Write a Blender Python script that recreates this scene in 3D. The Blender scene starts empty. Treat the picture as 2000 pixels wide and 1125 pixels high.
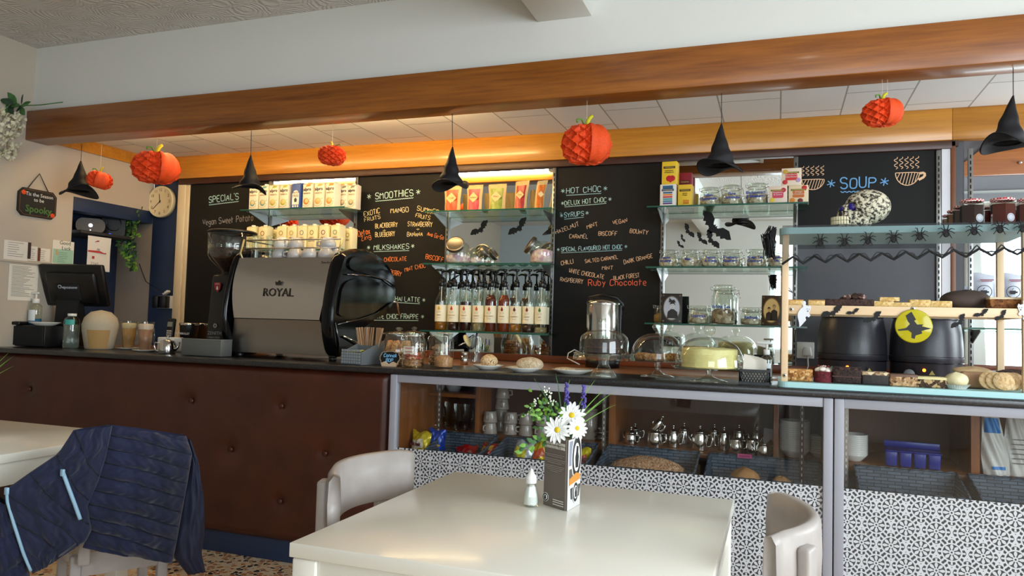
import bpy, bmesh, math, random
from mathutils import Matrix, Vector
R = math.radians
rnd = random.Random(7)
scn = bpy.context.scene
col = scn.collection

# ------------------------------------------------------------------ camera, light, exposure
cam_d = bpy.data.cameras.new('camera')
cam = bpy.data.objects.new('camera', cam_d)
col.objects.link(cam)
cam_d.sensor_width = 36.0
cam_d.lens = 1456.27 / 2000 * 36
cam_d.clip_start = 0.05
yaw, pitch, roll = R(19.7155), R(2.8224), R(1.5951)
fwd = Vector((-math.sin(yaw) * math.cos(pitch), math.cos(yaw) * math.cos(pitch), math.sin(pitch)))
rgt = Vector((math.cos(yaw), math.sin(yaw), 0))
upv = rgt.cross(fwd)
r3 = rgt * math.cos(roll) + upv * math.sin(roll)
u3 = upv * math.cos(roll) - rgt * math.sin(roll)
mw = Matrix((r3, u3, -fwd)).transposed().to_4x4()
mw.translation = (0, 0, 1.18)
cam.matrix_world = mw
scn.camera = cam

vs = scn.view_settings
vs.view_transform = 'Standard'
vs.look = 'None'
vs.gamma = 1.0
vs.use_curve_mapping = False
vs.exposure = 0.13

world = bpy.data.worlds.new('world')
scn.world = world
world.use_nodes = True
wn = world.node_tree
bg = wn.nodes['Background']
bg.inputs[0].default_value = (0.9, 0.95, 1.0, 1)
bg.inputs[1].default_value = 1.5

def area(name, loc, target, sx, sy, power, color):
    d = bpy.data.lights.new(name, 'AREA')
    d.shape = 'RECTANGLE'
    d.size, d.size_y, d.energy, d.color = sx, sy, power, color
    o = bpy.data.objects.new(name, d)
    col.objects.link(o)
    o.location = loc
    o.rotation_euler = (Vector(target) - Vector(loc)).to_track_quat('-Z', 'Y').to_euler()
    return o

# daylight through the shop front: the rear window and the two windows of the right wall
area('daylight_rear_window', (1.1, -2.9, 1.75), (1.1, 0, 1.6), 2.3, 1.6, 44, (0.80, 0.91, 1.0))
area('daylight_right_window', (2.5, 0.45, 1.6), (0, 0.7, 1.5), 2.6, 1.9, 130, (0.82, 0.92, 1.0))
area('daylight_kitchen_window', (2.52, 3.8, 1.6), (0, 3.75, 1.9), .62, 1.1, 26, (0.84, 0.93, 1.0))

# ------------------------------------------------------------------ materials
def lin(h):
    h = h.lstrip('#')
    c = [int(h[i:i + 2], 16) / 255 for i in (0, 2, 4)]
    return tuple(x / 12.92 if x <= .04045 else ((x + .055) / 1.055) ** 2.4 for x in c) + (1,)
MATS = {}
class NT:
    def __init__(s, name):
        s.m = bpy.data.materials.new(name)
        s.m.use_nodes = True
        s.t = s.m.node_tree
        s.b = s.t.nodes['Principled BSDF']
        s.out = s.t.nodes['Material Output']
    def n(s, typ, **kw):
        x = s.t.nodes.new(typ)
        for k, v in kw.items():
            if k.startswith('i_'): x.inputs[k[2:].replace('_', ' ')].default_value = v
            else: setattr(x, k, v)
        return x
    def l(s, a, b): s.t.links.new(a, b)
    def math(s, op, a, b=None, c=None):
        x = s.t.nodes.new('ShaderNodeMath'); x.operation = op
        for i, v in enumerate((a, b, c)):
            if v is None: continue
            if isinstance(v, (int, float)): x.inputs[i].default_value = v
            else: s.l(v, x.inputs[i])
        return x.outputs[0]
    def ramp(s, fac, stops, interp='LINEAR'):
        x = s.t.nodes.new('ShaderNodeValToRGB'); e = x.color_ramp
        e.interpolation = interp
        while len(e.elements) < len(stops): e.elements.new(.5)
        for el, (p, c) in zip(e.elements, stops): el.position = p; el.color = lin(c) if isinstance(c, str) else c
        s.l(fac, x.inputs[0]); return x.outputs[0]
    def coord(s, scale=(1, 1, 1), rot=(0, 0, 0)):
        tc = s.n('ShaderNodeTexCoord'); mp = s.n('ShaderNodeMapping')
        mp.inputs['Scale'].default_value = scale; mp.inputs['Rotation'].default_value = rot
        s.l(tc.outputs['Object'], mp.inputs[0]); return mp.outputs[0]
    def noise(s, vec, scale, detail=4, rough=.55):
        x = s.n('ShaderNodeTexNoise'); s.l(vec, x.inputs['Vector'])
        x.inputs['Scale'].default_value = scale; x.inputs['Detail'].default_value = detail; x.inputs['Roughness'].default_value = rough
        return x.outputs[0]
    def bump(s, h, strength=.3, dist=.01):
        x = s.n('ShaderNodeBump'); x.inputs['Strength'].default_value = strength; x.inputs['Distance'].default_value = dist
        s.l(h, x.inputs['Height']); s.l(x.outputs[0], s.b.inputs['Normal'])

def mat(name, hexc, rough=.5, metal=0.0, spec=.5, var=0, vscale=8, bump=0, bscale=60, stretch=(1, 1, 1), trans=0, emit=0, coat=0, sheen=0):
    if name in MATS: return MATS[name]
    n = NT(name); b = n.b
    b.inputs['Base Color'].default_value = lin(hexc)
    b.inputs['Roughness'].default_value = rough
    b.inputs['Metallic'].default_value = metal
    b.inputs['Specular IOR Level'].default_value = spec
    if trans: b.inputs['Transmission Weight'].default_value = trans
    if coat: b.inputs['Coat Weight'].default_value = coat; b.inputs['Coat Roughness'].default_value = .08
    if sheen: b.inputs['Sheen Weight'].default_value = sheen
    if emit:
        b.inputs['Emission Color'].default_value = lin(hexc); b.inputs['Emission Strength'].default_value = emit
    if var or bump: v = n.coord(stretch)
    if var:
        c = lin(hexc)
        lo = tuple(x * (1 - var) for x in c[:3]) + (1,); hi = tuple(min(1, x * (1 + var)) for x in c[:3]) + (1,)
        n.l(n.ramp(n.noise(v, vscale), [(.3, lo), (.7, hi)]), b.inputs['Base Color'])
    if bump: n.bump(n.noise(v, bscale, 3), bump, .004)
    MATS[name] = n.m; return n.m

def glass(name, tint='#f4faf7', base=.05, edge=.75, rough=.02, gcol='#ffffff'):
    if name in MATS: return MATS[name]
    n = NT(name); n.t.nodes.remove(n.b)
    lw = n.n('ShaderNodeLayerWeight'); lw.inputs[0].default_value = .5
    fac = n.math('MULTIPLY_ADD', n.math('POWER', lw.outputs['Facing'], 3.5), edge, base)
    tr = n.n('ShaderNodeBsdfTransparent'); tr.inputs[0].default_value = lin(tint)
    gl = n.n('ShaderNodeBsdfGlossy'); gl.inputs[0].default_value = lin(gcol); gl.inputs['Roughness'].default_value = rough
    mx = n.n('ShaderNodeMixShader'); n.l(fac, mx.inputs[0]); n.l(tr.outputs[0], mx.inputs[1]); n.l(gl.outputs[0], mx.inputs[2])
    n.l(mx.outputs[0], n.out.inputs[0]); MATS[name] = n.m; return n.m

def wood(name, dark, light, rough=.4, along='X', scale=1, coat=0.0, joints=0):
    if name in MATS: return MATS[name]
    n = NT(name)
    st = {'X': (.35, 6, 6), 'Y': (6, .35, 6), 'Z': (6, 6, .35)}[along]
    v = n.coord(tuple(x * scale for x in st))
    a = n.noise(v, 3.0, 6, .65); b = n.noise(v, 14, 3, .5)
    f = n.math('MULTIPLY_ADD', b, .35, n.math('MULTIPLY', a, .7))
    n.l(n.ramp(f, [(.3, dark), (.72, light)]), n.b.inputs['Base Color'])
    n.b.inputs['Roughness'].default_value = rough
    if coat: n.b.inputs['Coat Weight'].default_value = coat; n.b.inputs['Coat Roughness'].default_value = .12
    n.bump(f, .08, .003); MATS[name] = n.m; return n.m

def speckle(name, base, spots, rough=.5, scale=120, bump=.5):
    """Crumbly food and stone: voronoi cells coloured from a few tones."""
    if name in MATS: return MATS[name]
    n = NT(name); v = n.coord()
    vo = n.n('ShaderNodeTexVoronoi'); vo.inputs['Scale'].default_value = scale; n.l(v, vo.inputs['Vector'])
    sx = n.n('ShaderNodeSeparateColor'); n.l(vo.outputs['Color'], sx.inputs[0])
    st = [(0, base)] + [(p, c) for p, c in spots]
    n.l(n.ramp(sx.outputs[0], st, 'CONSTANT'), n.b.inputs['Base Color'])
    n.b.inputs['Roughness'].default_value = rough
    if bump: n.bump(n.noise(v, scale * .8, 4), bump, .006)
    MATS[name] = n.m; return n.m

# ------------------------------------------------------------------ mesh helpers
I4 = Matrix.Identity(4)
def TR(x=0, y=0, z=0, rz=0, rx=0, ry=0):
    return Matrix.Translation((x, y, z)) @ Matrix.Rotation(rz, 4, 'Z') @ Matrix.Rotation(ry, 4, 'Y') @ Matrix.Rotation(rx, 4, 'X')
class MB:
    def __init__(s): s.v, s.f, s.fm, s.sm, s.mats = [], [], [], [], []
    def mi(s, m):
        if m not in s.mats: s.mats.append(m)
        return s.mats.index(m)
    def add(s, vs_, fs, m, smooth=False, T=None):
        o = len(s.v); k = s.mi(m)
        s.v += [tuple(T @ Vector(p)) if T is not None else tuple(p) for p in vs_]
        for f in fs: s.f.append([i + o for i in f]); s.fm.append(k); s.sm.append(smooth)
        return s
    def box(s, c, d, m, T=None, bev=0, seg=2, taper=1, smooth=None):
        """centre c, size d; taper scales the top face."""
        x, y, z = (q / 2 for q in d)
        if bev:
            bm = bmesh.new(); bmesh.ops.create_cube(bm, size=1)
            for w in bm.verts:
                k = taper if w.co.z > 0 else 1
                w.co = Vector((w.co.x * d[0] * k + c[0], w.co.y * d[1] * k + c[1], w.co.z * d[2] + c[2]))
            bmesh.ops.bevel(bm, geom=list(bm.edges), offset=bev, segments=seg, affect='EDGES', profile=.5)
            bm.verts.index_update()
            s.add([w.co for w in bm.verts], [[w.index for w in f.verts] for f in bm.faces], m, bool(seg > 1) if smooth is None else smooth, T)
            bm.free(); return s
        vv = [(c[0] + i * x * (taper if k > 0 else 1), c[1] + j * y * (taper if k > 0 else 1), c[2] + k * z) for k in (-1, 1) for j in (-1, 1) for i in (-1, 1)]
        return s.add(vv, [(0, 2, 3, 1), (4, 5, 7, 6), (0, 1, 5, 4), (2, 6, 7, 3), (0, 4, 6, 2), (1, 3, 7, 5)], m, False, T)
    def bb(s, a, b, m, bev=0, T=None, seg=2):
        return s.box([(p + q) / 2 for p, q in zip(a, b)], [abs(q - p) for p, q in zip(a, b)], m, T, bev, seg)
    def lathe(s, prof, m, T=None, n=24, smooth=True, sx=1, sy=1, ripple=0, rn=8, a0=0, a1=None):
        full = a1 is None; a1 = a0 + 2 * math.pi if full else a1
        k = n if full else n + 1
        vv, fs = [], []
        for r, z in prof:
            for i in range(k):
                a = a0 + (a1 - a0) * i / n
                q = r * (1 + ripple * math.cos(rn * a)) if ripple else r
                vv.append((q * math.cos(a) * sx, q * math.sin(a) * sy, z))
        for j in range(len(prof) - 1):
            for i in range(n):
                i2 = (i + 1) % k
                fs.append((j * k + i, j * k + i2, (j + 1) * k + i2, (j + 1) * k + i))
        if not full and prof[0][0] < 1e-6 and prof[-1][0] < 1e-6:      # close the cut sides of a wedge
            fs += [tuple(j * k for j in range(len(prof))), tuple(j * k + n for j in range(len(prof)))[::-1]]
        return s.add(vv, fs, m, smooth, T)
    def shell(s, prof, m, T=None, n=24, smooth=True, **kw):
        """open lathe: no caps"""
        return s.lathe(prof, m, T, n, smooth, **kw)
    def cyl(s, c, r, h, m, T=None, n=20, r2=None, smooth=True):
        T2 = (T or I4) @ Matrix.Translation(c)
        r2 = r if r2 is None else r2
        e = min(.0015, h * .1, r * .2)
        return s.lathe([(0, 0), (r - e, 0), (r, e), (r2, h - e), (r2 - e, h), (0, h)], m, T2, n, smooth)
    def sph(s, c, r, m, T=None, n=14, k=9, smooth=True):
        if isinstance(r, (int, float)): r = (r, r, r)
        pr = [(math.sin(math.pi * i / k), -math.cos(math.pi * i / k)) for i in range(k + 1)]
        pr[0] = (0, -1); pr[-1] = (0, 1)
        T2 = (T or I4) @ Matrix.Translation(c) @ Matrix.Diagonal((r[0], r[1], r[2], 1))
        return s.lathe(pr, m, T2, n, smooth)
    def tube(s, pts, r, m, n=8, T=None, smooth=True, cap=True, closed=False, flat=1.0):
        pts = [Vector(p) for p in pts]; N = len(pts)
        rs = r if isinstance(r, (list, tuple)) else [r] * N
        vv, fs = [], []; prev = None
        for i, p in enumerate(pts):
            if closed: t = pts[(i + 1) % N] - pts[i - 1]
            else: t = pts[min(i + 1, N - 1)] - pts[max(i - 1, 0)]
            if t.length < 1e-9: t = Vector((0, 0, 1))
            t.normalize()
            if prev is None:
                a = Vector((0, 0, 1)) if abs(t.z) < .9 else Vector((1, 0, 0))
                u = t.cross(a).normalized()
            else:
                u = prev - t * prev.dot(t)
                u = u.normalized() if u.length > 1e-6 else t.orthogonal().normalized()
            prev = u; w = t.cross(u)
            for k in range(n):
                a = 2 * math.pi * k / n
                vv.append(p + (u * math.cos(a) + w * math.sin(a) * flat) * rs[i])
        for i in range(N if closed else N - 1):
            j = (i + 1) % N
            for k in range(n): fs.append((i * n + k, i * n + (k + 1) % n, j * n + (k + 1) % n, j * n + k))
        if cap and not closed: fs += [tuple(range(n))[::-1], tuple((N - 1) * n + k for k in range(n))]
        return s.add(vv, fs, m, smooth, T)
    def prism(s, poly, d0, d1, m, T=None, plane='XZ', smooth=False):
        """polygon extruded from d0 to d1 along the axis off its plane"""
        P = {'XZ': lambda a, b, d: (a, d, b), 'YZ': lambda a, b, d: (d, a, b), 'XY': lambda a, b, d: (a, b, d)}[plane]
        n = len(poly)
        vv = [P(a, b, d0) for a, b in poly] + [P(a, b, d1) for a, b in poly]
        fs = [tuple(range(n)), tuple(range(2 * n - 1, n - 1, -1))] + [(i, i + n, (i + 1) % n + n, (i + 1) % n) for i in range(n)]
        bm = bmesh.new(); bvs = [bm.verts.new(p) for p in vv]
        for f in fs:
            try: bm.faces.new([bvs[i] for i in f])
            except ValueError: pass
        bmesh.ops.recalc_face_normals(bm, faces=list(bm.faces))
        big = [f for f in bm.faces if len(f.verts) > 4]
        if big: bmesh.ops.triangulate(bm, faces=big)
        bm.verts.index_update()
        s.add([w.co for w in bm.verts], [[w.index for w in f.verts] for f in bm.faces], m, smooth, T); bm.free(); return s
    def grid(s, fn, nu, nv, m, T=None, smooth=True, wrap=False):
        vv = [fn(i / nu, j / nv) for j in range(nv + 1) for i in range(nu + 1)]
        k = nu + 1
        fs = [(j * k + i, j * k + i + 1, (j + 1) * k + i + 1, (j + 1) * k + i) for j in range(nv) for i in range(nu)]
        return s.add(vv, fs, m, smooth, T)
    def build(s, name, parent=None, loc=(0, 0, 0), rz=0, label=None):
        me = bpy.data.meshes.new(name)
        me.from_pydata(s.v, [], s.f)
        for m in s.mats: me.materials.append(m)
        me.polygons.foreach_set('material_index', s.fm)
        me.polygons.foreach_set('use_smooth', s.sm)
        me.update()
        o = bpy.data.objects.new(name, me); col.objects.link(o)
        o.location = loc; o.rotation_euler = (0, 0, rz)
        if parent is not None: o.parent = parent
        if label: o['label'] = label
        return o

def tag(o, label, cat, group=None):
    o['label'] = label; o['category'] = cat
    if group: o['group'] = group
    return o
def thing(name, label, cat, loc=(0, 0, 0), rz=0, group=None):
    o = bpy.data.objects.new(name, None); col.objects.link(o)
    o.location = loc; o.rotation_euler = (0, 0, rz); o.empty_display_size = .05
    return tag(o, label, cat, group)
def struct(o): o['kind'] = 'structure'; return o
def dup(root, loc, rz=0, label=None, group=None, scale=None):
    r = root.copy(); col.objects.link(r); r.location = loc; r.rotation_euler = (0, 0, rz)
    if label: r['label'] = label
    if group: r['group'] = group
    if scale: r.scale = scale
    for ch in root.children:
        c = ch.copy(); col.objects.link(c); c.parent = r
        for g in ch.children:
            d = g.copy(); col.objects.link(d); d.parent = c
    return r
def text(name, body, size, m, parent, T, align='CENTER', ext=.0004, sx=1, spacing=1, bold=0):
    """flat lettering in the local XY plane of T, standing upright for T = rotation of 90 degrees about X"""
    cu = bpy.data.curves.new(name, 'FONT'); cu.body = body; cu.size = size; cu.extrude = ext
    cu.align_x = align; cu.align_y = 'CENTER'; cu.space_character = spacing; cu.offset = bold
    cu.resolution_u = 2
    tmp = bpy.data.objects.new(name, cu); col.objects.link(tmp)
    dg = bpy.context.evaluated_depsgraph_get()
    me = bpy.data.meshes.new_from_object(tmp.evaluated_get(dg))
    bpy.data.objects.remove(tmp); bpy.data.curves.remove(cu)
    me.transform(T @ Matrix.Diagonal((sx, 1, 1, 1)))
    me.materials.clear(); me.materials.append(m)
    o = bpy.data.objects.new(name, me); col.objects.link(o); o.parent = parent
    return o
UP = Matrix.Rotation(R(90), 4, 'X')          # lettering that faces -Y
ORD = ['first', 'second', 'third', 'fourth', 'fifth', 'sixth', 'seventh', 'eighth', 'ninth', 'tenth', 'eleventh', 'twelfth', 'thirteenth', 'fourteenth', 'fifteenth', 'sixteenth']

# hand lettering: strokes on a 4 x 6 grid, 'a','b' = below the line
GL = dict(A='002640 1232', B='0006 063645443303 3342413000', C='4536160501103041', D='00062645412000', E='46060040 0333', F='460600 0333',
 G='45361605011030414323', H='0006 4046 0343', I='0006', J='4641301001', K='0006 4602 1440', L='060040', M='0006234640', N='00064046',
 O='160501103041453616', P='0006 063645443303', Q='160501103041453616 2240', R='0006 063645443303 2340', S='453616050413334241301001', T='0646 2620',
 U='060110304146', V='062046', W='0610233046', X='0640 4600', Y='0623 4623 2320', Z='06460040', a='341403011030 3430', b='06002031332404',
 c='3324140301102031', d='3630 34140301103031', e='023233241403011030', g='34140302113134 343a2b1b0a', h='0600 0314243330', i='0004 0506', k='0600 0234 1230', l='0600', m='0400 03142320 23344340',
 n='0400 0314243330', o='140301102031332414', p='040b 042433312000', r='0400 03142434', s='34140423311000', t='1610 0434', u='0401102030 3430', v='041034', w='0410233044',
 x='0430 3400', y='0421 341b', z='04340030')
GL.update({'0': '160501103041453616', '8': '1605041333424130100102133344453616', '4': '30360242', '5': '46060434423010', '2': '05163645440040', '7': '064610', '*': '2125 0244 0442', '+': '2125 0343', '-': '0333', "'": '0605', '&': '4005163514013042', '.': '0001'})
DIG = {**{str(i): i for i in range(10)}, 'a': -1, 'b': -2}
def strokes(txt, h, w=None):
    """list of polylines (x, z) for a line of hand lettering of cap height h; scaled to total width w"""
    out, x = [], 0.0
    for ch in txt:
        if ch == ' ': x += .55; continue
        g = GL[ch]; mx = max(DIG[q[i]] for q in g.split() for i in range(0, len(q), 2)) / 4
        jz = rnd.uniform(-.04, .04); js = rnd.uniform(.93, 1.07); sh = rnd.uniform(-.05, .08)
        for q in g.split():
            out.append([(x + DIG[q[i]] / 4 * .62 + sh * DIG[q[i + 1]] / 6, (DIG[q[i + 1]] / 6 + jz) * js) for i in range(0, len(q), 2)])
        x += mx * .62 + .24
    W = max(x - .24, .01)
    k = (w / W) if w else h
    return [[(a * k, b * h) for a, b in pl] for pl in out]
def ribbon(mb, pts, y, t, m, T=None):
    """flat chalk-pen stroke through (x, z) points in a plane y"""
    vv, fs = [], []
    if len(pts) > 2:                                    # round the corners once
        q = [pts[0]]
        for a, b in zip(pts, pts[1:]): q += [(a[0] * .75 + b[0] * .25, a[1] * .75 + b[1] * .25), (a[0] * .25 + b[0] * .75, a[1] * .25 + b[1] * .75)]
        pts = q + [pts[-1]]
    for i, p in enumerate(pts):
        a = pts[max(i - 1, 0)]; b = pts[min(i + 1, len(pts) - 1)]
        dx, dz = b[0] - a[0], b[1] - a[1]; L = math.hypot(dx, dz) or 1
        nx, nz = -dz / L * t / 2, dx / L * t / 2
        vv += [(p[0] + nx, y, p[1] + nz), (p[0] - nx, y, p[1] - nz)]
    for i in range(len(pts) - 1): fs.append((2 * i, 2 * i + 1, 2 * i + 3, 2 * i + 2))
    mb.add(vv, fs, m, False, T)
def chalk(board, txt, a, b, h, m, under=False, t=None, name='chalk_lettering', stars=False):
    """hand lettering from baseline point a to b, (x, y, z) in the room"""
    w = math.hypot(b[0] - a[0], b[2] - a[2]); ang = math.atan2(b[2] - a[2], b[0] - a[0])
    mb = MB(); h *= .9; t = t or h * .115
    T = Matrix.Translation((a[0], 0, a[2])) @ Matrix.Rotation(-ang, 4, 'Y')
    for i, pl in enumerate(strokes(txt, h, w)): ribbon(mb, pl, -.0001 * (i % 9), t, m, T)
    if under:
        n = int(w / (h * .34)) * 2
        ribbon(mb, [(w * i / n, -h * (.42 if i % 2 else .28)) for i in range(n + 1)], 0, t * .8, m, T)
    if stars:
        for cx in stars:
            for k in range(3):
                c, s_ = math.cos(k * R(60) + .3), math.sin(k * R(60) + .3)
                q = h * .38
                ribbon(mb, [(cx * w - c * q, h * .5 - s_ * q), (cx * w + c * q, h * .5 + s_ * q)], -.0002 * k, t * .8, m, T)
    o = mb.build(name, board, (-board.location[0], a[1] - board.location[1], -board.location[2]))
    return o

# ------------------------------------------------------------------ shared materials
white_paint = mat('white_paint', '#d8d8d3', .75, bump=.15, bscale=40)
ceiling_paint = None
def swirl_ceiling():
    n = NT('swirl_plaster'); b = n.b
    b.inputs['Base Color'].default_value = lin('#cfcdc8'); b.inputs['Roughness'].default_value = .8
    v = n.coord(); vo = n.n('ShaderNodeTexVoronoi'); vo.inputs['Scale'].default_value = 5; n.l(v, vo.inputs['Vector'])
    h = n.math('SINE', n.math('MULTIPLY', n.math('ADD', vo.outputs['Distance'], n.math('MULTIPLY', n.noise(v, 9), .25)), 75))
    h = n.math('MULTIPLY', h, n.noise(v, 3, 2)); n.bump(h, .45, .010); return n.m
ceiling_paint = swirl_ceiling()
beige_wall = mat('beige_wall', '#bbb0a0', .8, bump=.2, bscale=30)
pale_blue_wall = mat('pale_blue_wall', '#b9c9d2', .8, bump=.1, bscale=30)
grey_paint = mat('grey_paint', '#85858a', .7)
slate_paint = mat('slate_grey_wall', '#55565c', .6, bump=.1, bscale=50)
navy_paint = mat('navy_paint', '#1f2f4d', .5)
lilac_paint = mat('lilac_grey_paint', '#9c9ca6', .45, bump=.12, bscale=25)
cream_gloss = mat('cream_gloss', '#dccfb0', .3)
beam_wood = wood('beam_wood', '#62300f', '#a4621f', .3, 'X', 1, .2)
back_beam_wood = wood('back_beam_wood', '#a2640f', '#cf8f2e', .32, 'X', 1, .3)
dark_trim = wood('dark_trim_wood', '#2b140b', '#4a2515', .4, 'X')
post_wood = wood('post_wood', '#5a2f17', '#7d4a28', .4, 'Z')
case_wood = wood('case_wood', '#6b3614', '#a5642e', .35, 'X')
case_wood_z = wood('case_wood_upright', '#6b3614', '#a5642e', .35, 'Z', .8)
ply_back = wood('ply_back', '#4c2a17', '#6a3f26', .55, 'Z', .5)
pine = wood('pine', '#d7b48a', '#ecd2ad', .5, 'X', .8)
pine_z = wood('pine_upright', '#d7b48a', '#ecd2ad', .5, 'Z', .8)
worktop_wood = wood('worktop_wood', '#7a4a2a', '#a4724c', .35, 'X', 1, .2)
black_board = mat('blackboard_paint', '#141312', .65, spec=.3, var=.25, vscale=3)
black_gloss = mat('black_gloss', '#060608', .13, spec=.28)
black_plastic = mat('black_plastic', '#0c0c0e', .35)
black_matt = mat('black_matt', '#0b0b0c', .8)
grey_plastic = mat('grey_plastic', '#6d7175', .4)
white_plastic = mat('white_plastic', '#e6e6e2', .35)
white_china = mat('white_china', '#e4e2da', .12, coat=.3)
grey_china = mat('pale_grey_china', '#b9b9bb', .15, coat=.3)
taupe_china = mat('taupe_china', '#a89c90', .2, coat=.3)
steel = mat('polished_steel', '#c9c7c2', .13, 1.0)
brushed = mat('brushed_steel', '#9c9690', .32, 1.0)
alu = mat('aluminium', '#8d8d8b', .3, .9)
chrome = mat('chrome', '#d8d8d8', .06, 1.0)
white_laminate = mat('white_laminate', '#e4e1d6', .22, coat=.15)
chair_paint = mat('grey_chair_paint', '#a39b96', .38, var=.06, vscale=20, bump=.06, bscale=30)
clear_glass = glass('clear_glass', base=.07, edge=.9)
jar_glass = glass('jar_glass', '#f3f7f2', .07, .8)
pane_glass = glass('pane_glass', '#f7f8f8', .022, .5)
shelf_glass = glass('shelf_glass', '#d8efe4', .08, .6)
shelf_edge = mat('shelf_edge_green', '#2f6a58', .15, trans=.3)
mirror_mat = mat('mirror_silver', '#e9eeee', .015, 1.0)
white_ink = mat('white_ink', '#e8e8e4', .6)
black_ink = mat('black_ink', '#17171a', .6)
paper = mat('paper', '#e2ddd2', .8)
chalk_blue = mat('chalk_pale_blue', '#a9d6dc', .7)
chalk_mint = mat('chalk_mint', '#c4e8dc', .7)
chalk_cream = mat('chalk_yellow', '#f0dca0', .7)
chalk_peach = mat('chalk_peach', '#f0c49a', .7)
chalk_orange = mat('chalk_orange', '#f08a4a', .7)
chalk_red = mat('chalk_red_orange', '#f06a44', .7)
chalk_grey = mat('chalk_grey', '#8f8f90', .7)
chalk_sky = mat('chalk_sky_blue', '#6fa9dc', .7)
leaf_green = mat('leaf_green', '#3c6a34', .5, var=.3, vscale=30)
leaf_dark = mat('leaf_dark_green', '#24402c', .5, var=.3, vscale=30)
leaf_bright = mat('leaf_bright_green', '#6f9c3a', .5, var=.2, vscale=30)

def worktop_black():
    n = NT('speckled_black_worktop'); v = n.coord()
    n.l(n.ramp(n.noise(v, 130, 3, .7), [(.45, '#17171a'), (.62, '#2a292b'), (.75, '#56524e')]), n.b.inputs['Base Color'])
    n.b.inputs['Roughness'].default_value = .28; return n.m
slab_mat = worktop_black()
def leather_mat():
    n = NT('brown_leather'); v = n.coord()
    vo = n.n('ShaderNodeTexVoronoi'); vo.inputs['Scale'].default_value = 260; n.l(v, vo.inputs['Vector'])
    n.l(n.ramp(n.noise(v, 6), [(.3, '#3a180d'), (.7, '#4b2113')]), n.b.inputs['Base Color'])
    n.b.inputs['Roughness'].default_value = .36; n.bump(vo.outputs['Distance'], .12, .002); return n.m
leather = leather_mat()
def terrazzo():
    n = NT('terrazzo'); v = n.coord((1, 1, 1))
    vo = n.n('ShaderNodeTexVoronoi'); vo.inputs['Scale'].default_value = 42; n.l(v, vo.inputs['Vector'])
    ed = n.n('ShaderNodeTexVoronoi'); ed.feature = 'DISTANCE_TO_EDGE'; ed.inputs['Scale'].default_value = 42; n.l(v, ed.inputs['Vector'])
    sx = n.n('ShaderNodeSeparateColor'); n.l(vo.outputs['Color'], sx.inputs[0])
    c = n.ramp(sx.outputs[0], [(0, '#2a2420'), (.12, '#c07a45'), (.3, '#e0c19a'), (.5, '#a85c33'), (.65, '#d8b48a'), (.82, '#cfc3ae'), (.93, '#8c5a3c')], 'CONSTANT')
    k = n.math('GREATER_THAN', ed.outputs['Distance'], n.math('MULTIPLY', n.noise(v, 30, 2), .16))
    mx = n.n('ShaderNodeMix'); mx.data_type = 'RGBA'; n.l(k, mx.inputs[0]); mx.inputs[6].default_value = lin('#d9c2a0'); n.l(c, mx.inputs[7])
    n.l(mx.outputs[2], n.b.inputs['Base Color']); n.b.inputs['Roughness'].default_value = .3; return n.m
def tile_ceiling():
    n = NT('ceiling_tiles'); tc = n.n('ShaderNodeTexCoord'); s_ = n.n('ShaderNodeSeparateXYZ'); n.l(tc.outputs['Object'], s_.inputs[0])
    cb = n.n('ShaderNodeCombineXYZ'); n.l(s_.outputs[1], cb.inputs[0]); n.l(s_.outputs[0], cb.inputs[1])
    br = n.n('ShaderNodeTexBrick'); n.l(cb.outputs[0], br.inputs[0]); br.offset = .37; br.squash = 1
    for k, v in (('Scale', 1), ('Brick Width', .42), ('Row Height', .29), ('Mortar Size', .004), ('Mortar Smooth', .2), ('Bias', 0)): br.inputs[k].default_value = v
    br.inputs['Color1'].default_value = lin('#f2f1f0'); br.inputs['Color2'].default_value = lin('#ebeae9'); br.inputs['Mortar'].default_value = lin('#a8a49e')
    n.l(br.outputs[0], n.b.inputs['Base Color']); n.b.inputs['Roughness'].default_value = .6
    n.bump(br.outputs[1], -.4, .004); return n.m
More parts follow.
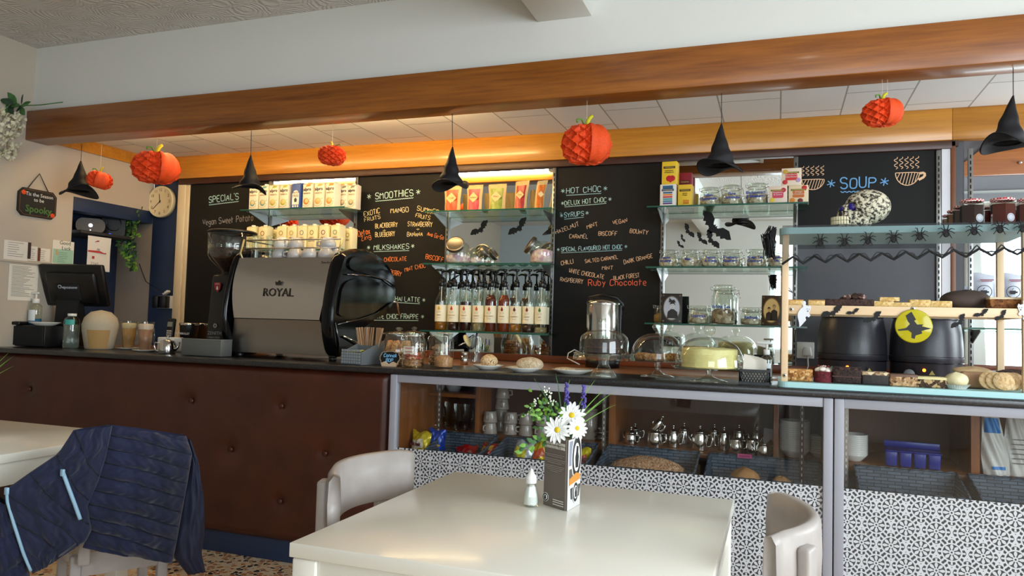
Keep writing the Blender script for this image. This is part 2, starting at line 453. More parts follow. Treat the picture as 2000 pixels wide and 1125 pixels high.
def lace_film():
    """frosted film printed with eight-petalled rosettes"""
    n = NT('rosette_film'); A = .097; B = A * 1.43
    tc = n.n('ShaderNodeTexCoord'); sp = n.n('ShaderNodeSeparateXYZ'); n.l(tc.outputs['Object'], sp.inputs[0])
    M = n.math
    def cell(off):
        u = M('MULTIPLY', M('SUBTRACT', M('FRACT', M('ADD', M('MULTIPLY', sp.outputs[0], 1 / A), off)), .5), A)
        v = M('MULTIPLY', M('SUBTRACT', M('FRACT', M('ADD', M('MULTIPLY', sp.outputs[2], 1 / B), off)), .5), B)
        r = M('SQRT', M('ADD', M('MULTIPLY', u, u), M('MULTIPLY', v, v)))
        return u, v, r
    u1, v1, r1 = cell(0.0); u2, v2, r2 = cell(.5)
    k = M('LESS_THAN', r1, r2)
    pick = lambda a, b: M('ADD', M('MULTIPLY', a, k), M('MULTIPLY', b, M('SUBTRACT', 1, k)))
    r = M('MULTIPLY', M('MINIMUM', r1, r2), 2 / A); th = M('ARCTAN2', pick(v1, v2), pick(u1, u2))
    c8 = M('COSINE', M('MULTIPLY', th, 8)); c16 = M('COSINE', M('MULTIPLY', th, 16)); 
    band = lambda x, c, w: M('LESS_THAN', M('ABSOLUTE', M('SUBTRACT', x, c)), w)
    ring = band(r, .64, .055)
    q = M('DIVIDE', M('SUBTRACT', r, .36), .24)
    petal = M('MULTIPLY', M('GREATER_THAN', M('MULTIPLY_ADD', c8, .5, .30), M('MULTIPLY', q, q)), M('LESS_THAN', r, .6))
    dot = band(r, .12, .05)
    scal = band(M('SUBTRACT', r, M('MULTIPLY', c8, .05)), .98, .095)
    beads = M('MULTIPLY', M('MULTIPLY', band(r, .79, .10), M('GREATER_THAN', c16, .25)), 1)
    fill = M('MULTIPLY', M('GREATER_THAN', r, 1.06), M('GREATER_THAN', M('MULTIPLY', M('SINE', M('MULTIPLY', sp.outputs[0], 6.2832 * 3 / A)), M('SINE', M('MULTIPLY', sp.outputs[2], 6.2832 * 4 / B))), .12))
    tot = M('MINIMUM', M('ADD', M('ADD', M('ADD', ring, petal), M('ADD', dot, scal)), M('ADD', beads, fill)), 1)
    mx = n.n('ShaderNodeMix'); mx.data_type = 'RGBA'; n.l(tot, mx.inputs[0]); mx.inputs[6].default_value = lin('#2c2e36'); mx.inputs[7].default_value = lin('#c9ccd2')
    n.l(mx.outputs[2], n.b.inputs['Base Color']); n.b.inputs['Roughness'].default_value = .3; n.b.inputs['Coat Weight'].default_value = .5; n.b.inputs['Coat Roughness'].default_value = .05
    return n.m
film_mat = lace_film()
def wicker_mat(name, a, b):
    n = NT(name); tc = n.n('ShaderNodeTexCoord'); sp = n.n('ShaderNodeSeparateXYZ'); n.l(tc.outputs['Object'], sp.inputs[0])
    cb = n.n('ShaderNodeCombineXYZ'); n.l(n.math('ADD', sp.outputs[0], sp.outputs[1]), cb.inputs[0]); n.l(sp.outputs[2], cb.inputs[1])
    br = n.n('ShaderNodeTexBrick'); n.l(cb.outputs[0], br.inputs[0])
    for k, v in (('Scale', 1), ('Brick Width', .05), ('Row Height', .013), ('Mortar Size', .0022), ('Mortar Smooth', .6)): br.inputs[k].default_value = v
    br.inputs['Color1'].default_value = lin(a); br.inputs['Color2'].default_value = lin(b); br.inputs['Mortar'].default_value = lin('#15181c')
    n.l(br.outputs[0], n.b.inputs['Base Color']); n.b.inputs['Roughness'].default_value = .5; n.bump(br.outputs[1], -1, .006); return n.m
wicker = wicker_mat('slate_blue_wicker', '#3e4a58', '#566473')

# ------------------------------------------------------------------ the room
XL, XR, YR, YB, CZ = -4.3, 2.6, -3.0, 4.2, 2.79
YM = 4.185                                        # face of boards and mirrors
def sbox(name, a, b, m, bev=0):
    return struct(MB().bb(a, b, m, bev).build(name))
sbox('floor', (XL - .6, YR - .1, -.05), (XR + .1, YB + .1, 0), terrazzo())
sbox('ceiling', (XL - .1, YR - .1, CZ), (XR + .1, 3.30, CZ + .08), ceiling_paint)
sbox('wall_soffit', (XL, 3.24, 2.39), (XR, 3.30, CZ), white_paint)
sbox('trim_1', (XL, 3.2, 2.214), (XR, 3.35, 2.392), beam_wood, .004)
sbox('trim_2', (XL, 4.15, 2.152), (.80, 4.2, 2.312), back_beam_wood, .003)
sbox('trim_3', (-4.04, 4.16, 2.112), (.80, 4.2, 2.152), dark_trim, .002)
sbox('ceiling_alcove', (XL, 3.35, 2.312), (XR, 4.9, 2.36), tile_ceiling())
sbox('trim_4', (XL, 3.35, 2.235), (XL + .02, 4.15, 2.312), back_beam_wood)
sbox('wall_back', (-4.05, 4.2, 0), (.86, 4.3, 2.4), slate_paint)
sbox('wall_left', (XL - .1, YR, 0), (XL, 3.549, 2.9), beige_wall)
sbox('wall_left_lintel', (XL - .1, 3.549, 1.93), (XL, 4.2, 2.36), beige_wall)
m_ = MB()
m_.bb((-4.3, 4.2, 0), (-4.05, 4.3, 2.36), navy_paint, .003)
struct(m_.build('wall_back_post'))
# recess behind the left wall: grey back, navy reveal and stepped lintel
sbox('wall_recess_back', (-4.62, 4.2, 0), (-4.3, 4.3, 2.0), mat('grey_recess', '#8a8178', .8))
sbox('wall_recess_side', (-4.72, 3.4, 0), (-4.62, 4.3, 2.0), navy_paint)
m_ = MB(); m_.bb((-4.62, 3.55, 1.87), (-4.402, 4.2, 1.99), navy_paint); m_.bb((-4.402, 3.55, 1.84), (-4.298, 4.2, 1.93), navy_paint, .003)
struct(m_.build('trim_5'))
struct(MB().bb((-4.05, 4.17, .98), (-3.985, 4.2, 2.15), cream_gloss, .003).bb((-3.985, 4.18, .98), (-3.955, 4.2, 2.15), cream_gloss, .003).build('trim_6'))
m_ = MB(); m_.bb((-1.07, YR, 2.592), (-.812, 3.24, CZ), white_paint, .003)
struct(m_.build('trim_7'))
sbox('wall_rear', (XL, YR - .1, 0), (-2.3, YR, CZ), pale_blue_wall)
sbox('wall_rear_white', (-2.3, YR - .1, 0), (-.15, YR, CZ), white_paint)
m_ = MB()
for a, b in (((-.15, 0), (2.6, .9)), ((-.15, 2.6), (2.6, CZ)), ((2.4, .9), (2.6, 2.6))): m_.bb((a[0], YR - .1, a[1]), (b[0], YR, b[1]), white_paint)
struct(m_.build('wall_rear_window_side'))
m_ = MB()
for a, b in (((YR, 0), (YB + .7, .6)), ((YR, 2.6), (YB + .7, CZ)), ((YR, .6), (-.95, 2.6)), ((1.85, .6), (3.45, 2.6)), ((4.15, .6), (YB + .7, 2.6)), ((3.45, .6), (4.15, 1.0)), ((3.45, 2.2), (4.15, 2.6))): m_.bb((XR, a[0], a[1]), (XR + .1, b[0], b[1]), white_paint)
struct(m_.build('wall_right'))
def window(name, a, b, ax):
    fr = MB(); gl = MB()
    for k in range(4):
        t = k / 3
        if ax == 'X':
            x = a[0] + (b[0] - a[0]) * t; fr.bb((x - .03, a[1] - .03, a[2]), (x + .03, a[1] + .03, b[2]), white_plastic)
        else:
            y = a[1] + (b[1] - a[1]) * t; fr.bb((a[0] - .03, y - .03, a[2]), (a[0] + .03, y + .03, b[2]), white_plastic)
    for z in (a[2], b[2]):
        if ax == 'X': fr.bb((a[0], a[1] - .03, z - .03), (b[0], a[1] + .03, z + .03), white_plastic)
        else: fr.bb((a[0] - .03, a[1], z - .03), (a[0] + .03, b[1], z + .03), white_plastic)
    o = struct(fr.build(name))
    if ax == 'X': gl.bb((a[0], a[1] - .004, a[2]), (b[0], a[1] + .004, b[2]), clear_glass)
    else: gl.bb((a[0] - .004, a[1], a[2]), (a[0] + .004, b[1], b[2]), clear_glass)
    gl.build('window_pane', o)
window('window_1', (-.15, YR - .05, .9), (2.4, YR - .05, 2.6), 'X')
window('window_2', (XR + .05, -.95, .6), (XR + .05, 1.85, 2.6), 'Y')

window('window_3', (XR + .05, 3.45, 1.0), (XR + .05, 4.15, 2.2), 'Y')

# right-hand bay beyond the board wall
sbox('wall_bay_panel', (.757, 4.17, .98), (.795, 4.2, 2.15), mat('white_gloss_panel', '#dcdce2', .35))
struct(MB().bb((.795, 4.165, .98), (.817, 4.3, 2.15), post_wood, .002).build('trim_8'))
sbox('trim_9', (.80, 4.15, 2.152), (XR, 4.2, 2.312), back_beam_wood, .003)
sbox('trim_10', (.80, 4.165, 2.125), (.83, 4.2, 2.152), dark_trim)
sbox('wall_bay_back', (.80, 4.88, 0), (XR, 4.95, 2.36), white_paint)
sbox('wall_bay_soffit', (.82, 4.45, 2.02), (XR, 4.88, 2.312), grey_paint)
m_ = MB().prism([(.822, 2.022), (1.6, 2.022), (1.6, 2.3), (1.15, 2.3)], 4.42, 4.448, wood('bay_panel_wood', '#8a4a1e', '#b9712f', .35, 'X'), plane='XZ')
hood = m_.build('wooden_hood'); tag(hood, 'sloping wooden hood panel with a chrome knob at top right', 'panel')
MB().sph((0, 0, 0), .009, chrome).cyl((0, 0, 0), .005, .012, chrome, TR(rx=R(-90))).build('knob', hood, (1.153, 4.408, 2.079))
bm_ = MB().bb((.86, 4.86, 1.0), (1.9, 4.88, 2.0), mirror_mat).build('bay_mirror'); tag(bm_, 'mirror in the bay at far right reflecting the bright window', 'mirror')

# ------------------------------------------------------------------ counter
tag(MB().bb((XL + .002, 3.04, .94), (1.9, 3.46, .968), slab_mat, .006).build('black_worktop'), 'long black speckled counter top running the whole width', 'counter top')
tag(MB().bb((XL + .002, 3.463, .93), (1.9, 4.168, .966), worktop_wood, .003).build('back_worktop'), 'brown wood worktop between the black counter and the back wall', 'worktop')
tag(MB().bb((-3.95, 4.17, .967), (1.9, 4.198, 1.008), wood('upstand_wood', '#6b2f14', '#8c4520', .35, 'X'), .002).build('upstand'), 'reddish wooden upstand strip along the foot of the back wall', 'upstand')
LX1 = -1.692
cf = thing('bar_counter', 'dark brown buttoned leather counter front on a navy plinth', 'counter', ((XL + LX1) / 2, 3.1, 0))
def leather_panel():
    bt = [(-2.832, 3.07, 0.745), (-2.281, 3.07, 0.753), (-2.571, 3.07, 0.519), (-2.023, 3.07, 0.545), (-2.266, 3.07, 0.294), (-1.761, 3.07, 0.359), (-3.982, 3.07, 0.742), (-3.356, 3.07, 0.743), (-1.846, 3.07, 0.764), (-3.058, 3.07, 0.501)]
    bt = [(x, z) for x, y, z in bt][:7]
    w0, w1, z0, z1 = XL + .002, LX1, .108, .938
    def f(u, v):
        x = w0 + (w1 - w0) * u; z = z0 + (z1 - z0) * v
        y = 3.062
        for bx, bz in bt:
            d2 = (x - bx) ** 2 + (z - bz) ** 2
            y += .016 * math.exp(-d2 / .0009) + .007 * math.exp(-d2 / .006)
        e = min(u * (w1 - w0), (1 - u) * (w1 - w0), v * (z1 - z0), (1 - v) * (z1 - z0))
        if e < .03: y += .025 * (1 - e / .03) ** 2
        return (x - cf.location[0], y - 3.1, z)
    o = MB().grid(f, 150, 60, leather); o.build('leather_panel', cf)
    for bx, bz in bt:
        MB().sph((0, 0, 0), (.013, .007, .013), leather).build('button', cf, (bx - cf.location[0], 3.076 - 3.1, bz))
leather_panel()
W_ = LX1 - XL - .004
MB().bb((-W_ / 2, 0, 0), (W_ / 2, .3, .108), navy_paint, .003).build('plinth', cf)
MB().bb((-W_ / 2, .0, .108), (W_ / 2, .06, .938), black_matt).build('backing_board', cf)

def cabinet(name, label, x0, x1, dividers, shelves, left_post, strips, film_top=.606):
    t = thing(name, label, 'cabinet', ((x0 + x1) / 2, 3.06, 0))
    ox = t.location[0]; L = lambda x: x - ox
    D = 1.02
    def pt(nm, a, b, m, bev=0, label=None):
        return MB().bb((L(a[0]), a[1] - 3.06, a[2]), (L(b[0]), b[1] - 3.06, b[2]), m, bev).build(nm, t, label=label)
    pt('stile', (x0, 3.05, .1), (x0 + .034, 3.09, .938), lilac_paint, .003)
    pt('stile', (x1 - .034, 3.05, .1), (x1, 3.09, .938), lilac_paint, .003)
    pt('top_rail', (x0 + .034, 3.055, .903), (x1 - .034, 3.09, .938), lilac_paint, .002)
    pt('bottom_rail', (x0 + .034, 3.055, .1), (x1 - .034, 3.09, .14), lilac_paint, .002)
    pt('plinth', (x0, 3.1, 0), (x1, 3.13, .1), navy_paint)
    pt('glass_pane', (x0 + .034, 3.070, .14), (x1 - .034, 3.074, .903), pane_glass, label='clear glass pane above the patterned film')
    pt('patterned_film', (x0 + .034, 3.066, .14), (x1 - .034, 3.0695, film_top), film_mat, label='frosted film printed with white rosettes')
    pt('back_panel', (x0, 3.80, .1), (x1, 3.82, .928), ply_back)
    pt('side_panel', (x0, 3.095, .1), (x0 + .02, 3.80, .928), case_wood_z)
    pt('side_panel', (x1 - .02, 3.095, .1), (x1, 3.80, .928), case_wood_z)
    pt('deck', (x0 + .02, 3.095, .47), (x1 - .02, 3.355, .485), case_wood)
    for a, b, y0, z in shelves: pt('shelf', (a, y0, z - .02), (b, 3.80, z), case_wood, .002)
    for x, w, y0 in dividers: pt('divider', (x - w / 2, y0, .36), (x + w / 2, 3.798, .928), case_wood_z)
    for x, y, m in strips:
        s_ = MB().bb((L(x - .008), y - 3.06, .50), (L(x + .008), y - 3.056, .92), m)
        for i in range(16): s_.bb((L(x - .002), y - 3.0615, .52 + i * .025), (L(x + .002), y - 3.06, .532 + i * .025), mat('slot_silver', '#d8d8d8', .3))
        s_.build('shelf_strip', t)
    return t
SH = .645                                          # height of the inner shelf
cabinet('display_cabinet', 'glazed grey display cabinet under the counter with mugs and teapots inside', -1.673, .196,
        [((-1.379, 3.4, 0.762)[0], .024, 3.4), ((-0.713, 3.4, 0.781)[0], .03, 3.4), ((-0.005, 3.36, 0.768)[0], .02, 3.34)],
        [(-1.653, .176, 3.36, SH), (-1.653, (-1.392, 3.4, 0.761)[0], 3.42, (-1.535, 3.42, 0.831)[2])], True,
        [((-1.576, 3.38, 0.776)[0], 3.38, alu), ((-0.738, 3.34, 0.809)[0], 3.34, alu), ((0.095, 3.3, 0.7)[0], 3.3, dark_trim)])
cabinet('display_cabinet', 'glazed grey display cabinet at far right with a blue tray inside', .2, 1.75,
        [((0.733, 3.4, 0.777)[0], .03, 3.4)], [(.22, 1.73, 3.36, SH)], False, [((0.261, 3.3, 0.774)[0], 3.3, brushed)])

# ------------------------------------------------------------------ chalkboards, mirrors, shelving on the back wall
def panel(name, label, cat, x0, x1, m, z0=1.008, z1=2.112, y=YM):
    o = MB().bb((x0, y, z0), (x1, 4.199, z1), m).build(name)
    return tag(o, label, cat)
X1 = (-3.262, 4.18, 1.948)[0]; X2 = (-2.586, 4.18, 1.929)[0]; X3 = (-1.931, 4.18, 1.911)[0]; X4 = (-1.25, 4.18, 1.892)[0]; X5 = (-0.612, 4.18, 1.874)[0]; X6 = (0.079, 4.18, 1.854)[0]; X7 = (0.744, 4.18, 1.835)[0]
b1 = panel('chalkboard', 'black chalkboard headed SPECIALS behind the coffee grinder', 'chalkboard', -3.95, X1 - .012, black_board)
b2 = panel('chalkboard', 'black chalkboard listing smoothies and milkshakes', 'chalkboard', X2 + .012, X3 - .012, black_board)
b3 = panel('chalkboard', 'black chalkboard listing hot chocolates and syrups', 'chalkboard', X4 + .012, X5 - .012, black_board)
b4 = panel('chalkboard', 'black chalkboard headed SOUP with two drawn cups', 'chalkboard', X6 + .012, X7 - .012, black_board, z0=(0.438, 4.18, 1.62)[2])
tag(MB().bb((X6 + .012, YM, 1.008), (X7 - .012, 4.199, (0.438, 4.18, 1.62)[2] - .001), slate_paint).build('splashback'), 'dark grey wall board behind the soup kettles', 'board')
panel('wall_mirror', 'mirror behind the stacked milk cartons', 'mirror', X1 + .004, X2 - .004, mirror_mat)
panel('wall_mirror', 'mirror behind the syrup bottles with two paper bats', 'mirror', X3 + .004, X4 - .004, mirror_mat)
panel('wall_mirror', 'mirror behind the clip-top tea jars with a swarm of bats', 'mirror', X5 + .004, X6 - .004, mirror_mat)

def upright(x, label):
    m = MB().bb((-.011, 0, 0), (.011, .012, 1.12), alu, .001)
    for i in range(36): m.bb((-.003, -.0008, .02 + i * .03), (.003, .0002, .038 + i * .03), black_matt)
    o = m.build('shelf_upright', None, (x, 4.172, .99)); tag(o, label, 'shelf upright', 'slotted shelf uprights on the back wall')
for x, w in ((X1, 'between the SPECIALS board and the carton shelves'), (X2, 'left of the smoothies board'), (X3, 'right of the smoothies board'), (X4, 'left of the hot chocolate board'),
             (X5, 'right of the hot chocolate board'), (X6, 'left of the soup board'), (X7, 'right of the soup board')):
    upright(x, 'slotted metal shelf upright ' + w)
upright((0.882, 4.16, 1.702)[0], 'slotted metal shelf upright beside the bay mirror at far right')

def gshelf(x0, x1, z, label, y0=3.955):
    t = thing('glass_shelf', label, 'shelf', ((x0 + x1) / 2, 4.17, z))
    w = (x1 - x0) / 2 + .055
    m = MB().box((0, (y0 - 4.17) / 2, -.004), (2 * w, 4.168 - y0, .008), shelf_glass)
    m.build('pane', t)
    MB().bb((-w, y0 - 4.17 - .0015, -.0082), (w, y0 - 4.17, .0002), shelf_edge).build('front_edge', t, label='green polished glass edge')
    for s in (-1, 1):
        x = s * (x1 - x0) / 2
        MB().prism([(0, -.009), (y0 - 4.17 + .02, -.009), (y0 - 4.17 + .02, -.016), (-.01, -.075), (0, -.075)], x - .002, x + .002, alu, plane='YZ').build('bracket', t)
    return t
# heights of the glass shelves
ZA1 = (-2.813, 3.97, 1.882)[2]; ZA2 = (-2.8, 3.97, 1.619)[2]
ZB1 = (-1.53, 3.97, 1.839)[2]; ZB2 = (-1.52, 3.97, 1.529)[2]; ZB3 = (-1.508, 3.97, 1.135)[2]
ZC1 = (-0.256, 3.97, 1.832)[2]; ZC2 = (-0.252, 3.97, 1.509)[2]; ZC3 = (-0.248, 3.97, 1.211)[2]
gshelf(X1, X2, ZA1, 'upper glass shelf carrying the coffee milk cartons')
gshelf(X1, X2, ZA2, 'lower glass shelf carrying the cream cartons with rings')
gshelf(X3, X4, ZB1, 'glass shelf carrying the foil snack bags')
gshelf(X3, X4, ZB2, 'glass shelf carrying the tilted sweet jars')
gshelf(X3, X4, ZB3, 'glass shelf carrying the syrup bottles')
gshelf(X5, X6, ZC1, 'glass shelf carrying tea boxes and three clip-top jars')
gshelf(X5, X6, ZC2, 'glass shelf carrying the row of six clip-top jars')
gshelf(X5, X6, ZC3, 'glass shelf carrying the old portraits')
gshelf((0.887, 4.16, 1.228)[0], 1.9, (0.894, 4, 1.227)[2], 'glass shelf in front of the bay mirror', 3.99)

ZA1 += .0006; ZA2 += .0006; ZB1 += .0006; ZB2 += .0006; ZB3 += .0006; ZC1 += .0006; ZC2 += .0006; ZC3 += .0006
# chalk lettering: (board, text, start, end, height, chalk, underline, stars)
def C(b, txt, a, e, h, m, u=False, st=False): chalk(b, txt, a, e, h, m, u, stars=st)
C(b1, "SPECIAL'S", (-3.782, 4.184, 1.978), (-3.528, 4.184, 1.996), 0.0501, chalk_blue, True)
C(b1, 'Vegan Sweet Potato', (-3.827, 4.184, 1.819), (-3.399, 4.184, 1.843), 0.0463, chalk_grey)
C(b2, 'SMOOTHIES', (-2.45, 4.184, 1.963), (-2.179, 4.184, 1.977), 0.0456, chalk_mint, True, (-.17, 1.13))
C(b2, 'EXOTIC', (-2.529, 4.184, 1.852), (-2.413, 4.184, 1.872), 0.0346, chalk_cream)
C(b2, 'FRUITS', (-2.523, 4.184, 1.818), (-2.408, 4.184, 1.836), 0.0280, chalk_cream)
C(b2, 'MANGO', (-2.335, 4.184, 1.87), (-2.208, 4.184, 1.874), 0.0357, chalk_cream)
C(b2, 'SUMMER', (-2.15, 4.184, 1.882), (-2, 4.184, 1.852), 0.0321, chalk_cream)
C(b2, 'FRUITS', (-2.159, 4.184, 1.84), (-2.059, 4.184, 1.818), 0.0273, chalk_cream)
C(b2, 'BLACKBERRY', (-2.442, 4.184, 1.774), (-2.284, 4.184, 1.781), 0.0327, chalk_cream)
C(b2, '+', (-2.389, 4.184, 1.75), (-2.367, 4.184, 1.749), 0.0229, chalk_cream)
C(b2, 'BLUEBERRY', (-2.44, 4.184, 1.717), (-2.3, 4.184, 1.722), 0.0327, chalk_cream)
C(b2, 'STRAWBERRY', (-2.211, 4.184, 1.783), (-2.04, 4.184, 1.776), 0.0321, chalk_cream)
C(b2, '+', (-2.149, 4.184, 1.752), (-2.127, 4.184, 1.752), 0.0225, chalk_cream)
C(b2, 'BANANA', (-2.212, 4.184, 1.718), (-2.105, 4.184, 1.719), 0.0289, chalk_cream)
C(b2, 'Detox', (-2.565, 4.184, 1.722), (-2.479, 4.184, 1.741), 0.0396, chalk_orange)
C(b2, 'Zing', (-2.544, 4.184, 1.692), (-2.47, 4.184, 1.711), 0.0330, chalk_orange)
C(b2, 'Avo Go-Go', (-2.073, 4.184, 1.722), (-1.96, 4.184, 1.695), 0.0286, chalk_orange)
C(b2, 'MILKSHAKES', (-2.448, 4.184, 1.635), (-2.195, 4.184, 1.64), 0.0358, chalk_mint, True, (-.15, 1.1))
C(b2, 'BANANA', (-2.565, 4.184, 1.546), (-2.419, 4.184, 1.569), 0.0296, chalk_orange)
C(b2, 'CHOCOLATE', (-2.37, 4.184, 1.559), (-2.21, 4.184, 1.565), 0.0292, chalk_orange)
C(b2, 'BISCOFF', (-2.078, 4.184, 1.578), (-1.958, 4.184, 1.555), 0.0318, chalk_orange)
C(b2, 'STRAWBERRY', (-2.412, 4.184, 1.494), (-2.246, 4.184, 1.465), 0.0325, chalk_orange)
C(b2, 'MINT CHOC', (-2.218, 4.184, 1.494), (-2.076, 4.184, 1.523), 0.0289, chalk_orange)
C(b2, 'SPICED CHAI LATTE', (-2.438, 4.184, 1.316), (-2.107, 4.184, 1.305), 0.0323, chalk_mint, True, (1.08,))
C(b2, 'WHITE CHOC FRAPPE', (-2.441, 4.184, 1.195), (-2.114, 4.184, 1.2), 0.0323, chalk_mint, True, (-.07, 1.09))
C(b3, 'HOT CHOC', (-1.178, 4.184, 1.957), (-0.97, 4.184, 1.962), 0.0357, chalk_blue, True, (-.1, 1.12))
C(b3, 'DELUX HOT CHOC', (-1.186, 4.184, 1.887), (-0.939, 4.184, 1.901), 0.0297, chalk_mint, True, (-.05, 1.09))
C(b3, 'SYRUPS', (-1.187, 4.184, 1.815), (-1.07, 4.184, 1.824), 0.0298, chalk_blue, True, (-.13, 1.18))
C(b3, 'HAZELNUT', (-1.234, 4.184, 1.719), (-1.096, 4.184, 1.765), 0.0269, chalk_peach)
C(b3, 'MINT', (-1.047, 4.184, 1.746), (-0.984, 4.184, 1.763), 0.0266, chalk_peach)
C(b3, 'VEGAN', (-0.897, 4.184, 1.767), (-0.815, 4.184, 1.78), 0.0263, chalk_peach)
C(b3, 'CARAMEL', (-1.153, 4.184, 1.694), (-1.043, 4.184, 1.69), 0.0267, chalk_peach)
C(b3, 'BISCOFF', (-0.98, 4.184, 1.707), (-0.872, 4.184, 1.705), 0.0264, chalk_peach)
C(b3, 'BOUNTY', (-0.799, 4.184, 1.719), (-0.698, 4.184, 1.708), 0.0260, chalk_peach)
C(b3, 'SPECIAL FLAVOURED HOT CHOC', (-1.2, 4.184, 1.616), (-0.841, 4.184, 1.629), 0.0265, chalk_blue, True, (-.05, 1.06))
C(b3, 'CHILLI', (-1.198, 4.184, 1.535), (-1.125, 4.184, 1.547), 0.0268, chalk_peach)
C(b3, 'SALTED CARAMEL', (-1.054, 4.184, 1.547), (-0.864, 4.184, 1.573), 0.0235, chalk_peach)
C(b3, 'DARK ORANGE', (-0.828, 4.184, 1.541), (-0.667, 4.184, 1.578), 0.0260, chalk_peach)
C(b3, 'MINT', (-0.954, 4.184, 1.509), (-0.892, 4.184, 1.509), 0.0234, chalk_peach)
C(b3, 'WHITE CHOCOLATE', (-1.151, 4.184, 1.493), (-0.944, 4.184, 1.456), 0.0266, chalk_peach)
C(b3, 'BLACK FOREST', (-0.885, 4.184, 1.45), (-0.739, 4.184, 1.468), 0.0261, chalk_peach)
C(b3, 'RASPBERRY', (-1.202, 4.184, 1.442), (-1.067, 4.184, 1.428), 0.0267, chalk_peach)
C(b3, 'Ruby Chocolate', (-1.033, 4.184, 1.417), (-0.701, 4.184, 1.423), 0.0378, chalk_red)
C(b4, 'SOUP', (0.297, 4.184, 1.934), (0.461, 4.184, 1.934), 0.0607, chalk_sky, True, (-.28, 1.25))
def soup_cup(b, px0, px1, flip):
    (x0, y, z1), (x1, _, z0) = px0, px1                 # rim left, rim right with foot height
    w = x1 - x0; h = z1 - z0; t = .004; mb = MB()
    arc = [(x0 + w / 2 - w / 2 * math.cos(a), z1 - h * math.sin(a)) for a in [math.pi * i / 14 for i in range(15)]]
    ribbon(mb, arc + [arc[0]], -.0006, t, chalk_peach)
    for i in range(1, 8):
        a = x0 + w * (i / 8 + .06); d = h * .95 * math.sqrt(max(0, 1 - ((i / 8) * 2 - 1.1) ** 2))
        ribbon(mb, [(a, z1 - .002), (a - w * .13, z1 - d)], 0, t * .8, chalk_peach)
    for i in range(5):
        xx = x0 + w * (.02 + .22 * i)
        ribbon(mb, [(xx + .012 * math.sin(k * 1.9), z1 + .02 + h * .95 * k / 8) for k in range(9)], 0, t * .8, chalk_peach)
    hx = x1 if not flip else x0; sg = 1 if not flip else -1
    ribbon(mb, [(hx, z1 - h * .1), (hx + sg * w * .2, z1 - h * .05), (hx + sg * w * .22, z1 - h * .35), (hx - sg * w * .04, z1 - h * .6)], 0, t * 3, chalk_peach)
    mb.build('chalk_drawing', b, (-b.location[0], y, 0))
soup_cup(b4, (0.552, 4.184, 2.004), (0.661, 4.184, 1.939), False)
soup_cup(b4, (0.109, 4.184, 1.987), (0.219, 4.184, 1.932), True)

# ------------------------------------------------------------------ hanging halloween decorations
hat_cloth = mat('black_hat_cloth', '#1c1b1e', .65, spec=.25)
string_m = mat('black_string', '#151515', .7)
white_thread = mat('white_thread', '#d8d2c0', .7)
def witch_hat(label, apex, brim, hw, top, lean=0.0, seed=1, droop=.25, rot=0, k=.55):
    """apex, brim centre and string top in room coordinates, hw = brim radius"""
    t = thing('witch_hat', label, 'witch hat', brim, 0, None)
    H = apex[2] - brim[2]; dx = apex[0] - brim[0]; r_ = random.Random(seed)
    ph = [r_.uniform(0, 6.28) for _ in range(6)]
    def cone(u, v):
        a = 2 * math.pi * u; r = hw * .60 * (1 - v) ** 1.0 + .003
        r *= 1 + .10 * math.sin(3 * a + ph[0] + v * 5) * (1 - v) + .09 * math.sin(v * 19 + ph[1] + math.sin(a + ph[2])) * (1 - v)
        k = dx * v * v + hw * .07 * math.sin(v * 7 + ph[3]) * v * (1 - v)
        return (r * math.cos(a) + k, r * math.sin(a), v * H)
    MB().grid(cone, 32, 22, hat_cloth).build('crown', t)
    def br(u, v):
        a = 2 * math.pi * u; r = hw * (.55 + .45 * v)
        z = -k * droop * hw * v * v * (.7 + 1.2 * math.cos(2 * (a - rot) + ph[4]) + .35 * math.sin(3 * a + ph[5])) + .10 * hw * v * math.sin(a + ph[2])
        return (r * math.cos(a), r * math.sin(a), z)
    m = MB().grid(br, 40, 8, hat_cloth)
    m.grid(lambda u, v: tuple(q - (.004 if i == 2 else 0) for i, q in enumerate(br(u, v))), 40, 8, hat_cloth)
    m.tube([br(i / 40, 1) for i in range(40)], .0035, hat_cloth, 6, closed=True)
    m.build('brim', t)
    s = Vector(top) - Vector(brim)
    MB().tube([(dx, 0, H - .004), s], .0016, string_m, 5).build('string', t)
    return t
witch_hat('black witch hat at far left hanging beside the smallest paper pumpkin', (-3.932, 3.28, 2.086), (-3.931, 3.28, 1.908), 0.1006, (-3.932, 3.28, 2.188), seed=3, droop=.35)
witch_hat('grey black witch hat hanging in front of the milk cartons', (-2.698, 3.28, 2.058), (-2.698, 3.28, 1.887), 0.0857, (-2.702, 3.28, 2.195), seed=5, droop=.3)
witch_hat('black witch hat hanging above the smoothies board', (-1.503, 3.28, 2.037), (-1.508, 3.28, 1.861), 0.0871, (-1.511, 3.28, 2.202), seed=8, droop=.35)
witch_hat('black witch hat hanging in front of the tea shelf', (-0.239, 3.28, 2.068), (-0.243, 3.28, 1.89), 0.0945, (-0.241, 3.28, 2.202), seed=13, droop=.3)
witch_hat('large black witch hat hanging at the right edge', (0.836, 3.28, 2.107), (0.817, 3.28, 1.928), 0.0879, (0.836, 3.28, 2.216), seed=21, droop=.35)

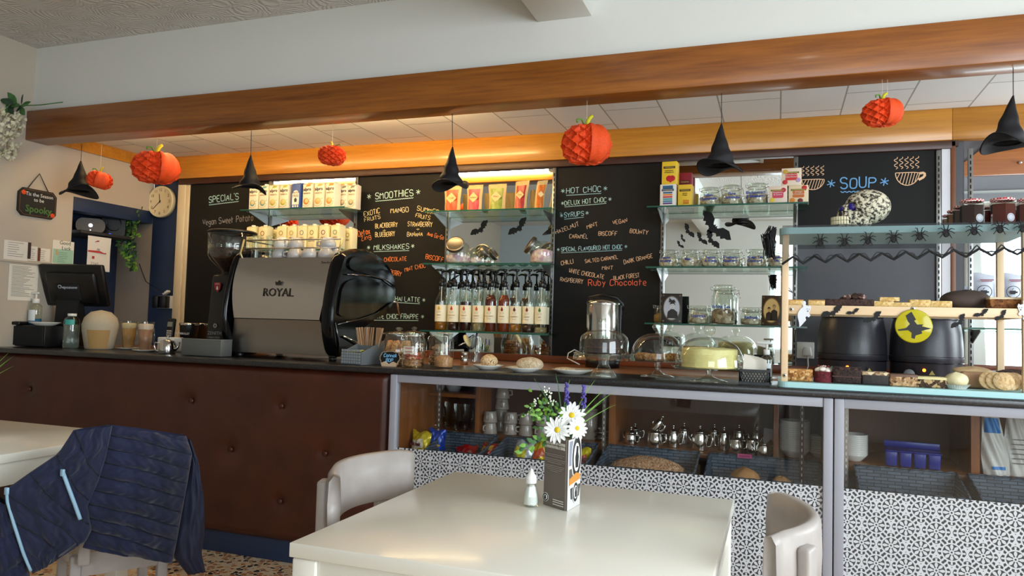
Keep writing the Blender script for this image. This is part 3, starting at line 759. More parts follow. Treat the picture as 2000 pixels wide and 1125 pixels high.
paper_orange = mat('orange_tissue', '#e2490f', .7, var=.12, vscale=12)
stem_yellow = mat('yellow_pipe_cleaner', '#c9c21c', .7)
stem_green = mat('green_paper_leaf', '#5c8a2a', .7)
def pumpkin_mesh():
    def f(u, v):
        th = 2 * math.pi * u; ph = math.pi * v
        n, k = 11, 6
        a = abs(math.sin(n * th / 2 + k * ph)); b = abs(math.sin(n * th / 2 - k * ph))
        h = 1 - min(a, b)
        h = h ** 2.2
        flat = 1 if math.cos(th + R(52)) > .84 else 0
        d = .20 * math.sin(ph) ** .6 * (0 if flat else 1)
        r = (1 - d * (1 - h)) * (1 + .03 * math.cos(9 * th))
        prof = math.sin(ph) ** .8
        z = -math.cos(ph) * (1 - .16 * math.exp(-((math.sin(ph)) / .35) ** 2))
        return (r * prof * math.cos(th), r * prof * math.sin(th), z * r)
    return MB().grid(f, 176, 66, paper_orange, smooth=False)
pm_ = pumpkin_mesh()
def pumpkin(label, c, rx, rz, top, rot=0, tilt=0, thread=white_thread, two=False):
    t = thing('paper_pumpkin', label, 'paper pumpkin', c, rot)
    b = pm_.build('honeycomb_body', t) if 'pm' not in PUM else col_link_copy(PUM['pm'], t)
    PUM['pm'] = b
    b.scale = (rx, rx, rz); b.rotation_euler = (0, tilt, 0)
    s = rx
    MB().tube([(0, 0, rz * .78), (.05 * s, 0, rz * 1.15), (.12 * s, 0, rz * 1.3), (.22 * s, 0, rz * 1.42)], [.085 * s, .08 * s, .075 * s, .06 * s], stem_yellow, 8).build('stem', t)
    MB().tube([(-.05 * s, 0, rz * .85), (-.22 * s, -.03, rz * 1.15), (-.4 * s, -.03, rz * 1.12), (-.38 * s, -.03, rz * .98)], .04 * s, stem_green, 6).build('leaf', t)
    h = top[2] - c[2]; m = MB()
    m.tube([(0, 0, rz * .8), (0, 0, h)], .0009, thread, 4)
    if two: m.tube([(.25 * s, 0, rz * .8), (.25 * s, 0, h)], .0009, thread, 4)
    m.build('thread', t)
PUM = {}
def col_link_copy(o, par):
    c = o.copy(); col.objects.link(c); c.parent = par; return c
pumpkin('small tilted orange paper pumpkin beside the leftmost witch hat', (-3.773, 3.28, 1.963), 0.0724, 0.0543, (-3.785, 3.28, 2.177), .4, R(14))
pumpkin('large orange paper pumpkin hanging in front of the wall clock', (-3.355, 3.28, 2.017), 0.1344, 0.0964, (-3.348, 3.28, 2.185), .9)
pumpkin('small orange paper pumpkin hanging above the milk cartons', (-2.187, 3.28, 2.029), 0.0743, 0.0530, (-2.18, 3.28, 2.2), 2.6)
pumpkin('largest orange paper pumpkin hanging at the middle above the hot chocolate board', (-0.835, 3.28, 2.01), 0.1193, 0.0959, (-0.83, 3.28, 2.218), .35)
pumpkin('orange paper pumpkin on two threads above the soup board', (0.384, 3.28, 2.071), 0.0803, 0.0576, (0.399, 3.28, 2.208), .15, 0, white_thread, True)

# fluorescent battens behind the front beam; the left ones are lit warm
tube_lit = mat('lit_tube', '#ffda98', .4, emit=78); tube_dim = mat('lit_tube_dimmer', '#ffda98', .4, emit=34)
for i, (x0, x1, on, lab) in enumerate(((-3.95, -2.42, True, 'lit warm fluorescent batten behind the beam at left'), (-2.38, -1.5, True, 'lit warm fluorescent batten behind the beam above the syrups'),
                                  (-.95, -.1, False, 'unlit white batten behind the beam above the tea shelf'))):
    t = thing('batten_light', lab, 'light fitting', ((x0 + x1) / 2, 3.42, 2.312)); w = (x1 - x0) / 2
    MB().box((0, 0, -.012), (2 * w, .07, .022), white_plastic, None, .003).build('housing', t)
    MB().tube([(-w + .02, 0, -.04), (w - .02, 0, -.04)], .016, (tube_dim if x0 < -3.5 else tube_lit) if on else white_plastic, 12).build('tube', t)
    for s in (-1, 1): MB().box((s * (w - .01), 0, -.035), (.02, .05, .04), white_plastic).build('end_cap', t)
# small ceiling lamp whose glint shows on the beam
t = thing('ceiling_spotlight', 'round ceiling lamp above the table whose glint shows on the beam', 'lamp', (.29, 1.8, CZ))
MB().lathe([(0, -.001), (.07, -.001), (.075, -.02), (.05, -.03)], white_plastic).build('ring', t)
MB().lathe([(.0, -.036), (.03, -.034), (.049, -.029)], mat('lamp_glow', '#fff0d8', .4, emit=60)).build('bulb', t)

# ------------------------------------------------------------------ left corner
# garland with white wisteria on the beam end
t = thing('flower_garland', 'artificial white wisteria with green leaves over the left beam end', 'artificial flowers', (-4.218, 3.1, 2.363))
g0 = t.location; petal_m = mat('cream_petals', '#e6e0c4', .7)
m = MB(); rg = random.Random(4)
def leaf(m, p, d, L, w, mt, nrm=Vector((0, -1, .3))):
    d = Vector(d).normalized(); s = d.cross(nrm).normalized(); n = s.cross(d)
    P = Vector(p); q = []
    for k, wk in ((0, .05), (.25, .8), (.5, 1), (.78, .6), (1, .02)):
        c = P + d * (L * k) + n * (-.12 * L * k * k)
        q += [c + s * w * wk / 2, c + n * w * .12 * wk, c - s * w * wk / 2]
    fs = []
    for i in range(4): fs += [(3 * i, 3 * i + 1, 3 * i + 4, 3 * i + 3), (3 * i + 1, 3 * i + 2, 3 * i + 5, 3 * i + 4)]
    m.add(q, fs, mt, True)
for i in range(120):
    h = rg.random(); r = .085 * (1 - .25 * h) * math.sqrt(rg.random()); a = rg.uniform(0, 6.28)
    c = Vector((-.075 + r * math.cos(a), -.02 + r * math.sin(a), -.02 - .27 * h))
    for k in range(4):
        d = Vector((rg.uniform(-1, 1), rg.uniform(-1.2, .3), rg.uniform(-1, .6)))
        leaf(m, c, d, .028, .024, petal_m)
m.build('blossom_cluster', t)
m = MB()
for i in range(15):
    c = Vector((rg.uniform(-.11, .07), rg.uniform(-.04, .02), rg.uniform(-.02, .05)))
    leaf(m, c, (rg.uniform(-1, 1), rg.uniform(-.6, .2), rg.uniform(-.6, .9)), rg.uniform(.07, .1), rg.uniform(.03, .042), leaf_dark if i % 2 else leaf_green)
m.build('leaves', t)
MB().tube([(-.1, 0, .02), (.02, 0, .025), (.12, .03, .03), (.26, .06, .045)], .003, leaf_green, 6).build('stem', t)

# hanging sign on the left wall
def wall_T(x=0): return Matrix.Rotation(R(90), 4, 'Z') @ Matrix.Rotation(R(90), 4, 'X')   # lettering facing +X
sp = (-4.29, 3.296, 1.841)
t = thing('hanging_sign', "dark hanging plaque reading 'Tis the Season to be Spooky", 'sign', sp)
w, h = .125, .085; c = .028
poly = [(-w, -h + c), (-w + c, -h), (w - c, -h), (w, -h + c), (w, h - c), (w - c, h), (-w + c, h), (-w, h - c)]
MB().prism(poly, -.009, .004, mat('sign_black', '#1b1a16', .6), plane='YZ').build('plaque', t)
m = MB()
for k in range(8):
    a, b = poly[k], poly[(k + 1) % 8]; m.tube([(.005, a[0] * .93, a[1] * .9), (.005, b[0] * .93, b[1] * .9)], .0018, mat('sign_edge_brown', '#7a5236', .6), 5)
m.build('border', t)
sg = mat('sign_green', '#4c6f33', .6)
text('sign_lettering', "'Tis the Season\nto be", .031, white_ink, t, Matrix.Translation((.006, .005, .035)) @ wall_T())
text('sign_lettering', 'Spooky', .058, sg, t, Matrix.Translation((.0065, .005, -.04)) @ wall_T(), bold=.0015)
for y, z in ((-.095, .055), (.1, -.06)): MB().sph((.006, y, z), (.004, .016, .014), paper_orange).build('pumpkin_motif', t)
m = MB(); m.tube([(.0, -.07, h - .005), (.004, 0, h + .1), (.0, .07, h - .005)], .003, mat('sign_ribbon', '#4a3a30', .7), 6); m.build('ribbon', t)

def sheet(name, label, cat, x, y0, y1, z0, z1, m, tilt=0):
    """paper pinned to the left wall"""
    t = thing(name, label, cat, (x, (y0 + y1) / 2, (z0 + z1) / 2))
    MB().box((0, 0, 0), (.0015, y1 - y0, z1 - z0), m, Matrix.Rotation(tilt, 4, 'X')).build('sheet', t)
    return t
def lines(t, n, w, z0, z1, x=.0015, mt=None):
    m = MB()
    for i in range(n):
        z = z0 + (z1 - z0) * i / (n - 1); q = w * rnd.uniform(.5, 1)
        m.box((x, -w / 2 + q / 2, z), (.0005, q, .0022), mt or mat('grey_ink', '#6a645c', .7))
    return m.build('printed_lines', t)
a, b = (-4.295, 3.148, 1.459), (-4.295, 3.334, 1.244)
t = sheet('notice', 'long white price list pinned left of the till screen', 'notice', -4.297, a[1], b[1], b[2], a[2], paper); lines(t, 22, (b[1] - a[1]) * .8, (a[2] - b[2]) * .45, -(a[2] - b[2]) * .38)
a, b = (-4.295, 3.109, 1.598), (-4.295, 3.262, 1.484)
t = sheet('notice', 'blank-looking white handwritten sheet above the price list', 'notice', -4.298, a[1], b[1], b[2], a[2], paper); lines(t, 7, (b[1] - a[1]) * .7, (a[2] - b[2]) * .4, -(a[2] - b[2]) * .3)
a, b = (-4.295, 3.263, 1.578), (-4.295, 3.319, 1.489)
t = sheet('small_card', 'narrow cream card with a dark picture strip on the left wall', 'card', -4.297, a[1], b[1], b[2], a[2], paper); lines(t, 6, (b[1] - a[1]) * .5, (a[2] - b[2]) * .3, -(a[2] - b[2]) * .4)
MB().box((.002, -.025, .015), (.0006, .02, .1), mat('photo_dark', '#3a2a20', .5)).build('picture_strip', t)
a, b = (-4.295, 3.323, 1.572), (-4.295, 3.404, 1.491)
t = sheet('small_card', 'cream ticket card with a brown left edge on the left wall', 'card', -4.297, a[1], b[1], b[2], a[2], paper); lines(t, 6, (b[1] - a[1]) * .6, (a[2] - b[2]) * .3, -(a[2] - b[2]) * .4)
MB().box((.002, -(b[1] - a[1]) / 2 + .008, 0), (.0006, .016, a[2] - b[2]), mat('brown_band', '#6a3a2a', .5)).build('brown_band', t)
a, b = (-4.295, 3.419, 1.634), (-4.295, 3.57, 1.482)
t = sheet('greeting_card', 'green and white Good Luck card pinned beside the recess', 'card', -4.297, a[1], b[1], b[2], a[2], paper)
w, h = b[1] - a[1], a[2] - b[2]
MB().box((.0016, 0, -h * .16), (.0006, w * .94, h * .6), mat('mint_wash', '#9cc4ae', .7)).build('green_wash', t)
text('card_lettering', 'Good\n  Luck', .034, mat('card_green_ink', '#2f5a3a', .7), t, Matrix.Translation((.0022, 0.01, h * .30)) @ wall_T())
lines(t, 6, w * .5, -.0, -h * .38, .0024, mat('grey_green_ink', '#5c7468', .7))
MB().prism([(-.05, -.02), (-.034, -.015), (-.042, .02), (-.054, .015)], .002, .0028, mat('card_tan', '#c2a27a', .7), plane='YZ').build('painted_figure', t)
# dado ledge
tag(MB().bb((-4.299, 3.02, (-4.3, 3.316, 1.483)[2] - .012), (-4.285, 3.53, (-4.3, 3.316, 1.483)[2]), beige_wall).build('wall_ledge'), 'thin beige ledge under the pinned cards', 'ledge')

# recess shelf with routers
zs = (-4.388, 3.9, 1.724)[2]
tag(MB().bb((-4.615, 3.62, zs - .02), (-4.303, 4.05, zs), mat('charcoal_shelf', '#2a2826', .6), .002).build('wall_shelf'), 'dark shelf in the navy recess carrying two routers', 'shelf')
p = (-4.433, 3.8, 1.723)
t = thing('router', 'brown grey oval broadband router with a white light', 'router', (p[0], p[1], zs + .0005), R(50))
def rnd_rect(w, h, r, n=6):
    out = []
    for cx, cy, a0 in ((w - r, h - r, 0), (-w + r, h - r, 90), (-w + r, -h + r, 180), (w - r, -h + r, 270)):
        out += [(cx + r * math.cos(R(a0 + 90 * i / n)), cy + r * math.sin(R(a0 + 90 * i / n))) for i in range(n + 1)]
    return out
MB().prism([(x, y + .051) for x, y in rnd_rect(.088, .05, .045)], -.02, .02, mat('router_taupe', '#4d443b', .5)).build('case', t)
MB().cyl((0, 0, 0), .013, .002, mat('white_led', '#e8e8ff', .5, emit=1.2), TR(.0, -.0215, .052, rx=R(90))).build('status_light', t)
MB().cyl((0, 0, 0), .004, .002, mat('white_led', '#e8e8ff'), TR(.0, -.0215, .02, rx=R(90))).build('small_light', t)
p = (-4.421, 3.98, 1.745)
t = thing('router', 'black square upright router with blue lights', 'router', (p[0], p[1], zs + .0005), R(38))
MB().prism([(x + .0, y + .075) for x, y in rnd_rect(.075, .073, .02)], -.022, .022, black_plastic).build('case', t)
MB().lathe([(.045, 0), (.048, .003), (.051, 0)], black_gloss, TR(0, -.022, .085, rx=R(90))).build('ring', t)
for x, z in ((.0, .135), (-.02, .012)): MB().sph((x, -.023, z), (.01, .002, .006), mat('blue_led', '#2a48d8', .5, emit=2)).build('blue_light', t)
MB().tube([(.07, .02, .1), (.11, .01, .11), (.115, 0, .05), (.1, .01, .002)], .004, black_plastic, 6).build('cable', t)
# drawing hung from the shelf
a, b = (-4.297, 3.669, 1.694), (-4.297, 3.852, 1.464)
t = thing('childs_drawing', "white sheet with a child's red drawing hanging from the router shelf", 'drawing', (-4.297, (a[1] + b[1]) / 2, a[2] - .002), R(90))
w, h = b[1] - a[1], a[2] - b[2]
MB().grid(lambda u, v: ((u - .5) * w, .006 * math.sin(v * 3) * (u - .3), -v * h), 6, 8, paper).build('sheet', t)
m = MB(); rr = mat('red_crayon', '#b83a34', .8)
m.prism([(-w * .48, -h * .42), (0, -h * .41), (w * .2, -h * .46), (w * .3, -h * .45), (w * .28, -h * .49), (0, -h * .475), (-w * .48, -h * .47)], -.0035, -.003, rr)
m.prism([(-w * .3, -h * .58), (-w * .2, -h * .58), (-w * .2, -h * .66), (-w * .3, -h * .66)], -.0035, -.003, rr)
ribbon(m, [(-w * .2, -h * .17), (-w * .1, -h * .12), (0, -h * .13), (-w * .15, -h * .15)], -.0035, .004, rr)
m.build('red_drawing', t)
m = MB()
for pl in strokes('2745', h * .08): ribbon(m, [(x - w * .35, z - h * .84) for x, z in pl], -.004, .003, chalk_grey)
for pl in strokes('no', h * .07): ribbon(m, [(x - w * .1, z - h * .4) for x, z in pl], -.004, .003, chalk_grey)
m.build('pencil_marks', t)

# trailing ivy
t = thing('trailing_plant', 'bushy trailing plant with small green leaves at the navy post', 'plant', (-4.298, 4.12, 1.701))
m = MB(); rg = random.Random(9)
for i in range(260):
    h = rg.random(); zz = .2 - .44 * h; wd = .135 * math.sin(math.pi * min(1, h * .9 + .08)) + .015
    c = Vector((-rg.random() * wd * 1.1, -.03 - rg.random() * .05, zz + .04))
    leaf(m, c, (rg.uniform(-1, .6), rg.uniform(-.8, .1), rg.uniform(-.9, .5)), rg.uniform(.03, .044), rg.uniform(.018, .028), leaf_bright if i % 3 == 0 else (leaf_green if i % 3 == 1 else leaf_dark))
m.build('leaves', t)
MB().tube([(.0, -.02, .25), (-.03, -.04, .1), (-.04, -.04, -.08), (-.03, -.03, -.2)], .004, leaf_dark, 6).build('stem', t)

# clock
p = (-4.2, 4.165, 1.995)
t = thing('wall_clock', 'round cream wall clock showing about twenty to twelve', 'clock', p)
Rk = 0.1145; F = Matrix.Rotation(R(90), 4, 'X')
rim = MB().lathe([(0, -.03), (Rk, -.03), (Rk, .0), (Rk * .97, .008), (Rk * .93, .004), (0, .003)], mat('clock_cream', '#ddd0ab', .35), F, 40); rim.build('case', t)
for i in range(12):
    a = R(90 - 30 * (i + 1)); text('numeral', str(i + 1), Rk * .27, mat('clock_numeral', '#6a5f4c', .6), t, Matrix.Translation((Rk * .74 * math.cos(a), -.0045, Rk * .74 * math.sin(a))) @ F, ext=.0003)
bm = MB(); bm.prism([(-.003, -.01), (.003, -.01), (.002, Rk * .5), (-.002, Rk * .5)], -.0065, -.0055, black_ink, Matrix.Rotation(R(-10), 4, 'Y')); bm.build('hour_hand', t)
bm = MB(); bm.prism([(-.0025, -.012), (.0025, -.012), (.0018, Rk * .72), (-.0018, Rk * .72)], -.008, -.007, black_ink, Matrix.Rotation(R(229), 4, 'Y')); bm.build('minute_hand', t)
MB().cyl((0, 0, .004), .005, .006, black_ink, F).build('centre_pin', t)

# socket with two plug-in adaptors on the navy post
p = (-4.131, 4.197, 1.273)
t = thing('wall_socket', 'white double socket with two black adaptors on the navy post', 'socket', p)
MB().box((0, -.006, 0), (.15, .012, .09), white_plastic, None, .003).build('plate', t)
for s, l in ((-1, 0), (1, 0)): MB().box((s * .033 - .015, -.035, .0), (.05, .05, .085), black_plastic, None, .004).build('adaptor', t)
MB().box((.055, -.03, .045), (.05, .03, .016), white_plastic, TR(ry=R(-30)), .003).build('plug', t)
MB().tube([(-4.112, 4.15, 1.338), (-4.208, 4.15, 1.38), (-4.291, 4.16, 1.417), (-4.334, 4.16, 1.491), (-4.362, 4.16, 1.547)], .003, black_plastic, 5).build('cable', t, tuple(-q for q in p))

# ------------------------------------------------------------------ things on the counter, left part
CT = .9686
def on(p, z=CT): return (p[0], p[1], z)
# cash drawer
a, b = (-4.579, 3.2, 0.951), (-4.059, 3.2, 0.97)
t = thing('cash_drawer', 'black cash drawer with a card sticker on its front under the till', 'cash drawer', ((a[0] + b[0]) / 2, 3.2, CT))
w = (b[0] - a[0]) / 2; hd = 0.1321 - .004
MB().bb((-w, .012, .004), (w, .36, hd), black_plastic, .003).build('case', t)
MB().bb((-w + .003, 0, .01), (w - .003, .011, hd - .006), black_matt, .002).build('drawer_front', t)
q = (-4.378, 3.2, 1.007); m = MB().box((q[0] - t.location[0], -.001, q[2] - CT), (.075, .002, .04), white_plastic, None, .0008)
m.build('card_sticker', t)
m = MB(); m.cyl((0, 0, 0), .012, .001, mat('sticker_red', '#c8442a', .5), TR(q[0] - t.location[0] - .012, -.0022, q[2] - CT, rx=R(90))); m.cyl((0, 0, 0), .012, .0014, mat('sticker_orange', '#e08a2a', .5), TR(q[0] - t.location[0] + .0, -.0022, q[2] - CT, rx=R(90)))
for i in range(3): m.tube([(q[0] - t.location[0] + .022 + i * .004, -.0025, q[2] - CT + k * .004) for k in (-2 - i * .5, 0, 2 + i * .5)], .0008, grey_plastic, 4)
m.build('payment_logo', t)
DZ = CT + hd
# till screen seen from behind
c = (-4.15, 3.42, 1.212)
t = thing('till_screen', 'black till touchscreen seen from behind on its stand', 'till', (c[0], 3.46, DZ + .0005), R(18))
MB().box((0, .0, .008), (.2, .2, .016), black_plastic, None, .006).build('base', t)
MB().prism([(-.06, .016), (.04, .016), (.0, .16), (-.05, .16)], -.07, .07, black_matt, plane='YZ').build('stand', t)
T = TR(.03, -.05, .245, rx=R(22))
m = MB(); m.box((0, .02, 0), (.40, .035, .27), black_plastic, T, .01); m.box((0, -.008, -.01), (.31, .03, .2), black_plastic, T, .014); m.box((-.02, -.024, -.03), (.15, .02, .11), black_matt, T, .008)
m.build('screen_back', t)
text('logo_lettering', 'eposnow', .026, mat('logo_grey', '#aeb6bc', .5), t, T @ Matrix.Translation((.0, -.0365, .005)) @ UP, bold=.0006)
MB().lathe([(.0075, -.001), (.012, -.001), (.012, .001), (.0075, .001)], mat('logo_grey', '#aeb6bc'), T @ TR(-.062, -.0355, .008, rx=R(90)), 16).build('logo_swirl', t)
# tub, box, reader, bottles, plate on the drawer
c = (-4.474, 3.3, 1.202)
t = thing('plastic_tub', 'white plastic tub with a red lid on the cash drawer', 'tub', (c[0], 3.3, DZ)); r_ = 0.0427
hh = 0.1045
MB().lathe([(0, 0), (r_ - .004, 0), (r_, .004), (r_, hh - .006), (0, hh - .006)], white_plastic, n=28).build('tub_body', t)
MB().lathe([(0, hh - .012), (r_ + .002, hh - .012), (r_ + .002, hh), (r_ - .004, hh + .003), (0, hh + .003)], mat('lid_red', '#a01a20', .35), n=28).build('lid', t)
m = MB()
for i in range(9): m.prism([(-.006, .012), (0, .002), (.006, .012), (0, .02)], -r_ - .0015, -r_ + .001, mat('tub_red', '#b0242a', .5), Matrix.Rotation(R(-60 + i * 15), 4, 'Z'))
m.build('red_pattern', t)
c = (-4.531, 3.28, 1.201)
t = thing('blue_carton', 'blue carton with a white disc cut by the left edge', 'box', (c[0] - .02, 3.3, DZ), R(8))
MB().box((0, 0, .055), (.07, .06, .11), mat('royal_blue', '#1d3fae', .45), None, .002).build('carton', t)
MB().cyl((0, 0, 0), .024, .001, white_ink, TR(.012, -.0302, .06, rx=R(90))).build('white_disc', t)
c = (-4.312, 3.25, 1.111)
t = thing('card_reader', 'small black card reader lying on the cash drawer', 'card reader', (c[0], 3.25, DZ), R(15))
MB().box((0, 0, .011), (.085, .13, .02), black_plastic, None, .006).build('case', t)
MB().box((.0, -.02, .0215), (.06, .05, .002), grey_plastic, None, .0008).build('screen', t)

def pump_bottle(label, loc, r, h, liquid, lev, glassm, cap_h=.05, lab=True, pump=True, rz=0):
    t = thing('pump_bottle', label, 'bottle', loc, rz)
    MB().lathe([(0, 0), (r - .004, 0), (r, .005), (r, h * .82), (r * .85, h * .93), (r * .45, h), (r * .42, h + .008)], glassm, n=24).build('bottle', t)
    if liquid: MB().lathe([(0, .003), (r - .004, .003), (r - .002, .007), (r - .002, h * lev), (0, h * lev)], liquid, n=24).build('liquid', t)
    if lab: MB().lathe([(r + .0006, h * .2), (r + .0006, h * .7)], mat('bottle_label', '#dfe6ea', .5), n=14, a0=R(200), a1=R(320)).build('label', t)
    m = MB(); m.cyl((0, 0, h + .002), r * .55, cap_h * .5, white_plastic)
    if pump:
        m.cyl((0, 0, h + cap_h * .5), r * .16, cap_h * .6, white_plastic, n=10)
        m.box((-.012, 0, h + cap_h * 1.15), (.06, .016, .012), white_plastic, None, .004)
    m.build('pump_head' if pump else 'cap', t)
    return t
blue_soap = mat('blue_soap', '#2a8fd0', .15, trans=.5)
water_like = mat('clear_liquid', '#cfd8d4', .1, trans=.85)
c = (-4.257, 3.3, 1.206); pump_bottle('clear pump bottle with blue soap beside the till', (c[0], 3.3, DZ + .001), 0.0358, 0.1309, blue_soap, .3, jar_glass, .055)
c = (-3.955, 3.28, 1.156)
t = pump_bottle('clear flat bottle with a white cap right of the till stand', (c[0] + .0, 3.30, CT), 0.0440, 0.1880, water_like, .75, jar_glass, .03, False, False)
MB().lathe([(0.0443, .14), (0.0443, .17)], mat('teal_label', '#3aa59a', .5), n=8, a0=R(270), a1=R(340)).build('label', t)
c = (-4.108, 3.24, 1.104)
t = thing('white_plate', 'white plate on the cash drawer edge', 'plate', (c[0], 3.25, DZ + .0005))
PL = [(0, .006), (.055, .006), (.07, .012), (.1, .019), (.101, .021), (.07, .015), (.05, .009), (0, .009)]
plate_prof = [(0, 0), (.055, 0), (.062, .004), (.101, .019), (.102, .021), (.1, .022), (.06, .009), (0, .007)]
MB().lathe([(r * .84, z) for r, z in plate_prof], white_china, n=36).build('plate', t)
# blurred pale shape beside the till, unidentified, built as a rounded tub
c = (-3.889, 3.449, 0.968)
t = thing('blurred_dome', 'unidentified blurred pale beige rounded shape between till and latte glasses', 'tub', ((-3.785, 3.35, 1.095)[0], 3.35, CT))
s = 0.0030
MB().lathe([(0, 0), (24 * s, 0), (26 * s, .006), (32 * s, 35 * s), (33 * s, 48 * s), (29 * s, 62 * s), (18 * s, 73 * s), (0, 77 * s)], mat('beige_mesh', '#b9ad96', .8, bump=.6, bscale=260), n=28).build('body', t)
MB().lathe([(26.4 * s, .006), (32.6 * s, 35 * s), (33 * s, 38 * s)], mat('tan_panel', '#b08a54', .7), n=12, a0=R(275), a1=R(350)).build('tan_panel', t)

# latte glasses on plates
def latte(label, px, body, top, seed):
    t = thing('latte_glass', label, 'glass', px)
    r0, r1, h = .029, .045, .165
    MB().shell([(.001, 0), (r0, 0), (r0 + .001, .004), (r1, h)], jar_glass, n=26).build('glass_body', t)
    MB().lathe([(0, .004), (r0 - .001, .005), (r1 - .006, h * .74), (0, h * .74)], body, n=26).build('drink', t)
    MB().lathe([(r1 - .0062, h * .741), (r1 - .004, h * .9), (r1 - .01, h * .93), (0, h * .94)], top, n=26).build('foam', t)
    MB().tube([(r1 - .003, 0, h * .75), (r1 + .014, 0, h * .77), (r1 + .02, 0, h * .55), (r1 + .012, 0, h * .3), (r0 + .005, 0, h * .26)], .004, jar_glass, 8).build('handle', t)
    return t
LZ = CT + .012
saucer = mat('saucer_white', '#dcd8ce', .2, coat=.3)
def saucer_at(label, loc, r):
    t = thing('saucer', label, 'saucer', loc)
    MB().lathe([(0, 0), (r * .5, 0), (r, .01), (r, .012), (r * .5, .0045), (0, .004)], saucer, n=32).build('saucer', t); return t
c1, c2 = (-3.659, 3.44, 0.97), (-3.406, 3.32, 0.982)
saucer_at('white saucer under the left latte glass', (c1[0], 3.44, CT), .068)
saucer_at('white saucer under the right latte glass', (c2[0], 3.32, CT), .068)
latte('latte glass with caramel coloured drink and pale foam', (c1[0], 3.44, CT + .0046), mat('latte_tan', '#b98b58', .4), mat('latte_foam', '#d8c29c', .6), 1)
latte('latte glass with pinkish hot chocolate and white foam', (c2[0], 3.32, CT + .0046), mat('mocha_pink', '#a8765c', .4), mat('pink_foam', '#dcc0b0', .6), 2)
# small teapot on the counter
def teapot_parts(t, r, h, m=steel):
    MB().lathe([(0, 0), (r * .96, 0), (r, .004), (r * .97, h * .8), (r * .82, h * .97), (r * .8, h)], m, n=26).build('body', t)
    MB().lathe([(r * .8, h), (r * .78, h + .004), (r * .2, h + .012), (.004, h + .014), (.006, h + .022), (.008, h + .027), (0, h + .032)], m, n=22).build('lid', t)
    MB().tube([(-r * .9, 0, h * .35), (-r * 1.25, 0, h * .55), (-r * 1.5, 0, h * .98)], [r * .22, r * .16, r * .1], m, 10).build('spout', t)
    MB().tube([(r * .93, 0, h * .85), (r * 1.5, 0, h * .9), (r * 1.62, 0, h * .6), (r * 1.4, 0, h * .25), (r * .95, 0, h * .2)], .0045, m, 8).build('handle', t)
c = (-3.146, 3.2, 0.972)
t = thing('steel_teapot', 'small polished steel teapot on the counter beside the phone', 'teapot', (c[0], 3.22, CT), R(200)); teapot_parts(t, 0.0446, 0.0669)
# phone and its white box
c = (-3.29, 3.42, 1.014)
t = thing('white_box', 'low white plastic unit behind the small steel teapot', 'box', (c[0] - .03, 3.42, CT)); MB().box((0, 0, .042), (.12, .08, .084), white_plastic, None, .006).build('unit', t); MB().box((.03, -.041, .05), (.03, .003, .012), grey_plastic).build('slot', t)
c = (-3.523, 3.6, 1.072)
t = thing('cordless_phone', 'black cordless phone standing in its cradle below the socket', 'phone', (c[0], 3.62, CT))
MB().box((0, 0, .02), (.09, .09, .04), black_plastic, None, .008).build('cradle', t)
MB().box((0, -.005, .115), (.05, .025, .155), black_plastic, Matrix.Rotation(R(-6), 4, 'X'), .008).build('handset', t)
MB().box((0, -.019, .155), (.036, .004, .03), mat('phone_screen', '#8a8f84', .3), Matrix.Rotation(R(-6), 4, 'X')).build('display', t)
m = MB()
for i in range(3):
    for j in range(4): m.box((-.013 + i * .013, -.0185, .075 + j * .013), (.009, .004, .008), mat('key_white', '#cfcfc8', .5), Matrix.Rotation(R(-6), 4, 'X'))
m.build('keypad', t)
# blender cups
for px, lab, bm_, nm in ((369, 'black blender cup with white lettering behind the grey box', black_plastic, 'NUTRIBULLET'), (388, 'bronze black blender cup beside the coffee grinder', mat('bronze_cup', '#3c2a14', .3, .5), 'NUTRI')):
    c = {369: (-3.31, 3.55, 1.054), 388: (-3.348, 3.68, 1.052)}[px]
    t = thing('blender_cup', lab, 'cup', (c[0], c[1], CT)); r_ = .054
    MB().lathe([(0, 0), (r_ * .8, 0), (r_, .16), (r_, .165), (r_ * .95, .165), (r_ * .78, .01), (0, .01)], bm_, n=28).build('cup', t)
    MB().lathe([(r_ + .0015, .155), (r_ + .003, .162), (r_ + .0015, .168), (r_ - .002, .168)], steel, n=28).build('rim', t)
    text('cup_lettering', nm, .017, white_ink, t, Matrix.Translation((0, -r_ * .93 - .003, .105)) @ Matrix.Rotation(R(3), 4, 'X') @ UP)
# knock-out box in front of the grinder
a, b = (-2.995, 3.16, 0.969), (-2.733, 3.16, 0.979)
t = thing('knock_box', 'plain grey metal box in front of the coffee grinder', 'box', ((a[0] + b[0]) / 2, 3.16, CT))
w = (b[0] - a[0]) / 2; hh = 0.0918
m = MB(); m.bb((-w, 0, .002), (w, .085, hh), mat('box_grey', '#5b5c58', .45), .003); m.build('box_body', t)
MB().bb((-w - .001, -.001, hh - .006), (w + .001, .086, hh), mat('box_grey_rim', '#6b6c68', .4), .002).build('rim', t)

# coffee grinder
c = (-2.977, 3.45, 0.972)
t = thing('coffee_grinder', 'black coffee grinder with a clear hopper of beans', 'coffee grinder', (c[0] + .02, 3.47, CT))
s = 0.0029
MB().box((0, 0, .018), (.21, .26, .036), black_plastic, None, .008).build('base', t)
m = MB().box((-.0, 0, .24), (.155, .2, .42), black_plastic, None, .02, 3, .82)
m.build('body', t)
MB().lathe([(.045, .45), (.05, .47), (.115, .535), (.128, .56), (.132, .69), (.128, .695)], jar_glass, n=36).build('hopper', t)
MB().lathe([(.0, .462), (.047, .47), (.11, .535), (.125, .565), (.126, .6), (0, .606)], speckle('coffee_beans', '#2a1710', [(.4, '#3a2115'), (.75, '#1c0f0a')], .35, 90, .8), n=32).build('beans', t)
MB().lathe([(.125, .688), (.136, .688), (.136, .698), (.128, .703), (0, .703)], black_plastic, n=36).build('hopper_lid', t)
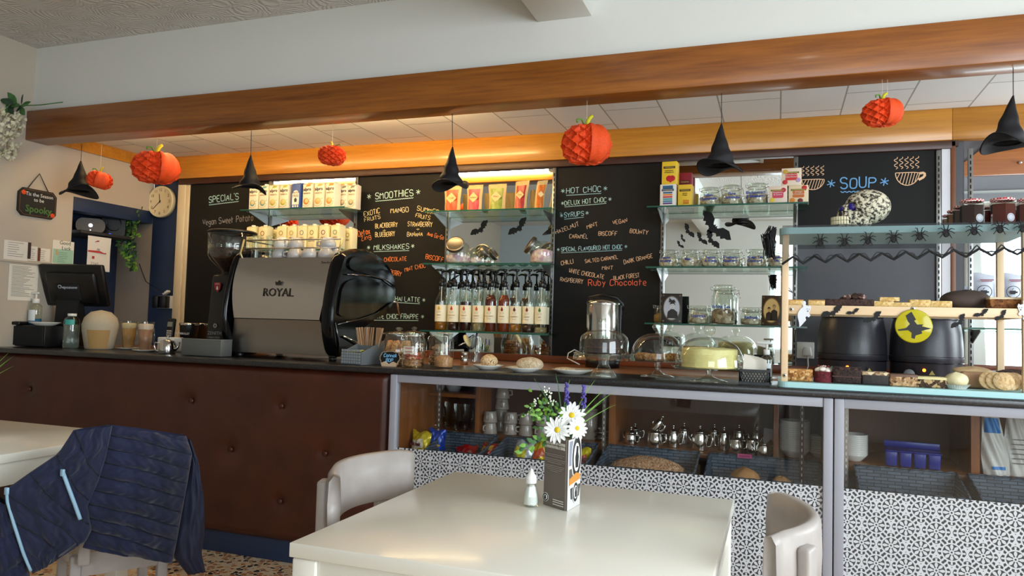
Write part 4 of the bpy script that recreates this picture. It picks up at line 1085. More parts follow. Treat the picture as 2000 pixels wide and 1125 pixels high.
MB().prism([(-.02, .028), (.02, .028), (.023, .012), (.018, -.008), (0, -.027), (-.018, -.008), (-.023, .012)], -.003, 0, mat('badge_red', '#9c1f22', .4), TR(-.005, -.094, .375, rx=R(4))).build('badge', t)
text('badge_lettering', 'EUREKA', .0085, white_ink, t, TR(-.005, -.098, .394, rx=R(4)) @ UP)
MB().prism([(-.006, -.01), (.006, -.01), (.006, .0), (.003, .008), (0, .012), (-.003, .008), (-.006, 0)], -.004, -.0035, white_ink, TR(-.005, -.094, .372, rx=R(4))).build('badge_emblem', t)
lg = mat('print_grey', '#9a9a9a', .5)
text('maker_lettering', 'ZENITH', .027, lg, t, TR(-.004, -.103, .118, rx=R(4)) @ UP)
text('maker_lettering', '\u2022HIGH SPEED', .0135, lg, t, TR(-.004, -.1045, .094, rx=R(4)) @ UP)
MB().lathe([(.006, 0), (.006, .001), (.013, .001), (.013, 0)], lg, TR(-.004, -.1015, .16, rx=R(94)), 20).build('dial_mark', t)

# ------------------------------------------------------------------ espresso machine, its back towards the room
A, B = (-2.791, 3.25, 0.985), (-2.098, 3.25, 0.986)
MX = (A[0] + B[0]) / 2; HWm = (B[0] - A[0]) / 2
t = thing('espresso_machine', 'large chrome and black espresso machine lettered ROYAL', 'espresso machine', (MX, 3.25, CT))
zT = (-2.453, 3.3, 1.499)[2] - CT; zM = (-2.527, 3.25, 1.177)[2] - CT; zB = (-2.541, 3.28, 0.994)[2] - CT
steel_panel = mat('satin_steel_panel', '#c2bdb8', .2, 1.0)
def sheet_quad(xa0, xa1, ya, za, xb0, xb1, yb, zb, m, bow, nm):
    """steel sheet from the top edge (a) to the lower edge (b), slightly bowed"""
    def f(u, v):
        x0 = xa0 + (xb0 - xa0) * v; x1 = xa1 + (xb1 - xa1) * v
        return (x0 + (x1 - x0) * u, ya + (yb - ya) * v - bow * math.sin(math.pi * v), za + (zb - za) * v)
    g = MB().grid(f, 8, 10, m); g.grid(lambda u, v: tuple(q + (.004 if i == 1 else 0) for i, q in enumerate(f(u, v))), 8, 10, m)
    return g.build(nm, t)
XR_ = HWm
sheet_quad(-HWm + .03, XR_ - .015, .05, zT, -HWm + .055, XR_ - .105, .0, zM, steel_panel, .03, 'back_panel')
sheet_quad(-HWm + .055, XR_ - .105, .004, zM - .004, -HWm + .01, XR_ - .02, .03, zB, brushed, -.005, 'lower_panel')
m = MB()
for i in range(26):
    u = (i + .5) / 26; x = (-HWm + .035) + (2 * HWm - .06) * u
    m.box((x, .0335, zT - .05), (.012, .004, .003), black_ink)
m.build('vent_slots', t)
text('name_lettering', 'ROYAL', .062, mat('relief_chrome', '#4a4744', .2, 1.0), t, TR(-.01, -.008, (zT * .42 + zM * .58), rx=R(-8)) @ UP, ext=.004, spacing=.95)
m = MB(); T = TR(-.01, -.001, (zT * .42 + zM * .58) + .048, rx=R(-8))
m.prism([(-.018, -.008), (.018, -.008), (.022, .012), (.01, .004), (0, .018), (-.01, .004), (-.022, .012)], -.006, 0, mat('relief_chrome', '#4a4744'), T); m.build('crown_emblem', t)
text('model_lettering', 'Synchro', .02, black_ink, t, TR(HWm - .1, .038, zT - .025, rx=R(-14)) @ UP)
# black side housings: wing shaped head over a slim waist
pf = [(.03, zB - .0), (-.012, zM * .55), (-.03, zM), (-.012, zM + (zT - zM) * .45), (.04, zT + .005), (.10, zT + .03), (.20, zT + .055), (.36, zT + .05), (.50, zT + .005), (.58, zT - .07), (.605, zT - .14), (.59, zT - .2), (.52, zT - .27),
      (.40, zM + .02), (.26, zM - .035), (.20, zM - .06), (.22, zM - .15), (.42, .085), (.5, .08), (.5, .04), (.10, .04)]
def smooth_poly(p, n=2):
    for _ in range(n):
        q = []
        for i in range(len(p)):
            a, b = p[i], p[(i + 1) % len(p)]
            q += [(a[0] * .75 + b[0] * .25, a[1] * .75 + b[1] * .25), (a[0] * .25 + b[0] * .75, a[1] * .25 + b[1] * .75)]
        p = q
    return p
def side(x0, x1, nm):
    sp_ = smooth_poly(pf, 2); n = len(sp_); cy = sum(p[0] for p in sp_) / n; cz = sum(p[1] for p in sp_) / n
    m = MB(); vv = []; xs = [(x0, .0), (x0 + (x1 - x0) * .2, .012), (x0 + (x1 - x0) * .75, .012), (x1, -.004)]
    for x, g in xs:
        for y, z in sp_:
            d = Vector((y - cy, z - cz)); L = d.length
            vv.append((x, y + d.x / L * g, z + d.y / L * g))
    fs = [(k * n + i, k * n + (i + 1) % n, (k + 1) * n + (i + 1) % n, (k + 1) * n + i) for k in range(3) for i in range(n)]
    m.add(vv, fs, black_gloss, True)
    m.prism(sp_, x1 - (x1 - x0) * .02, x1, black_gloss, plane='YZ'); m.prism(sp_, x0, x0 + (x1 - x0) * .02, black_gloss, plane='YZ')
    return m.build(nm, t)
side(HWm - .075, HWm, 'side_housing'); side(-HWm, -HWm + .03, 'side_housing')
# recessed glossy panels and chrome trims on the right side
def side_prism(poly, x, d, m, nm, lab=None): return MB().prism(smooth_poly(poly, 2), HWm + x, HWm + x + d, m, plane='YZ').build(nm, t, label=lab)
side_prism([(.07, zT - .02), (.12, zT + .02), (.34, zT + .03), (.5, zT - .03), (.55, zT - .09), (.3, zT - .07), (.09, zT - .06)], .0, .012, black_gloss, 'upper_shield')
side_prism([(.03, zT - .11), (.3, zT - .095), (.56, zT - .12), (.55, zT - .18), (.36, zM + .05), (.16, zM + .02), (.0, zM + .02), (.0, zM + .06)], .0, .010, black_gloss, 'lower_shield')
m = MB(); m.tube([(HWm + .012, y, z) for y, z in ((.06, zT - .085), (.3, zT - .075), (.45, zT - .085), (.57, zT - .12))], .004, mat('dark_chrome', '#6a6a70', .12, 1), 8)
m.tube([(HWm + .006, y, z) for y, z in ((.0, zM - .02), (.2, zM + .01), (.38, zM + .045), (.54, zT - .21))], .004, mat('dark_chrome', '#6a6a70'), 8)
m.tube([(HWm + .004, y, z) for y, z in ((-.02, zM - .01), (.01, zM * .6), (.03, zB))], .004, mat('dark_chrome', '#6a6a70'), 8)
m.build('chrome_trim', t)
MB().bb((-HWm + .03, .05, .04), (HWm - .05, .42, zT - .005), black_plastic).build('chassis', t)
MB().tube([(HWm - .05, .52, zM + .12), (HWm - .0, .62, zM + .12), (HWm + .01, .64, zM + .04)], .006, chrome, 8).build('steam_wand', t)
MB().tube([(HWm + .01, .05, zM - .08), (HWm + .02, .2, zM - .12), (HWm + .02, .38, zM - .15)], .005, chrome, 8).build('hot_water_pipe', t)
for sx_, sy_ in ((-1, .06), (1, .06), (-1, .4), (1, .4)):
    MB().cyl((sx_ * (HWm - .055), sy_, .0), .02, .02, black_plastic).cyl((sx_ * (HWm - .055), sy_, .02), .024, .045, steel).build('foot', t)
# cup rail on top
rl = MB(); zr = zT + .012
for k in (0, 1):
    z = zT + .055 + k * .045
    rl.tube([(-HWm + .05, .40, z), (-HWm + .045, .07, z), (HWm - .03, .07, z)], .004, steel, 8)
for x in (-HWm + .045, HWm - .03):
    rl.tube([(x + .015, .06, zT - .03), (x - .012, .055, zT + .03), (x - .002, .07, zT + .105)], .005, mat('rail_post', '#c9b98a', .3, .6), 8)
rl.build('cup_rail', t)
MB().bb((-HWm + .03, .055, zT - .004), (HWm - .03, .42, zT + .004), brushed).build('cup_tray', t)
TZ = CT + zT + .0046
# cups on the machine
def cup(label, loc, r, h, m, rz=0, up=False, group=None, name='coffee_cup'):
    t = thing(name, label, 'cup', loc, rz, group)
    pr = [(0, 0), (r * .58, 0), (r * .62, .004), (r * .92, h * .45), (r, h), (r * .95, h), (r * .86, h * .46), (r * .5, .008), (0, .008)]
    if not up: pr = [(a, h - b) for a, b in pr]
    MB().lathe(pr, m, n=28).build('bowl', t)
    z = (lambda q: q) if up else (lambda q: h - q)
    MB().tube([(r * .95, 0, z(h * .8)), (r * 1.42, 0, z(h * .78)), (r * 1.4, 0, z(h * .42)), (r * .85, 0, z(h * .35))], .0045, m, 8).build('handle', t)
    return t
cups = [(547, 3.40, 0, 30, 'white cup upside down on the machine beside the glasses'), (549, 3.40, 1, -30, 'tilted white cup topmost of the left cup pile on the machine'), (578, 3.39, 0, 200, 'white cup upside down, second from the left in the cup row on the machine'), (577, 3.42, 1, 150, 'white cup stacked on the second cup of the machine row'),
        (609, 3.38, 0, 10, 'single white cup upside down in the middle of the machine tray'), (638, 3.40, 0, 170, 'white cup upside down near the right end of the machine rail'), (640, 3.42, 1, 190, 'white cup stacked near the right end of the machine rail'), (667, 3.45, 0, 0, 'white cup at the right end of the machine top')]
XC = {547: (-2.573, 3.4, 1.549)[0], 549: (-2.563, 3.4, 1.549)[0], 578: (-2.466, 3.4, 1.548)[0], 577: (-2.488, 3.42, 1.55)[0], 609: (-2.368, 3.4, 1.547)[0], 638: (-2.278, 3.4, 1.546)[0], 640: (-2.282, 3.42, 1.549)[0], 667: (-2.248, 3.45, 1.551)[0]}
for px, y, lv, rz, lab in cups: cup(lab, (XC[px], y, TZ + lv * .0586), .045, .058, grey_china if px != 549 else white_china, R(rz))
def tumbler(label, loc, r, h, up=False):
    t = thing('latte_tumbler', label, 'glass', loc)
    pr = [(.001, h), (r * .74, h), (r * .76, h - .01), (r, 0)] if not up else [(.001, 0), (r * .74, 0), (r * .76, .01), (r, h)]
    MB().shell(pr, jar_glass, n=24).build('glass_body', t)
    MB().shell([(r * .9, .004), (r + .001, 0)] if not up else [(r + .001, h), (r * .95, h)], jar_glass, n=24).build('rim', t); return t
for x, lab in (((-2.72, 3.42, 1.609)[0], 'tall glass upside down at the left end of the machine top'), ((-2.71, 3.46, 1.613)[0], 'second tall glass from the left on the machine top'), ((-2.648, 3.42, 1.594)[0], 'third tall glass from the left on the machine top, beside the cups')):
    tumbler(lab, (x, {0: 3.36, 1: 3.47, 2: 3.38}[0 if 'left end' in lab else 1 if 'second' in lab else 2] + .03, TZ), .03, .13)
c = (-2.751, 3.35, 1.494)
t = thing('steel_bowl', 'small steel bowl upside down at the left rail of the machine', 'bowl', ((-2.77, 3.38, 1.519)[0], 3.52, TZ)); MB().lathe([(.048, 0), (.045, .02), (.03, .035), (0, .036)], brushed, n=24).build('bowl', t); MB().lathe([(.048, 0), (.052, .002), (.048, .004)], steel, n=24).build('rim', t)

# ------------------------------------------------------------------ milk cartons
carton_white = mat('carton_cream_white', '#efe6cf', .45)
carton_grey = mat('carton_grey_side', '#a59c8c', .5)
carton_cream = mat('carton_cream', '#f1e7b6', .45)
cap_white = mat('cap_white', '#f2ede2', .4)
def carton(label, loc, w, h, body, capm, rz=0, style='coffee', accent='#c8862f', text_='alpro', group=None):
    t = thing('milk_carton', label, 'carton', loc, rz, group); d = w * .98
    m = MB().box((0, 0, h * .47), (w, d, h * .94), body, None, .0025)
    m.prism([(-d / 2, h * .94), (d / 2, h * .94), (d * .5, h * .96), (-d * .1, h)], -w / 2 + .001, w / 2 - .001, body, plane='YZ')
    m.build('carton_body', t)
    MB().cyl((0, -d * .08, h * .975), w * .2, h * .065, capm).build('cap', t)
    f = -d / 2 - .0006; ac = mat('accent_' + accent[1:], accent, .5)
    if style == 'coffee':
        m = MB(); m.cyl((0, 0, 0), w * .3, .0006, ac, TR(-w * .08, f, h * .27, rx=R(90)), 20); m.cyl((0, 0, 0), w * .2, .0010, mat('crema', '#e7c58a', .5), TR(-w * .06, f, h * .29, rx=R(90)), 18)
        ribbon(m, [(-w * .45, h * .12), (0, h * .06), (w * .45, h * .2), (w * .1, h * .3), (w * .45, h * .38)], f, .0018, mat('pack_brown', '#7d5a34', .6)); m.build('cup_picture', t)
        MB().prism([(-w * .2, h * .84), (w * .3, h * .86), (w * .42, h * .93), (-w * .05, h * .93)], f - .0004, f, mat('accent_top_' + accent[1:], accent, .5)).build('top_swirl', t)
        text('brand_lettering', text_, w * .42, mat('ink_navy', '#23233a', .5), t, TR(0, f - .0006, h * .74) @ UP, bold=.0006)
        text('name_lettering', 'BARISTA', w * .2, mat('ink_brown', '#7c5a3a', .5), t, TR(0, f - .0006, h * .58) @ UP)
    elif style == 'free':
        m = MB(); m.prism([(x * w * .39, h * (.42 + z * .27)) for x, z in ((-1, -1), (1, -1), (1, .55), (.55, .95), (0, 1.05), (-.55, .95), (-1, .55))], f - .0004, f, cap_white); m.build('white_panel', t)
        text('brand_lettering', 'lacto\nFREE', w * .34, mat('ink_navy', '#23233a'), t, TR(0, f - .0006, h * .55) @ UP)
        text('name_lettering', 'WHOLE', w * .19, cap_white, t, TR(0, f - .0006, h * .2) @ UP)
        m = MB()
        for k in (-1, 0, 1): m.cyl((0, 0, 0), w * .1, .0008, cap_white, TR(k * w * .26, f, h * .09, rx=R(90)), 14)
        m.build('icons', t)
        MB().prism([(-w * .12, h * .25), (w * .12, h * .25), (w * .16, h * .36), (0, h * .42), (-w * .16, h * .36)], f - .001, f - .0003, mat('cow_dark', '#26324a', .5)).build('cow_head', t)
    else:
        MB().lathe([(w * .17, 0), (w * .17, .0008), (w * .235, .0008), (w * .235, 0)], ac, TR(0, f, h * .68, rx=R(90)), 24).build('ring_mark', t)
        m = MB(); ribbon(m, [(-w * .26, h * .42), (w * .26, h * .42), (w * .26, h * .5), (-w * .26, h * .5), (-w * .26, h * .42)], f - .0003, .0012, mat('ink_brown', '#7c5a3a'))
        m.build('label_box', t)
        text('name_lettering', 'SIMPLY', w * .13, mat('ink_brown', '#7c5a3a'), t, TR(0, f - .0006, h * .46) @ UP)
        if text_: text('flavour_lettering', text_, w * .15, mat('ink_brown', '#7c5a3a'), t, TR(0, f - .0006, h * .34) @ UP)
    return t
row = [(500.5, '#6fa5a0'), (520, '#6fa5a0'), (540, '#b5b94a'), (560, '#b5b94a'), (583.5, None), (605, '#d08a3a'), (627.5, '#e0b060'), (650, '#e0a040')]
YC = 4.02
xs_ = [(-3.242, 4.02, 1.905)[0], (-3.163, 4.02, 1.903)[0], (-3.084, 4.02, 1.901)[0], (-3.003, 4.02, 1.898)[0], (-2.913, 4.02, 1.896)[0], (-2.827, 4.02, 1.894)[0], (-2.741, 4.02, 1.891)[0], (-2.658, 4.02, 1.889)[0]]
hC = 0.1638
fl = ['teal topped oat', 'teal topped oat', 'green topped almond', 'green topped almond', '', 'orange topped', 'pale gold', 'amber topped']
for i, (x, (px, ac)) in enumerate(zip(xs_, row)):
    if ac: carton('%s coffee milk carton, %s from the left on the top carton shelf' % (fl[i], ORD[i]), (x, YC, ZA1), .069, hC, carton_white, cap_white if i < 5 else mat('cap_orange', '#d8a468', .4) if i == 5 else cap_white, R(-3), accent=ac)
    else: carton('blue lactose free milk carton in the top carton row', (x, YC, ZA1), .069, hC * 1.03, mat('carton_blue', '#2c4f9a', .45), cap_white, R(-3), 'free')
for px, lab in ((677, 'plain greyish carton behind the amber one at the right end of the top shelf'), (692, 'rightmost plain carton on the top carton shelf')):
    carton(lab, ({677: (-2.61, 4.08, 1.897)[0], 692: (-2.547, 4.1, 1.899)[0]}[px], 4.09, ZA1), .06, hC * .97, carton_white, cap_white, R(-6), accent='#8a8a7a')
row2 = [(496.5, '#d8a23c', ''), (521, '#8a5a3a', ''), (556.5, '#b9a03a', ''), (576.5, '#c9b04a', ''), (596, '#7a8a9a', 'Blackberry\n& Blueberry'), (615, '#9aa04a', 'Exotic Fruits'), (638, '#8a5a7a', ''), (661, '#7aa08a', '')]
xs2 = [(-3.253, 4.02, 1.769)[0], (-3.158, 4.02, 1.768)[0], (-3.014, 4.02, 1.765)[0], (-2.935, 4.02, 1.764)[0], (-2.857, 4.02, 1.762)[0], (-2.782, 4.02, 1.761)[0], (-2.697, 4.02, 1.76)[0], (-2.611, 4.02, 1.758)[0]]
col_n = ['golden', 'brown', 'olive', 'yellow', 'blue grey', 'moss green', 'plum', 'sage green']
for i, (x, (px, ac, nm)) in enumerate(zip(xs2, row2)):
    carton('cream carton with a %s ring, %s from the left above the espresso machine' % (col_n[i], ORD[i]), (x, YC, ZA2), .066, hC * .97, carton_cream, cap_white, R(-4), 'ring', ac, nm)
carton('cream carton standing behind, at the gap in the ring carton row', ((-3.139, 4.1, 1.778)[0], 4.11, ZA2), .06, hC * .93, carton_cream, cap_white, 0, 'ring', '#b9a03a', '')
carton('rightmost cream carton at the right end of the lower carton shelf', ((-2.575, 4.1, 1.768)[0], 4.11, ZA2), .06, hC * .9, carton_cream, cap_white, R(-10), 'ring', '#b9a03a', '')

# ------------------------------------------------------------------ foil snack bags
kraft = mat('kraft_paper', '#d9b878', .55)
def pouch(label, loc, w, h, c1, word, rz=0, skew=0, lean=0):
    t = thing('snack_bag', label, 'bag', loc, rz)
    pm1 = mat('pouch_' + c1[1:], c1, .35, var=.25, vscale=40); d = .05
    def f(sg):
        def g(u, v):
            ww = w * (.86 + .14 * v) * (1 + .02 * math.sin(v * 9)); x = (u - .5) * ww + skew * v * v * w
            bul = math.sin(math.pi * min(1, max(0, u))) ** .6 * (1 - v) ** .6 * d / 2 * (1.0)
            return (x, sg * bul + .002 * math.sin(u * 14 + v * 9) * (1 if sg < 0 else -1) + lean * v * v, v * h + skew * .5 * (u - .5) * w * v)
        return g
    MB().grid(f(-1), 12, 14, kraft).grid(f(1), 12, 14, kraft).build('pouch', t)
    fr = f(-1); MB().grid(lambda u, v: tuple(q - (.0012 if i == 1 else 0) for i, q in enumerate(fr(.14 + .72 * u, .04 + .8 * v))), 10, 10, pm1).build('printed_front', t)
    m = MB(); c = Vector(fr(.5, .52)); q = w * .3
    m.prism([(c.x, c.z - q), (c.x + q, c.z), (c.x, c.z + q), (c.x - q, c.z)], c.y - .004, c.y - .0025, mat('pouch_label', '#e6c98a', .5)); m.build('diamond_label', t)
    if word: text('label_lettering', word, w * .15, mat('ink_brown', '#7c5a3a'), t, TR(c.x, c.y - .0045, c.z) @ UP)
    return t
hB = 0.1605
for x, w, c, wd, lab, sk in (((-1.841, 4.03, 1.869)[0], .115, '#cc4a22', 'Chilli', 'orange red snack bag behind the hanging hat, leftmost of the bag row', 0), ((-1.699, 4.03, 1.865)[0], .105, '#c43e4e', 'Cranberry', 'pink red snack bag, second from the left of the bag row', 0),
                         ((-1.556, 4.03, 1.861)[0], .115, '#8a9a38', 'Mint', 'green snack bag in the middle of the bag row', 0), ((-1.411, 4.03, 1.857)[0], .085, '#a82a22', 'Dark', 'dark red snack bag with a torn top corner', .12), ((-1.3, 4.05, 1.857)[0], .06, '#d2701e', '', 'narrow orange snack bag at the right end of the bag row', .35)):
    pouch(lab, (x, 4.045, ZB1), w, hB if sk < .1 else hB * 1.08, c, wd, R(-4) if sk < .3 else R(30), sk)

# ------------------------------------------------------------------ tilted sweet jars
marsh = speckle('marshmallow_mix', '#e8c9c4', [(.3, '#f0e2da'), (.55, '#d9a5b4'), (.8, '#c9b8d0')], .6, 70, .6)
def sweet_jar(label, loc, rz, lidm, fill=.4, s=1.0):
    t = thing('sweet_jar', label, 'jar', loc, rz); r = .075 * s
    pr = [(.001, 0), (r * .85, 0), (r, .012), (r * 1.02, r * .9), (r * .92, r * 1.5), (r * .55, r * 1.75)]
    m = MB().shell(pr, jar_glass, n=28, sx=1.0, sy=.9)
    ax = TR(0, -r * .52, r * 1.22, rx=R(58)); m.shell([(r * .62, -.02), (r * .62, r * .36)], jar_glass, ax, 26); m.build('glass_body', t)
    MB().lathe([(0, 0), (r * .72, 0), (r * .74, .004), (r * .74, .02), (r * .7, .024), (r * .6, .022), (r * .55, .02), (0, .02)], lidm, ax @ TR(0, 0, r * .3), 30).build('lid', t)
    MB().lathe([(0, .004), (r * .82, .006), (r * .95, .016), (r * .98, r * 2 * fill), (r * .5, r * 2 * fill + .012), (0, r * 2 * fill + .006)], marsh, n=26, sy=.9).build('sweets', t)
    return t
lidm = mat('pewter_lid', '#7d7870', .35, .9)
sweet_jar('tilted glass sweet jar at left with its round metal lid facing the room', ((-1.789, 4, 1.538)[0], 4.03, ZB2), R(8), lidm, .33, .98)
sweet_jar('tilted glass sweet jar turned right beside the front left sweet jar', ((-1.706, 4.09, 1.546)[0], 4.105, ZB2), R(95), lidm, .28, .72)
sweet_jar('tilted glass sweet jar at right full of pink marshmallows', ((-1.278, 4, 1.537)[0], 4.05, ZB2), R(-62), lidm, .5, .98)

# ------------------------------------------------------------------ syrup bottles with pumps
label_cream = mat('label_cream', '#f0e8c8', .5)
pump_black = mat('pump_black', '#101013', .3)
def syrup(label, loc, liq, lev, drop, name_, rz=0, detail=True):
    t = thing('syrup_bottle', label, 'bottle', loc, rz, None); r = .0347; h = .27
    MB().shell([(.001, 0), (r - .003, 0), (r, .004), (r, .172), (r * .92, .188), (r * .55, .215), (r * .40, .235), (r * .38, h)], jar_glass, n=22).build('glass_body', t)
    lh = .172 * lev if lev <= 1 else .172 + .05 * (lev - 1)
    pr = [(0, .003), (r - .003, .004), (r - .0015, .007), (r - .0015, min(lh, .17))]
    if lev > 1: pr += [(r * .88, .188), (r * .55, .212)]
    pr.append((0, pr[-1][1])); MB().lathe(pr, liq, n=22).build('syrup', t)
    m = MB(); m.cyl((0, 0, h - .012), r * .5, .03, pump_black, n=14).cyl((0, 0, h + .018), r * .36, .012, pump_black, n=12).cyl((0, 0, h + .03), .006, .055, pump_black, n=10)
    m.cyl((0, 0, h + .078), .014, .012, pump_black, n=12); m.tube([(0, 0, h + .086), (-.03, -.004, h + .088), (-.048, -.006, h + .08)], [.008, .006, .004], pump_black, 8); m.build('pump', t)
    MB().tube([(0, 0, .01), (0, 0, h)], .003, mat('dip_tube', '#cfcfc4', .4), 6).build('dip_tube', t)
    MB().lathe([(r + .0007, .052), (r + .0007, .150)], label_cream, n=18, a0=R(185), a1=R(355)).build('paper_label', t)
    if detail:
        f = -r - .0016; dm = mat('drop_' + drop[1:], drop, .5)
        MB().prism([(0, .146), (.004, .137), (.0075, .129), (.006, .122), (0, .119), (-.006, .122), (-.0075, .129), (-.004, .137)], f, f + .0006, dm).build('drop_mark', t)
        m = MB(); ribbon(m, [(-.011, .105), (.011, .105), (.011, .113), (-.011, .113), (-.011, .105)], f, .001, mat('ink_brown', '#7c5a3a')); m.box((0, f, .075), (.022, .0006, .0012), mat('ink_brown', '#7c5a3a')); m.build('label_print', t)
        text('flavour_lettering', name_, .0068, mat('ink_brown', '#7c5a3a'), t, TR(0, f, .09) @ UP)
    return t
amber = mat('syrup_amber', '#b0701c', .15, trans=.45); dark_r = mat('syrup_dark', '#2c0e12', .15, trans=.2); red_b = mat('syrup_red_brown', '#6a2412', .15, trans=.3); clear_s = mat('syrup_clear', '#cdbf92', .12, trans=.7); oran = mat('syrup_orange_red', '#8a3410', .15, trans=.35)
sb = [((-1.874, 4, 1.136)[0], amber, .3, '#cfa51e', 'LEMON', 'amber'), ((-1.792, 4, 1.138)[0], dark_r, .3, '#b8431c', 'PUMPKIN SPICE', 'near-black'), ((-1.714, 4, 1.141)[0], dark_r, 1.0, '#c2531c', 'TOFFEE NUT', 'dark red'), ((-1.635, 4, 1.143)[0], clear_s, .3, '#c2531c', 'AMARETTO', 'clear'),
      ((-1.559, 4, 1.145)[0], red_b, 1.2, '#b83a1c', 'SALTED CARAMEL', 'full red brown'), ((-1.478, 4, 1.147)[0], oran, 1.1, '#8a2616', 'CARAMEL', 'full orange red'), ((-1.405, 4, 1.15)[0], amber, .28, '#5a1c12', 'GINGERBREAD', 'golden'), ((-1.33, 4, 1.152)[0], dark_r, .28, '#6a2012', 'HAZELNUT', 'dark'), ((-1.256, 4, 1.154)[0], clear_s, .2, '#3f7a2a', 'MINT', 'clear green-dropped')]
for i, (x, lq, lv, dr, nm, cn) in enumerate(sb):
    syrup('%s syrup bottle with black pump, %s from the left in the front row' % (cn, ORD[i]), (x, 4.0, ZB3), lq, lv, dr, nm, R(rnd.uniform(-4, 4)))
for i, (x, lq, lv) in enumerate((((-1.871, 4.1, 1.152)[0], clear_s, .5), ((-1.79, 4.1, 1.154)[0], amber, .6), ((-1.718, 4.1, 1.156)[0], red_b, .8), ((-1.642, 4.1, 1.158)[0], clear_s, .5), ((-1.568, 4.1, 1.16)[0], amber, .8), ((-1.275, 4.1, 1.168)[0], dark_r, .9))):
    syrup('syrup bottle in the back row behind the pumps, %s from the left' % ORD[i], (x, 4.105, ZB3), lq, lv, '#b8431c', '', R(rnd.uniform(-20, 20)), False)

# ------------------------------------------------------------------ tea boxes and clip-top jars
def tea_box(label, loc, w, d, h, c, c2, words, rz=0, deco=None):
    t = thing('tea_box', label, 'box', loc, rz)
    MB().box((0, 0, h / 2), (w, d, h), mat('tea_' + c[1:], c, .45), None, .0015).build('carton', t)
    f = -d / 2 - .0006
    MB().box((0, f, h * .74), (w * .78, .001, h * .1), mat('tea_band_' + c2[1:], c2, .5)).build('brand_band', t)
    text('brand_lettering', 'TWININGS', w * .13, mat('tea_gold', '#e0c070', .4), t, TR(0, f - .0008, h * .74) @ UP)
    text('name_lettering', words, w * .125, black_ink if not deco or deco[0] != 'panel' else white_ink, t, TR(0, f - .0012, h * .56 if not deco or deco[0] != 'stripes' else h * .9) @ UP)
    if deco:
        m = MB(); k = deco[0]
        if k == 'heart':
            for x in (-.2, .2): m.sph((x * w * .55 + w * .1, f, h * .25), (w * .2, .0015, h * .13), mat('berry_red', '#c0202c', .4))
            m.prism([(-w * .2, h * .24), (w * .1, h * .06), (w * .4, h * .24)], f - .0012, f, mat('berry_red', '#c0202c'))
        elif k == 'stripes':
            for i, cc in enumerate(('#2b5f86', '#e08a3a', '#c8344a', '#3aa0a0', '#2f7fa8', '#5a3f8a')): m.box((0, f, h * (.62 - i * .095)), (w * .6, .0012, h * .07), mat('stripe_' + cc[1:], cc, .5))
            m.box((0, f, h * .84), (w * .66, .001, h * .2), mat('stripe_2b5f86', '#2b5f86'))
        elif k == 'mug':
            m.lathe([(0, 0), (w * .2, 0), (w * .22, h * .18), (0, h * .18)], mat('mug_orange', '#d98f2c', .5), TR(w * .08, f, h * .12) @ Matrix.Diagonal((1, .05, 1, 1)), 16)
        elif k == 'panel':
            m.prism([(x, z + h * .5) for x, z in rnd_rect(w * .3, h * .2, w * .08)], f - .0006, f, mat('panel_' + deco[1][1:], deco[1], .5))
            for x, z, cc in deco[2]: m.sph((x * w, f, z * h), (w * .14, .0012, h * .13), mat('fruit_' + cc[1:], cc, .5))
        m.build('picture', t)
    return t
def ow(a, b): return abs(b[0] - a[0])
wA = ow((-0.584, 4, 1.899), (-0.505, 4, 1.896)); hA = 0.1203
xa = (-0.561, 4.02, 1.852)[0]
tea_box('white tea box with coloured stripes, lower left on the tea shelf', (xa, 4.03, ZC1), wA * 1.05, .07, hA, '#e6e4dc', '#2b5f86', '', R(-4), ('stripes',))
tea_box('yellow strawberry tea box standing on the striped white box', (xa + .006, 4.03, ZC1 + hA), wA, .07, hA * 1.02, '#e8c32e', '#3a2a12', 'Strawberry\n& Raspberry', R(-4), ('heart',))
tea_box('yellow ginger tea box beside the striped white box', ((-0.473, 4.03, 1.851)[0], 4.04, ZC1), wA * .93, .065, hA * .98, '#ecc53a', '#3a2a12', 'Spiced\nGinger', R(-3), ('mug',))
tea_box('dark red tea box standing behind the ginger box', ((-0.485, 4.11, 1.864)[0], 4.12, ZC1), wA * .9, .06, hA * 1.65, '#8a1c2c', '#5a121c', '', R(-3))
fr1 = [(-.25, .2, '#c8323a'), (.28, .85, '#d8c04a'), (-.3, .8, '#5a8a3a')]
wD = ow((-0.049, 4, 1.881), (0.039, 4, 1.878)); hD = 0.0885
tea_box('cream and pink tea box, lower left of the fruit tea pile', ((-0.007, 4, 1.848)[0], 4.02, ZC1), wD, .075, hD, '#ecd6c4', '#6a7a2a', 'Raspberry\n& Lemon', R(-3), ('panel', '#d2425e', [(-.3, .2, '#e0c83a'), (.3, .75, '#b8243c')]))
tea_box('cream and orange tea box, lower right of the fruit tea pile', ((0.09, 4, 1.848)[0], 4.02, ZC1), wD * 1.05, .075, hD, '#efd9b4', '#6a7a2a', 'Orange\n& Cranberry', R(-3), ('panel', '#d0702c', [(-.3, .15, '#e08a2a'), (.3, .85, '#c8282c'), (.1, .12, '#7a2a20')]))
tea_box('cream and red tea box on top of the fruit tea pile', ((0.056, 4, 1.941)[0], 4.02, ZC1 + hD), wD * 1.05, .075, hD, '#f0dcc4', '#6a7a2a', 'Strawberry\nElderflower', R(-3), ('panel', '#d83a34', [(-.32, .2, '#c8323a'), (-.3, .8, '#d0a83a'), (.35, .3, '#c0a0c8')]))

